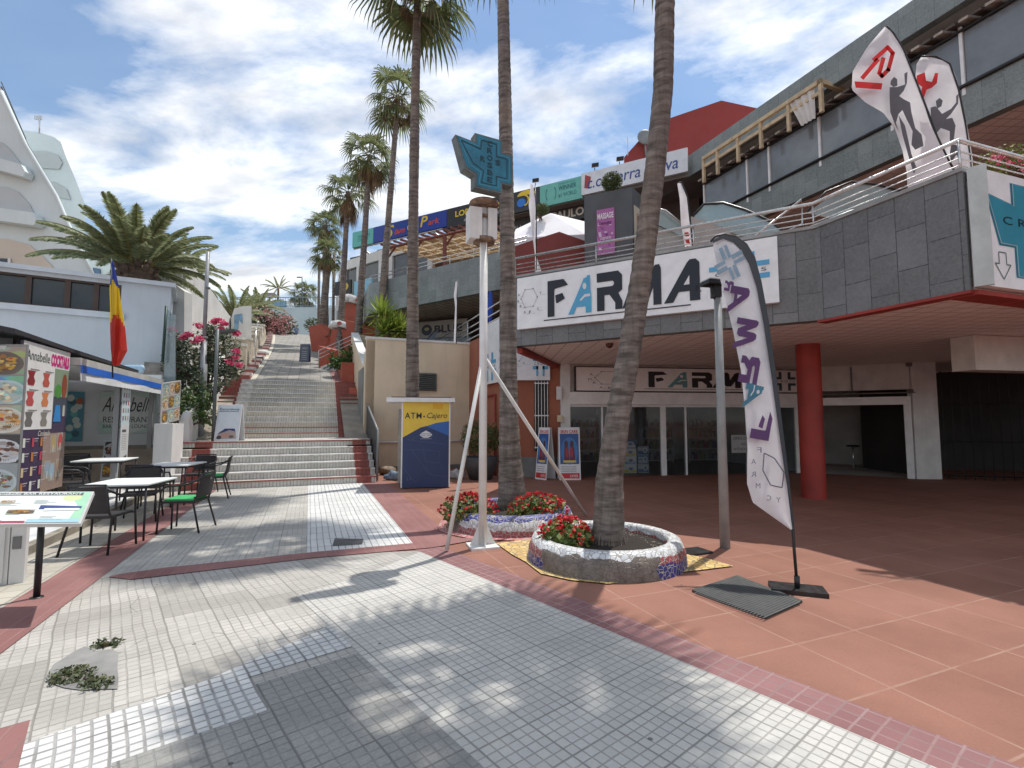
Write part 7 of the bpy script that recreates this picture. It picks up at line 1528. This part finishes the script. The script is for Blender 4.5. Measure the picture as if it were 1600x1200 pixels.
def art_farma(m, S):
    PU = (0.13, 0.06, 0.17); TL_ = (0.08, 0.22, 0.30)
    def put(g, cu, cv, w, h, ang, col, mir=True):
        # lay a glyph in pixel space, then bend it onto the cloth through its own depth
        for pl in g:
            c = col; q = pl
            if isinstance(pl, dict): q = pl['p']; c = (0.82, 0.82, 0.84)
            pp_ = []
            for a, b in q:
                x = (a - .5) * w * (-1 if mir else 1); y = (b - .5) * h; X = x * cos(ang) - y * sin(ang); Y_ = x * sin(ang) + y * cos(ang); pp_.append(at(cu + X, cv - Y_, YF(cv - Y_) - (.055 if isinstance(pl, dict) else .05)))
            m.poly(pp_, c)
    an = radians(-100)
    put(GA, 1154, 470, 44, 30, an, PU); put(GM, 1165, 523, 50, 34, an, PU); put(GR, 1171, 578, 42, 30, an, PU); put(GA2, 1177, 620, 40, 28, an, TL_); put(GF, 1190, 664, 46, 30, an, PU)
    put([[(x, y) for x, y in pl] for pl in GR], 1139, 447, 16, 14, an, PU)
    for (du, dv) in ((0, 0),):
        for k in range(4):
            a = radians(25 + 90 * k)
            cu, cv = 1140, 410; q = lambda r_, t_: at(cu + r_ * cos(a) - t_ * sin(a), cv - (r_ * sin(a) + t_ * cos(a)) * 1.15, YF(cv - (r_ * sin(a) + t_ * cos(a)) * 1.15) - .05)
            m.poly([q(6, -6), q(24, -6), q(24, -1), q(6, -1)], (0.30, 0.42, 0.52)); m.poly([q(6, 2), q(24, 2), q(24, 8), q(6, 8)], (0.30, 0.42, 0.52))
    hx = [(1194, 708), (1210, 716), (1225, 738), (1222, 762), (1204, 758), (1192, 735)]
    for i in range(6):
        (u0, v0), (u1, v1) = hx[i], hx[(i + 1) % 6]; d_ = Vector((u1 - u0, v1 - v0)).normalized() * .9
        m.poly([at(u0 - d_.y, v0 + d_.x, YF(v0 + d_.x) - .05), at(u1 - d_.y, v1 + d_.x, YF(v1 + d_.x) - .05), at(u1 + d_.y, v1 - d_.x, YF(v1 - d_.x) - .05), at(u0 + d_.y, v0 - d_.x, YF(v0 - d_.x) - .05)], (0.12, 0.12, 0.16))
    for i, (u, v) in enumerate(((1190, 700), (1181, 718), (1181, 738), (1188, 756), (1205, 775), (1220, 778))):
        vs_, fs_ = text2d('FARMCY'[i]); m.col = (0.2, 0.2, 0.25); m.add([at(u - a * 7, v + 7 - b * 8, YF(v + 7 - b * 8) - .05) for a, b in vs_], fs_)
fbase = gp(1246, 924); FY = fbase.y
def YF(v): return FY + 1.25 * max(0.0, (828 - v) / 460) ** 1.2
fl_l = [(1113, 376), (1121, 420), (1134, 470), (1146, 520), (1158, 580), (1164, 640), (1168, 700), (1167, 755), (1176, 785), (1236, 828)]
fl_r = [(1130, 367), (1160, 378), (1176, 400), (1186, 440), (1194, 490), (1206, 560), (1214, 630), (1223, 700), (1231, 770), (1238, 826)]
ff = feather('feather_banner', 'tall white FARMA feather banner on a black weighted foot, reversed lettering', fl_l, fl_r, YF, [(1111, 377), (1118, 369), (1132, 366), (1150, 370), (1166, 382), (1178, 402), (1188, 440), (1199, 500), (1210, 580), (1220, 660), (1230, 740), (1238, 812), (1241, 860), (1246, 921)], (fbase.x, fbase.y, 0), .014, art_farma, wav=.032, nV=64, nU=12)
m = MB(M_BLACK); m.box((fbase.x, fbase.y, .02), (.46, .25, .035), -.35); m.tube([(fbase.x, fbase.y, .03), (fbase.x, fbase.y, .14)], .025, 8); m.build('foot_plate', ff)
m = MB(M_BLACK); 
sl = [at(u, v, YF(v) - .02) for u, v in ((1113, 376), (1130, 366), (1152, 371), (1168, 384), (1180, 404), (1190, 440), (1201, 500), (1212, 580), (1222, 660), (1231, 740), (1238, 805))]; sl2 = [at(u, v, YF(v) - .02) for u, v in ((1114, 380), (1130, 373), (1146, 379), (1158, 392), (1170, 412), (1182, 448), (1193, 506), (1205, 586), (1216, 666), (1227, 744), (1238, 806))]
for i in range(len(sl) - 1): m.poly([sl[i], sl2[i], sl2[i + 1], sl[i + 1]])
m.build('sleeve', ff)
mt = MB(pm('rubber_mat', (0.075, 0.078, 0.075), .85, .25, 14, .4)); mt.prism([gp(1081, 925), gp(1196, 968), gp(1254, 942), gp(1152, 902)], .003, .022); mo = mt.build('rubber_mat', loc=tuple(gp(1165, 935)))
tag(mo, 'grey ribbed rubber mat lying on the terracotta in front of the banner foot', 'mat')
m = MB(pm('mat_rib', (0.11, 0.113, 0.11), .8)); A1, A2, A3, A4 = gp(1081, 925, .022), gp(1196, 968, .022), gp(1254, 942, .022), gp(1152, 902, .022)
for i in range(24):
    q = (i + .5) / 24; a_ = A1.lerp(A2, q * .96 + .02); b_ = A4.lerp(A3, q * .96 + .02); m.poly([a_, a_ + (A2 - A1) * .014, b_ + (A3 - A4) * .014, b_])
for v in m.v: v.z = .0255
m.build('ribs', mo)
# slim banners on the terraces
feather('feather_banner', 'slim white feather banner left of the peaked maroon wall', [(829, 288), (826, 320), (832, 370), (836, 400), (836, 427)], [(833, 288), (837, 320), (836, 370), (838, 400), (847, 427)], 13.5, [(836, 290), (838, 330), (838, 430)], tuple(at(838, 430, 13.5)), .015, wav=.05)
def art_red(m, S):
    for i in range(5): surf_poly(m, S, [(.2, .6 + i * .07), (.75, .6 + i * .07), (.8, .64 + i * .07), (.25, .64 + i * .07)], (0.6, 0.05, 0.06))
feather('feather_banner', 'slim white and red feather banner near the escalators', [(1058, 286), (1062, 310), (1064, 350), (1070, 385), (1073, 390)], [(1064, 286), (1073, 308), (1077, 345), (1081, 388), (1083, 390)], 11.0, [(1057, 286), (1064, 284), (1074, 305), (1079, 345), (1083, 392)], tuple(at(1083, 392, 11)), .014, art_red, wav=.03)
feather('feather_banner', 'thin furled white banner standing in front of the green slate balcony', [(712, 440), (709, 462), (711, 480), (709, 535)], [(715, 440), (713, 462), (714, 480), (713, 535)], 14.6, [(715, 437), (713, 537)], tuple(at(713, 537, 14.6)), .012, wav=.02)
feather('feather_banner', 'dark grey feather banner in the shaded upper arcade', [(672, 522), (662, 535), (658, 548), (656, 562)], [(686, 516), (676, 532), (668, 548), (664, 562)], 20.3, [(690, 516), (678, 518), (664, 535), (658, 562)], tuple(at(658, 566, 20.3)), .015, wav=.03, cloth=(0.25, 0.30, 0.38))
m = MB(pm('blue_parasol_cloth', (0.02, 0.08, 0.45), .8)); m.lathe(tuple(at(766, 520, 15.6).xy) + (0,), [(.05, at(766, 456, 15.6).z), (.07, at(766, 470, 15.6).z), (.08, at(766, 490, 15.6).z), (.03, at(766, 512, 15.6).z)], 10); tag(m.build('closed_parasol', loc=tuple(at(766, 512, 15.6))), 'closed bright blue parasol between the white pole and the palm trunk', 'parasol')
# two big banners with divers
RD = (0.68, 0.05, 0.05); GY = (0.17, 0.17, 0.19)
def art_dive(R_, figs):
    def a(m, S):
        for pl in R_: m.poly([at(u, v, DY - .16) for u, v in pl], RD)
        for pl in figs: m.poly([at(u, v, DY - .16) for u, v in pl], GY)
    return a
DY = 7.35
def strokes(segs, w):
    o = []
    for (u0, v0), (u1, v1) in segs:
        d_ = Vector((u1 - u0, v1 - v0)).normalized(); n_ = Vector((-d_.y, d_.x)) * w / 2; e_ = d_ * w * .35; p0_ = Vector((u0, v0)) - e_; p1_ = Vector((u1, v1)) + e_
        o.append([tuple(p0_ - n_), tuple(p1_ - n_), tuple(p1_ + n_), tuple(p0_ + n_)])
    return o
R1 = [[(1337, 137), (1377, 140), (1379, 130), (1335, 127)]] + strokes([((1348, 121), (1371, 94)), ((1366, 93), (1387, 74)), ((1387, 74), (1395, 83)), ((1395, 83), (1388, 109)), ((1388, 109), (1378, 119)), ((1378, 119), (1374, 114)), ((1374, 114), (1380, 92))], 6.5)
F1 = [[(1392, 126), (1397, 120), (1402, 124), (1402, 134), (1396, 136), (1391, 132)], [(1390, 136), (1402, 136), (1414, 132), (1413, 115), (1418, 112), (1417, 130), (1412, 142), (1405, 150), (1412, 155), (1422, 160), (1424, 175), (1430, 200), (1440, 210), (1443, 228), (1430, 234), (1424, 226), (1426, 205), (1416, 185), (1410, 172), (1404, 178), (1400, 192), (1404, 205), (1398, 194), (1391, 175), (1390, 155)], [(1404, 180), (1414, 196), (1424, 240), (1432, 262), (1428, 272), (1420, 246), (1410, 210)]]
feather('feather_banner', 'nearer of two big wind-blown white banners with a red letter and grey diver', [(1382, 42), (1356, 72), (1332, 112), (1331, 140), (1352, 160), (1380, 176), (1398, 200), (1410, 235), (1416, 265), (1419, 300)], [(1390, 46), (1406, 68), (1420, 95), (1430, 125), (1442, 155), (1452, 190), (1468, 225), (1478, 245), (1486, 262), (1490, 272)], DY, [(1386, 41), (1396, 52), (1412, 78), (1428, 118), (1446, 165), (1465, 215), (1480, 246), (1496, 276)], tuple(at(1496, 276, DY)), .014, art_dive(R1, F1), wav=.10, nU=14, nV=50)
R2_ = [[(1432, 118), (1445, 113), (1447, 126), (1456, 128), (1461, 114), (1466, 114), (1464, 130), (1456, 137), (1448, 140), (1443, 154), (1438, 148), (1441, 136), (1433, 130)]]
F2 = [[(1462, 158), (1468, 153), (1473, 157), (1471, 166), (1464, 170)], [(1454, 168), (1462, 166), (1472, 178), (1486, 170), (1494, 160), (1494, 150), (1498, 146), (1497, 162), (1486, 178), (1478, 186), (1488, 184), (1493, 196), (1490, 222), (1484, 226), (1484, 205), (1470, 200), (1462, 210), (1455, 200)], [(1486, 226), (1494, 226), (1502, 236), (1500, 250), (1494, 242), (1486, 256), (1484, 240)]]
DY2 = 7.8; 
def art2(m, S):
    for pl in R2_: m.poly([at(u, v, DY2 - .15) for u, v in pl], RD)
    for pl in F2: m.poly([at(u, v, DY2 - .15) for u, v in pl], GY)
feather('feather_banner', 'farther of two big white diver banners, behind the first at right', [(1440, 88), (1432, 100), (1430, 125), (1440, 155), (1455, 190), (1468, 225), (1480, 250), (1486, 290)], [(1446, 88), (1478, 95), (1490, 110), (1500, 140), (1510, 190), (1516, 225), (1520, 250), (1520, 290)], DY2, [(1440, 88), (1462, 88), (1484, 100), (1498, 140), (1508, 190), (1515, 240), (1519, 290)], tuple(at(1519, 292, DY2)), .014, art2, wav=.08, nU=12, nV=40)
# --- sandwich boards
def aboard(label, u0, u1, vb, vt, Y, z0, lean, art, col=(0.75, 0.76, 0.77), dx=.0, ang=0.0, backside=.45, th=.025, group=None, zt=None):
    a_ = at(u0, vb, Y); b_ = at(u1, vb, Y); a_.z = b_.z = z0; W_ = (b_ - a_).length; U = Vector((cos(ang), sin(ang), 0)) * W_; H = (at(u0, vt, Y).z - z0) if zt is None else zt
    t = thing('sandwich_board', label, 'sandwich board', tuple((a_ + b_) / 2), 0, group); N_ = Vector((sin(ang), -cos(ang), 0))
    top = a_ + UP * H + N_ * -lean; f = Frame(a_, U, top - a_); m = MB(PRINT); f.panel(m, th, col); p_ = m.build('front_board', t)
    m = MB(PRINT); art(f, m); m.build('print', p_)
    g_ = Frame(a_ - N_ * (lean * 2 + .04), U, UP * H + N_ * lean); m = MB(PRINT); g_.panel(m, th, tuple(x * .9 for x in col)); m.build('rear_board', t)
    return t
def art_clinic(f, m):
    f.rect(m, .04, .03, .92, .94, .002, (0.66, 0.72, 0.76)); f.text(m, 'Excursions', .1, .84, .8, .07, .004, (0.03, 0.12, 0.18), .02); f.rect(m, .08, .80, .8, .02, .004, (0.2, 0.25, 0.3)); f.poly(m, [(.06, .06), (.9, .06), (.85, .28), (.5, .33), (.2, .26)], .004, (0.42, 0.36, 0.32)); f.poly(m, [(.1, .18), (.6, .30), (.85, .26), (.8, .34), (.4, .34)], .006, (0.03, 0.05, 0.16)); f.disc(m, .45, .15, .2, .06, .007, (0.5, 0.3, 0.25)); f.disc(m, .7, .12, .1, .04, .008, (0.15, 0.12, 0.12)); f.disc(m, .2, .1, .1, .05, .008, (0.06, 0.06, 0.07))
q = at(356, 687, 12.95); aboard('white sandwich board with a hand photograph standing on the stair landing', 334, 370, 685, 632, 12.95, ZL, .18, art_clinic, ang=.12)
def art_dark(f, m): 
    f.rect(m, .08, .08, .84, .84, .002, (0.10, 0.12, 0.16)); f.text(m, 'MENU', .25, .74, .5, .09, .004, (0.5, 0.5, 0.5))
    for i in range(5): f.rect(m, .2, .2 + i * .1, .55, .03, .004, (0.32, 0.34, 0.36))
aboard('dark blue menu board standing halfway up the ramp', 467, 482, 571, 548, 24.5, rz_(26.2), .1, art_dark, col=(0.06, 0.08, 0.13), zt=1.0)
def art_film(f, m):
    f.rect(m, .06, .30, .88, .58, .002, (0.03, 0.10, 0.32)); f.disc(m, .5, .55, .40, .26, .003, (0.05, 0.2, 0.5)); f.text(m, 'SKIN CARE', .1, .89, .8, .06, .004, (0.6, 0.03, 0.05), .03)
    for x, s_ in ((.35, 1), (.62, -1)): f.disc(m, x, .68, .09, .07, .005, (0.08, 0.03, 0.05)); f.poly(m, [(x - .12, .35), (x + .14, .35), (x + .1, .62), (x - .08, .64)], .0045, (0.14, 0.02, 0.05)); f.disc(m, x + .03 * s_, .52, .08, .10, .006, (0.35, 0.04, 0.04))
    f.rect(m, .2, .33, .6, .04, .006, (0.7, 0.55, 0.1)); f.rect(m, .06, .03, .88, .10, .002, (0.6, 0.03, 0.04)); f.text(m, 'OFFER', .5, .05, .38, .05, .004, (0.8, 0.8, 0.8))
    for i in range(3): f.rect(m, .1, .16 + i * .04, .7, .015, .003, (0.4, 0.4, 0.42))
aboard('left one of the two red and blue poster stands by the pharmacy entrance', 836, 858, 744, 668, 13.45, 0, .18, art_film, ang=-.75, group='poster stands by the pharmacy entrance')
aboard('right one of the two red and blue poster stands by the pharmacy entrance', 874, 908, 747, 668, 13.2, 0, .14, art_film, ang=.05, group='poster stands by the pharmacy entrance')
# --- chairs and tables
M_CH = pm('chair_black', (0.022, 0.02, 0.022), .45, .2, 8); M_WEAVE = pm('chair_weave', (0.03, 0.027, 0.028), .6, .2, 30, .4); M_GRN = pm('green_cushion', (0.05, 0.42, 0.13), .85, .12, 6)
def chair(label, loc, rz, cushion=False, src=None):
    t = thing('cafe_chair', label, 'chair', loc, rz, 'black cafe chairs on the restaurant terrace')
    m = MB(M_WEAVE); m.smooth = False
    # slightly dished seat
    vs = []; n = 6
    for j in range(n + 1):
        for i in range(n + 1): x = -.21 + .42 * i / n; y = -.20 + .42 * j / n; vs.append((x, y, .445 - .018 * (1 - (x / .21) ** 2) * (1 - (y / .22) ** 2)))
    top_ = [Vector(v) for v in vs]; bot = [v - Vector((0, 0, .022)) for v in top_]; k = (n + 1) ** 2
    fs = [(j * (n + 1) + i, j * (n + 1) + i + 1, (j + 1) * (n + 1) + i + 1, (j + 1) * (n + 1) + i) for j in range(n) for i in range(n)]
    m.add(top_, fs); m.add(bot, [f[::-1] for f in fs]); m.box((0, -.20, .434), (.43, .02, .03)); m.box((0, .215, .434), (.43, .02, .03)); m.box((-.215, 0, .434), (.02, .43, .03)); m.box((.215, 0, .434), (.02, .43, .03))
    m.build('seat', t, world=False)
    m = MB(M_WEAVE); N_ = 8
    for lay in (0, 1):
        vs = []
        for j in range(6):
            for i in range(N_ + 1):
                x = -.205 + .41 * i / N_; z = .50 + .30 * j / 5; y = -.225 - .045 * j / 5 - .035 * (1 - (x / .205) ** 2) * .8 - lay * .014; vs.append(Vector((x, y, z)))
        fs = [(j * (N_ + 1) + i, j * (N_ + 1) + i + 1, (j + 1) * (N_ + 1) + i + 1, (j + 1) * (N_ + 1) + i) for j in range(5) for i in range(N_)]; m.add(vs, fs if lay else [f[::-1] for f in fs])
    m.box((0, -.2, .49), (.40, .035, .02)); m.build('backrest', t, world=False)
    for sx in (-1, 1):
        m = MB(M_CH); m.tube([(sx * .265, .25, 0), (sx * .245, .235, .42), (sx * .245, .225, .60), (sx * .26, .16, .655), (sx * .275, 0, .67), (sx * .27, -.14, .69), (sx * .235, -.25, .745), (sx * .205, -.275, .78)], .0135, 8); m.build('arm_frame', t, world=False)
        m = MB(M_CH); m.tube([(sx * .265, -.30, 0), (sx * .225, -.19, .42), (sx * .21, -.225, .5), (sx * .205, -.285, .82)], .0135, 8); m.build('leg', t, world=False)
    m = MB(M_CH); m.tube([(-.205, -.285, .82), (-.1, -.315, .825), (.1, -.315, .825), (.205, -.285, .82)], .0135, 8); m.build('top_rail', t, world=False); m = MB(M_CH); m.tube([(-.245, .23, .42), (.245, .23, .42)], .01, 6); m.build('cross_bar', t, world=False)
    m = MB(PRINT); m.col = (0.28, 0.28, 0.28); m.box((0, -.318, .74), (.045, .003, .032)); m.build('maker_label', t, world=False)
    if cushion: m = MB(M_GRN); m.box((0, .01, .462), (.39, .39, .035)); m.build('cushion', t, world=False, bevel=.012)
    return t
proto = chair('black chair with its back to the camera at the nearer white table', (-5.03, 6.18, 0), radians(8), True)
cush = [c for c in proto.children if c.name.startswith('cushion')][0]
chairs = [((-4.72, 7.30, 0), radians(98), True, 'chair with green cushion on the right of the nearer white table'),
          ((-5.88, 7.95, 0), radians(205), False, 'black chair facing the camera behind the nearer white table'),
          ((-6.35, 8.75, 0), radians(10), False, 'black chair with its back to the camera at the farther white table'),
          ((-6.70, 10.75, 0), radians(190), False, 'black chair facing the camera behind the farther white table'),
          ((-6.10, 10.25, 0), radians(115), True, 'chair with green cushion on the right of the farther white table, nearest the stairs'),
          ((-7.55, 8.55, .09), radians(-60), False, 'black chair nearest the big menu board inside the pavilion'),
          ((-8.45, 9.6, .09), radians(-150), False, 'black chair further inside the pavilion beyond its table')]
for loc, rz, cu, lab in chairs:
    c = copy_tree(proto, lab, loc, rz, drop=() if cu else ('cushion',))
bpy.data.objects.remove(cush)
def table(label, loc, rz, col=(0.74, 0.76, 0.75)):
    t = thing('cafe_table', label, 'table', loc, rz, 'square cafe tables'); m = MB(pm('white_table_top', (0.74, 0.77, 0.76), .5, .05, 3)); m.box((0, 0, .738), (.80, .80, .024)); m.build('table_top', t, world=False, bevel=.006)
    m = MB(M_CH)
    for sx in (-1, 1): m.box((sx * .37, 0, .71), (.025, .74, .03)); m.box((0, sx * .37, .71), (.74, .025, .03))
    m.build('frame', t, world=False)
    for sx in (-1, 1):
        for sy in (-1, 1): m = MB(M_CH); m.tube([(sx * .365, sy * .365, 0), (sx * .365, sy * .365, .70)], .014, 8); m.build('leg', t, world=False)
    return t
tA_ = table('nearer white-topped square table on the pavement', (-5.25, 6.92, 0), radians(10))
for lab, loc, rz in (('farther white-topped square table on the pavement close to the stairs', (-6.48, 9.62, 0), radians(8)), ('white-topped table under the pavilion roof', (-7.75, 9.55, .09), radians(20))): copy_tree(tA_, lab, loc, rz)
# --- lectern menu in the left foreground
lm = thing('menu_stand', 'tilted menu board on a single black post in the left foreground', 'menu stand', tuple(gp(57, 936)))
q = gp(57, 936); tr_, br_ = at(147, 768, 4.60), at(126, 818, 4.12); w_ = Vector((-1, -.09, .01)).normalized() * 1.12
f = Frame(br_ + w_, -w_, (tr_ - br_) ); m = MB(PRINT); f.panel(m, .03, (0.55, 0.55, 0.53)); m.build('board', lm)
m = MB(PRINT); f.rect(m, .015, .03, .97, .94, .002, (0.70, 0.76, 0.72)); f.poly(m, [(.985, .03), (.985, .97), (.82, .97), (.93, .5), (.90, .03)], .003, (0.35, 0.62, 0.42)); f.disc(m, .86, .78, .07, .10, .0035, (0.62, 0.74, 0.35))
f.rect(m, .25, .86, .68, .09, .004, (0.10, 0.11, 0.11)); f.text(m, 'Annabelle BAR RESTAURANT', .26, .872, .66, .065, .006, (0.75, 0.78, 0.75), .01)
f.rect(m, .015, .03, .60, .05, .004, (0.45, 0.03, 0.09)); f.rect(m, .62, .03, .36, .10, .004, (0.35, 0.55, 0.62))
rnd = random.Random(8)
for (x, y) in ((.35, .64), (.6, .70), (.15, .7), (.45, .36), (.3, .2), (.7, .2), (.12, .4)):
    for i in range(4): f.rect(m, x, y - i * .035, rnd.uniform(.08, .16), .010, .004, (0.35, 0.36, 0.36))
food(f, m, .36, .60, .10, .10, 2, .004, 1); food(f, m, .45, .28, .19, .13, 0, .004, 2); food(f, m, .1, .22, .1, .12, 4, .004, 4)
f.poly(m, [(.66, .42), (.96, .44), (.96, .50), (.66, .54)], .005, (0.04, 0.06, 0.2)); f.poly(m, [(.70, .36), (.95, .38), (.95, .44), (.70, .44)], .006, (0.72, 0.74, 0.72)); m.build('print', lm)
m = MB(M_BLACK); m.tube([q, Vector((q.x, q.y, f.P(.5, .5, -.03).z))], .026, 10); m.lathe((q.x, q.y, 0), [(.001, .02), (.05, .02), (.055, 0)], 12); m.build('post', lm)
# white gate leaf at the left edge
wg = thing('white_gate', 'white panelled gate leaf at the far left edge below the menu stand', 'gate', tuple(gp(12, 912)))
m = MB(M_WHITEW); g0 = gp(-120, 930); g1 = gp(10, 915); d_ = (g1 - g0).normalized(); m.wall(g0, g1, .0, .62, .04, 1)
for i in range(6): m.wall(g1 - d_ * (.1 + i * .11), g1 - d_ * (.03 + i * .11), .03, .6, .015, -1)
m.build('panel', wg); m = MB(M_WHITEW); m.wall(g1 + d_ * .01, g1 + d_ * .12, 0, .66, .08, 1); m.build('post', wg); m = MB(M_GREYPL); m.obox(g1 + d_ * .03 - Vector((0, .012, 0)) + UP * .34, d_ * .06, Vector((0, .01, 0)), UP * .12); m.build('hinge_plate', wg)
# --- thin poles on the left
la = at(313, 690, 13.7); la.z = .9
t = thing('lamp_post', 'tall slim grey pole in front of the pink oleander', 'lamp post', tuple(la)); m = MB(pm('grey_pole', (0.27, 0.29, 0.31), .5, .15, 4)); m.tube([la, at(319, 530, 13.7)], .075, 12); m.tube([at(319, 530, 13.7), at(325, 393, 13.7)], .05, 12); m.build('pole', t); m = MB(M_GREYPL); m.lathe(at(319.5, 528, 13.7), [(.055, -.04), (.085, -.03), (.085, .03), (.055, .04)], 12); m.lathe(at(324.8, 450, 13.7), [(.05, -.03), (.062, -.02), (.062, .02), (.05, .03)], 12); m.build('collar', t)
m = MB(PRINT); m.col = (0.66, 0.66, 0.62); m.box(at(320.5, 600, 13.62), (.07, .03, 1.1)); o = m.build('post_sign', loc=tuple(at(321, 630, 13.62))); tag(o, 'narrow white sign strip strapped to the tall grey pole', 'sign')
lb2 = at(333, 686, 13.0); lb2.z = ZL; t = thing('lamp_post', 'short dark lamp post with a flat square head next to the landing', 'lamp post', tuple(lb2)); m = MB(MATS['dark_rail']); m.tube([lb2, at(340, 514, 13.0)], .045, 8); m.build('pole', t)
m = MB(MATS['dark_rail']); m.obox(at(337, 519, 13.0), at(365, 517, 13.3) - at(337, 519, 13.0), (0, .3, 0), (0, 0, .06)); m.build('lamp_head', t)
# --- red stair ramps with curved white parapets on the right of the ramp
def ribbon(label, pts, Y, w, red=None):
    t = thing('curved_parapet', label, 'parapet', tuple(at(pts[-1][0], pts[-1][1], Y))); m = MB(M_WHITEW); m.smooth = True
    top_ = [at(u, v, Y) for u, v in pts]; bot = [at(u, v + w * (1 if i else .4), Y) for i, (u, v) in enumerate(pts)]
    for a, b, c, d in zip(top_, top_[1:], bot, bot[1:]): m.hexa([c, d, d + Vector((.1, .6, 0)), c + Vector((.1, .6, 0)), a, b, b + Vector((.1, .6, 0)), a + Vector((.1, .6, 0))])
    m.build('parapet', t); m = MB(PRINT); m.col = (0.45, 0.08, 0.08)
    for k in (.55, .68): i = int(k * (len(pts) - 1)); c = at(pts[i][0], pts[i][1] + w * .5, Y - .02); m.add([c + Vector((.12 * cos(a), 0, .1 * sin(a))) for a in [j * pi / 4 for j in range(8)]], [list(range(8))])
    m.build('emblem', t)
    if red: m = MB(RED); m.ext([at(u, v, Y + .15) for u, v in red], (.1, .4, 0)); m.build('red_side', t)
ribbon('upper curved white parapet on the red stair beside the palms', [(528, 466), (534, 460), (545, 459), (558, 463), (572, 474), (588, 490), (606, 508)], 26.5, 12, [(536, 472), (552, 474), (605, 512), (605, 545), (540, 545)])
ribbon('lower curved white parapet on the red stair beside the palms', [(513, 508), (519, 501), (530, 500), (545, 505), (560, 515), (580, 530)], 24.5, 10, [(518, 515), (540, 514), (580, 538), (580, 560), (512, 560)])
sg_ = thing('stair_railing', 'steel railing with a small white board beside the lower curved parapet', 'railing', tuple(at(498, 560, 22.5)))
for dv in (0, 6, 12): m = MB(M_STEEL); m.tube([at(498, 548 + dv, 22.5), at(560, 520 + dv, 21.5)], .02, 5); m.build('rail', sg_)
m = MB(M_STEEL)
for u, v in ((498, 548), (530, 533), (558, 521)): m.tube([at(u, v, 22.3), at(u, v + 24, 22.3)], .02, 5)
m.build('post', sg_)
m = MB(PRINT); g_ = [at(u, v, 22.2) for u, v in ((502, 577), (530, 566), (533, 571), (530, 580), (502, 588))]; g_ = [at(u, v, 22.2) for u, v in ((501, 587), (501, 573), (528, 562), (534, 568), (530, 577))]; m.col = (0.66, 0.64, 0.58); m.ext(g_[::-1], (0, .04, 0)); o = m.build('direction_sign', loc=tuple(g_[0])); tag(o, 'small white arrow-ended direction board by the red planters', 'sign')
m = MB(PRINT); m.col = (0.12, 0.16, 0.22)
for k in (0, 1): m.poly([at(505, 580 - k * 5, 22.17), at(525, 571 - k * 5, 22.17), at(525, 573 - k * 5, 22.17), at(505, 582 - k * 5, 22.17)])
m.build('lettering', o)
for i, (pts, Y, lab) in enumerate(((((497, 540), (512, 545), (512, 600), (499, 600)), 23, 'red painted pier at the foot of the small steel railing'), (((497, 595), (512, 588), (530, 592), (532, 625), (500, 625)), 21, 'lowest red planter wall left of the cream building'), (((528, 596), (541, 583), (552, 586), (552, 650), (530, 640)), 19.6, 'red wall block touching the cream building'), (((545, 605), (560, 612), (560, 690), (545, 660)), 18.2, 'narrow red wall strip between the upper steps and the cream building'), (((482, 510), (500, 506), (512, 520), (512, 560), (488, 556)), 30, 'red wall at the top of the ramp under the clipped hedge'), (((540, 500), (612, 520), (612, 560), (545, 560)), 23.4, 'dark red wall behind the yucca'))):
    m = MB(RED); g_ = [at(u, v, Y) for u, v in pts]; m.ext(g_, (.4, .8, 0)); tag(m.build('red_wall', loc=tuple(g_[0])), lab, 'wall', 'red painted planter walls')
m = MB(PRINT)
# side boards in the mid distance
f = Frame(at(553, 466, 27.5), at(580, 461, 26) - at(553, 466, 27.5), UP * .95); m = MB(PRINT); f.panel(m, .08, (0.22, 0.50, 0.66)); f.disc(m, .45, .35, .2, .3, .004, (0.5, 0.55, 0.55)); f.ring(m, .45, .35, .2, .3, .4, .006, (0.03, 0.05, 0.08), 12); f.disc(m, .3, .7, .06, .1, .004, (0.6, 0.5, 0.1)); tag(m.build('dive_sign', loc=f.P(.5, 0)), 'light blue fish picture board at the left end of the green slate balcony', 'sign')
f = Frame(at(523, 462, 28.5), at(548, 458, 27.8) - at(523, 462, 28.5), UP * .8); m = MB(PRINT); f.panel(m, .08, (0.015, 0.015, 0.018)); f.disc(m, .6, .55, .25, .3, .004, (0.62, 0.45, 0.04)); f.disc(m, .6, .55, .12, .14, .006, (0.02, 0.02, 0.02)); tag(m.build('bar_sign', loc=f.P(.5, 0)), 'black board with a yellow emblem above the upper curved parapet', 'sign')
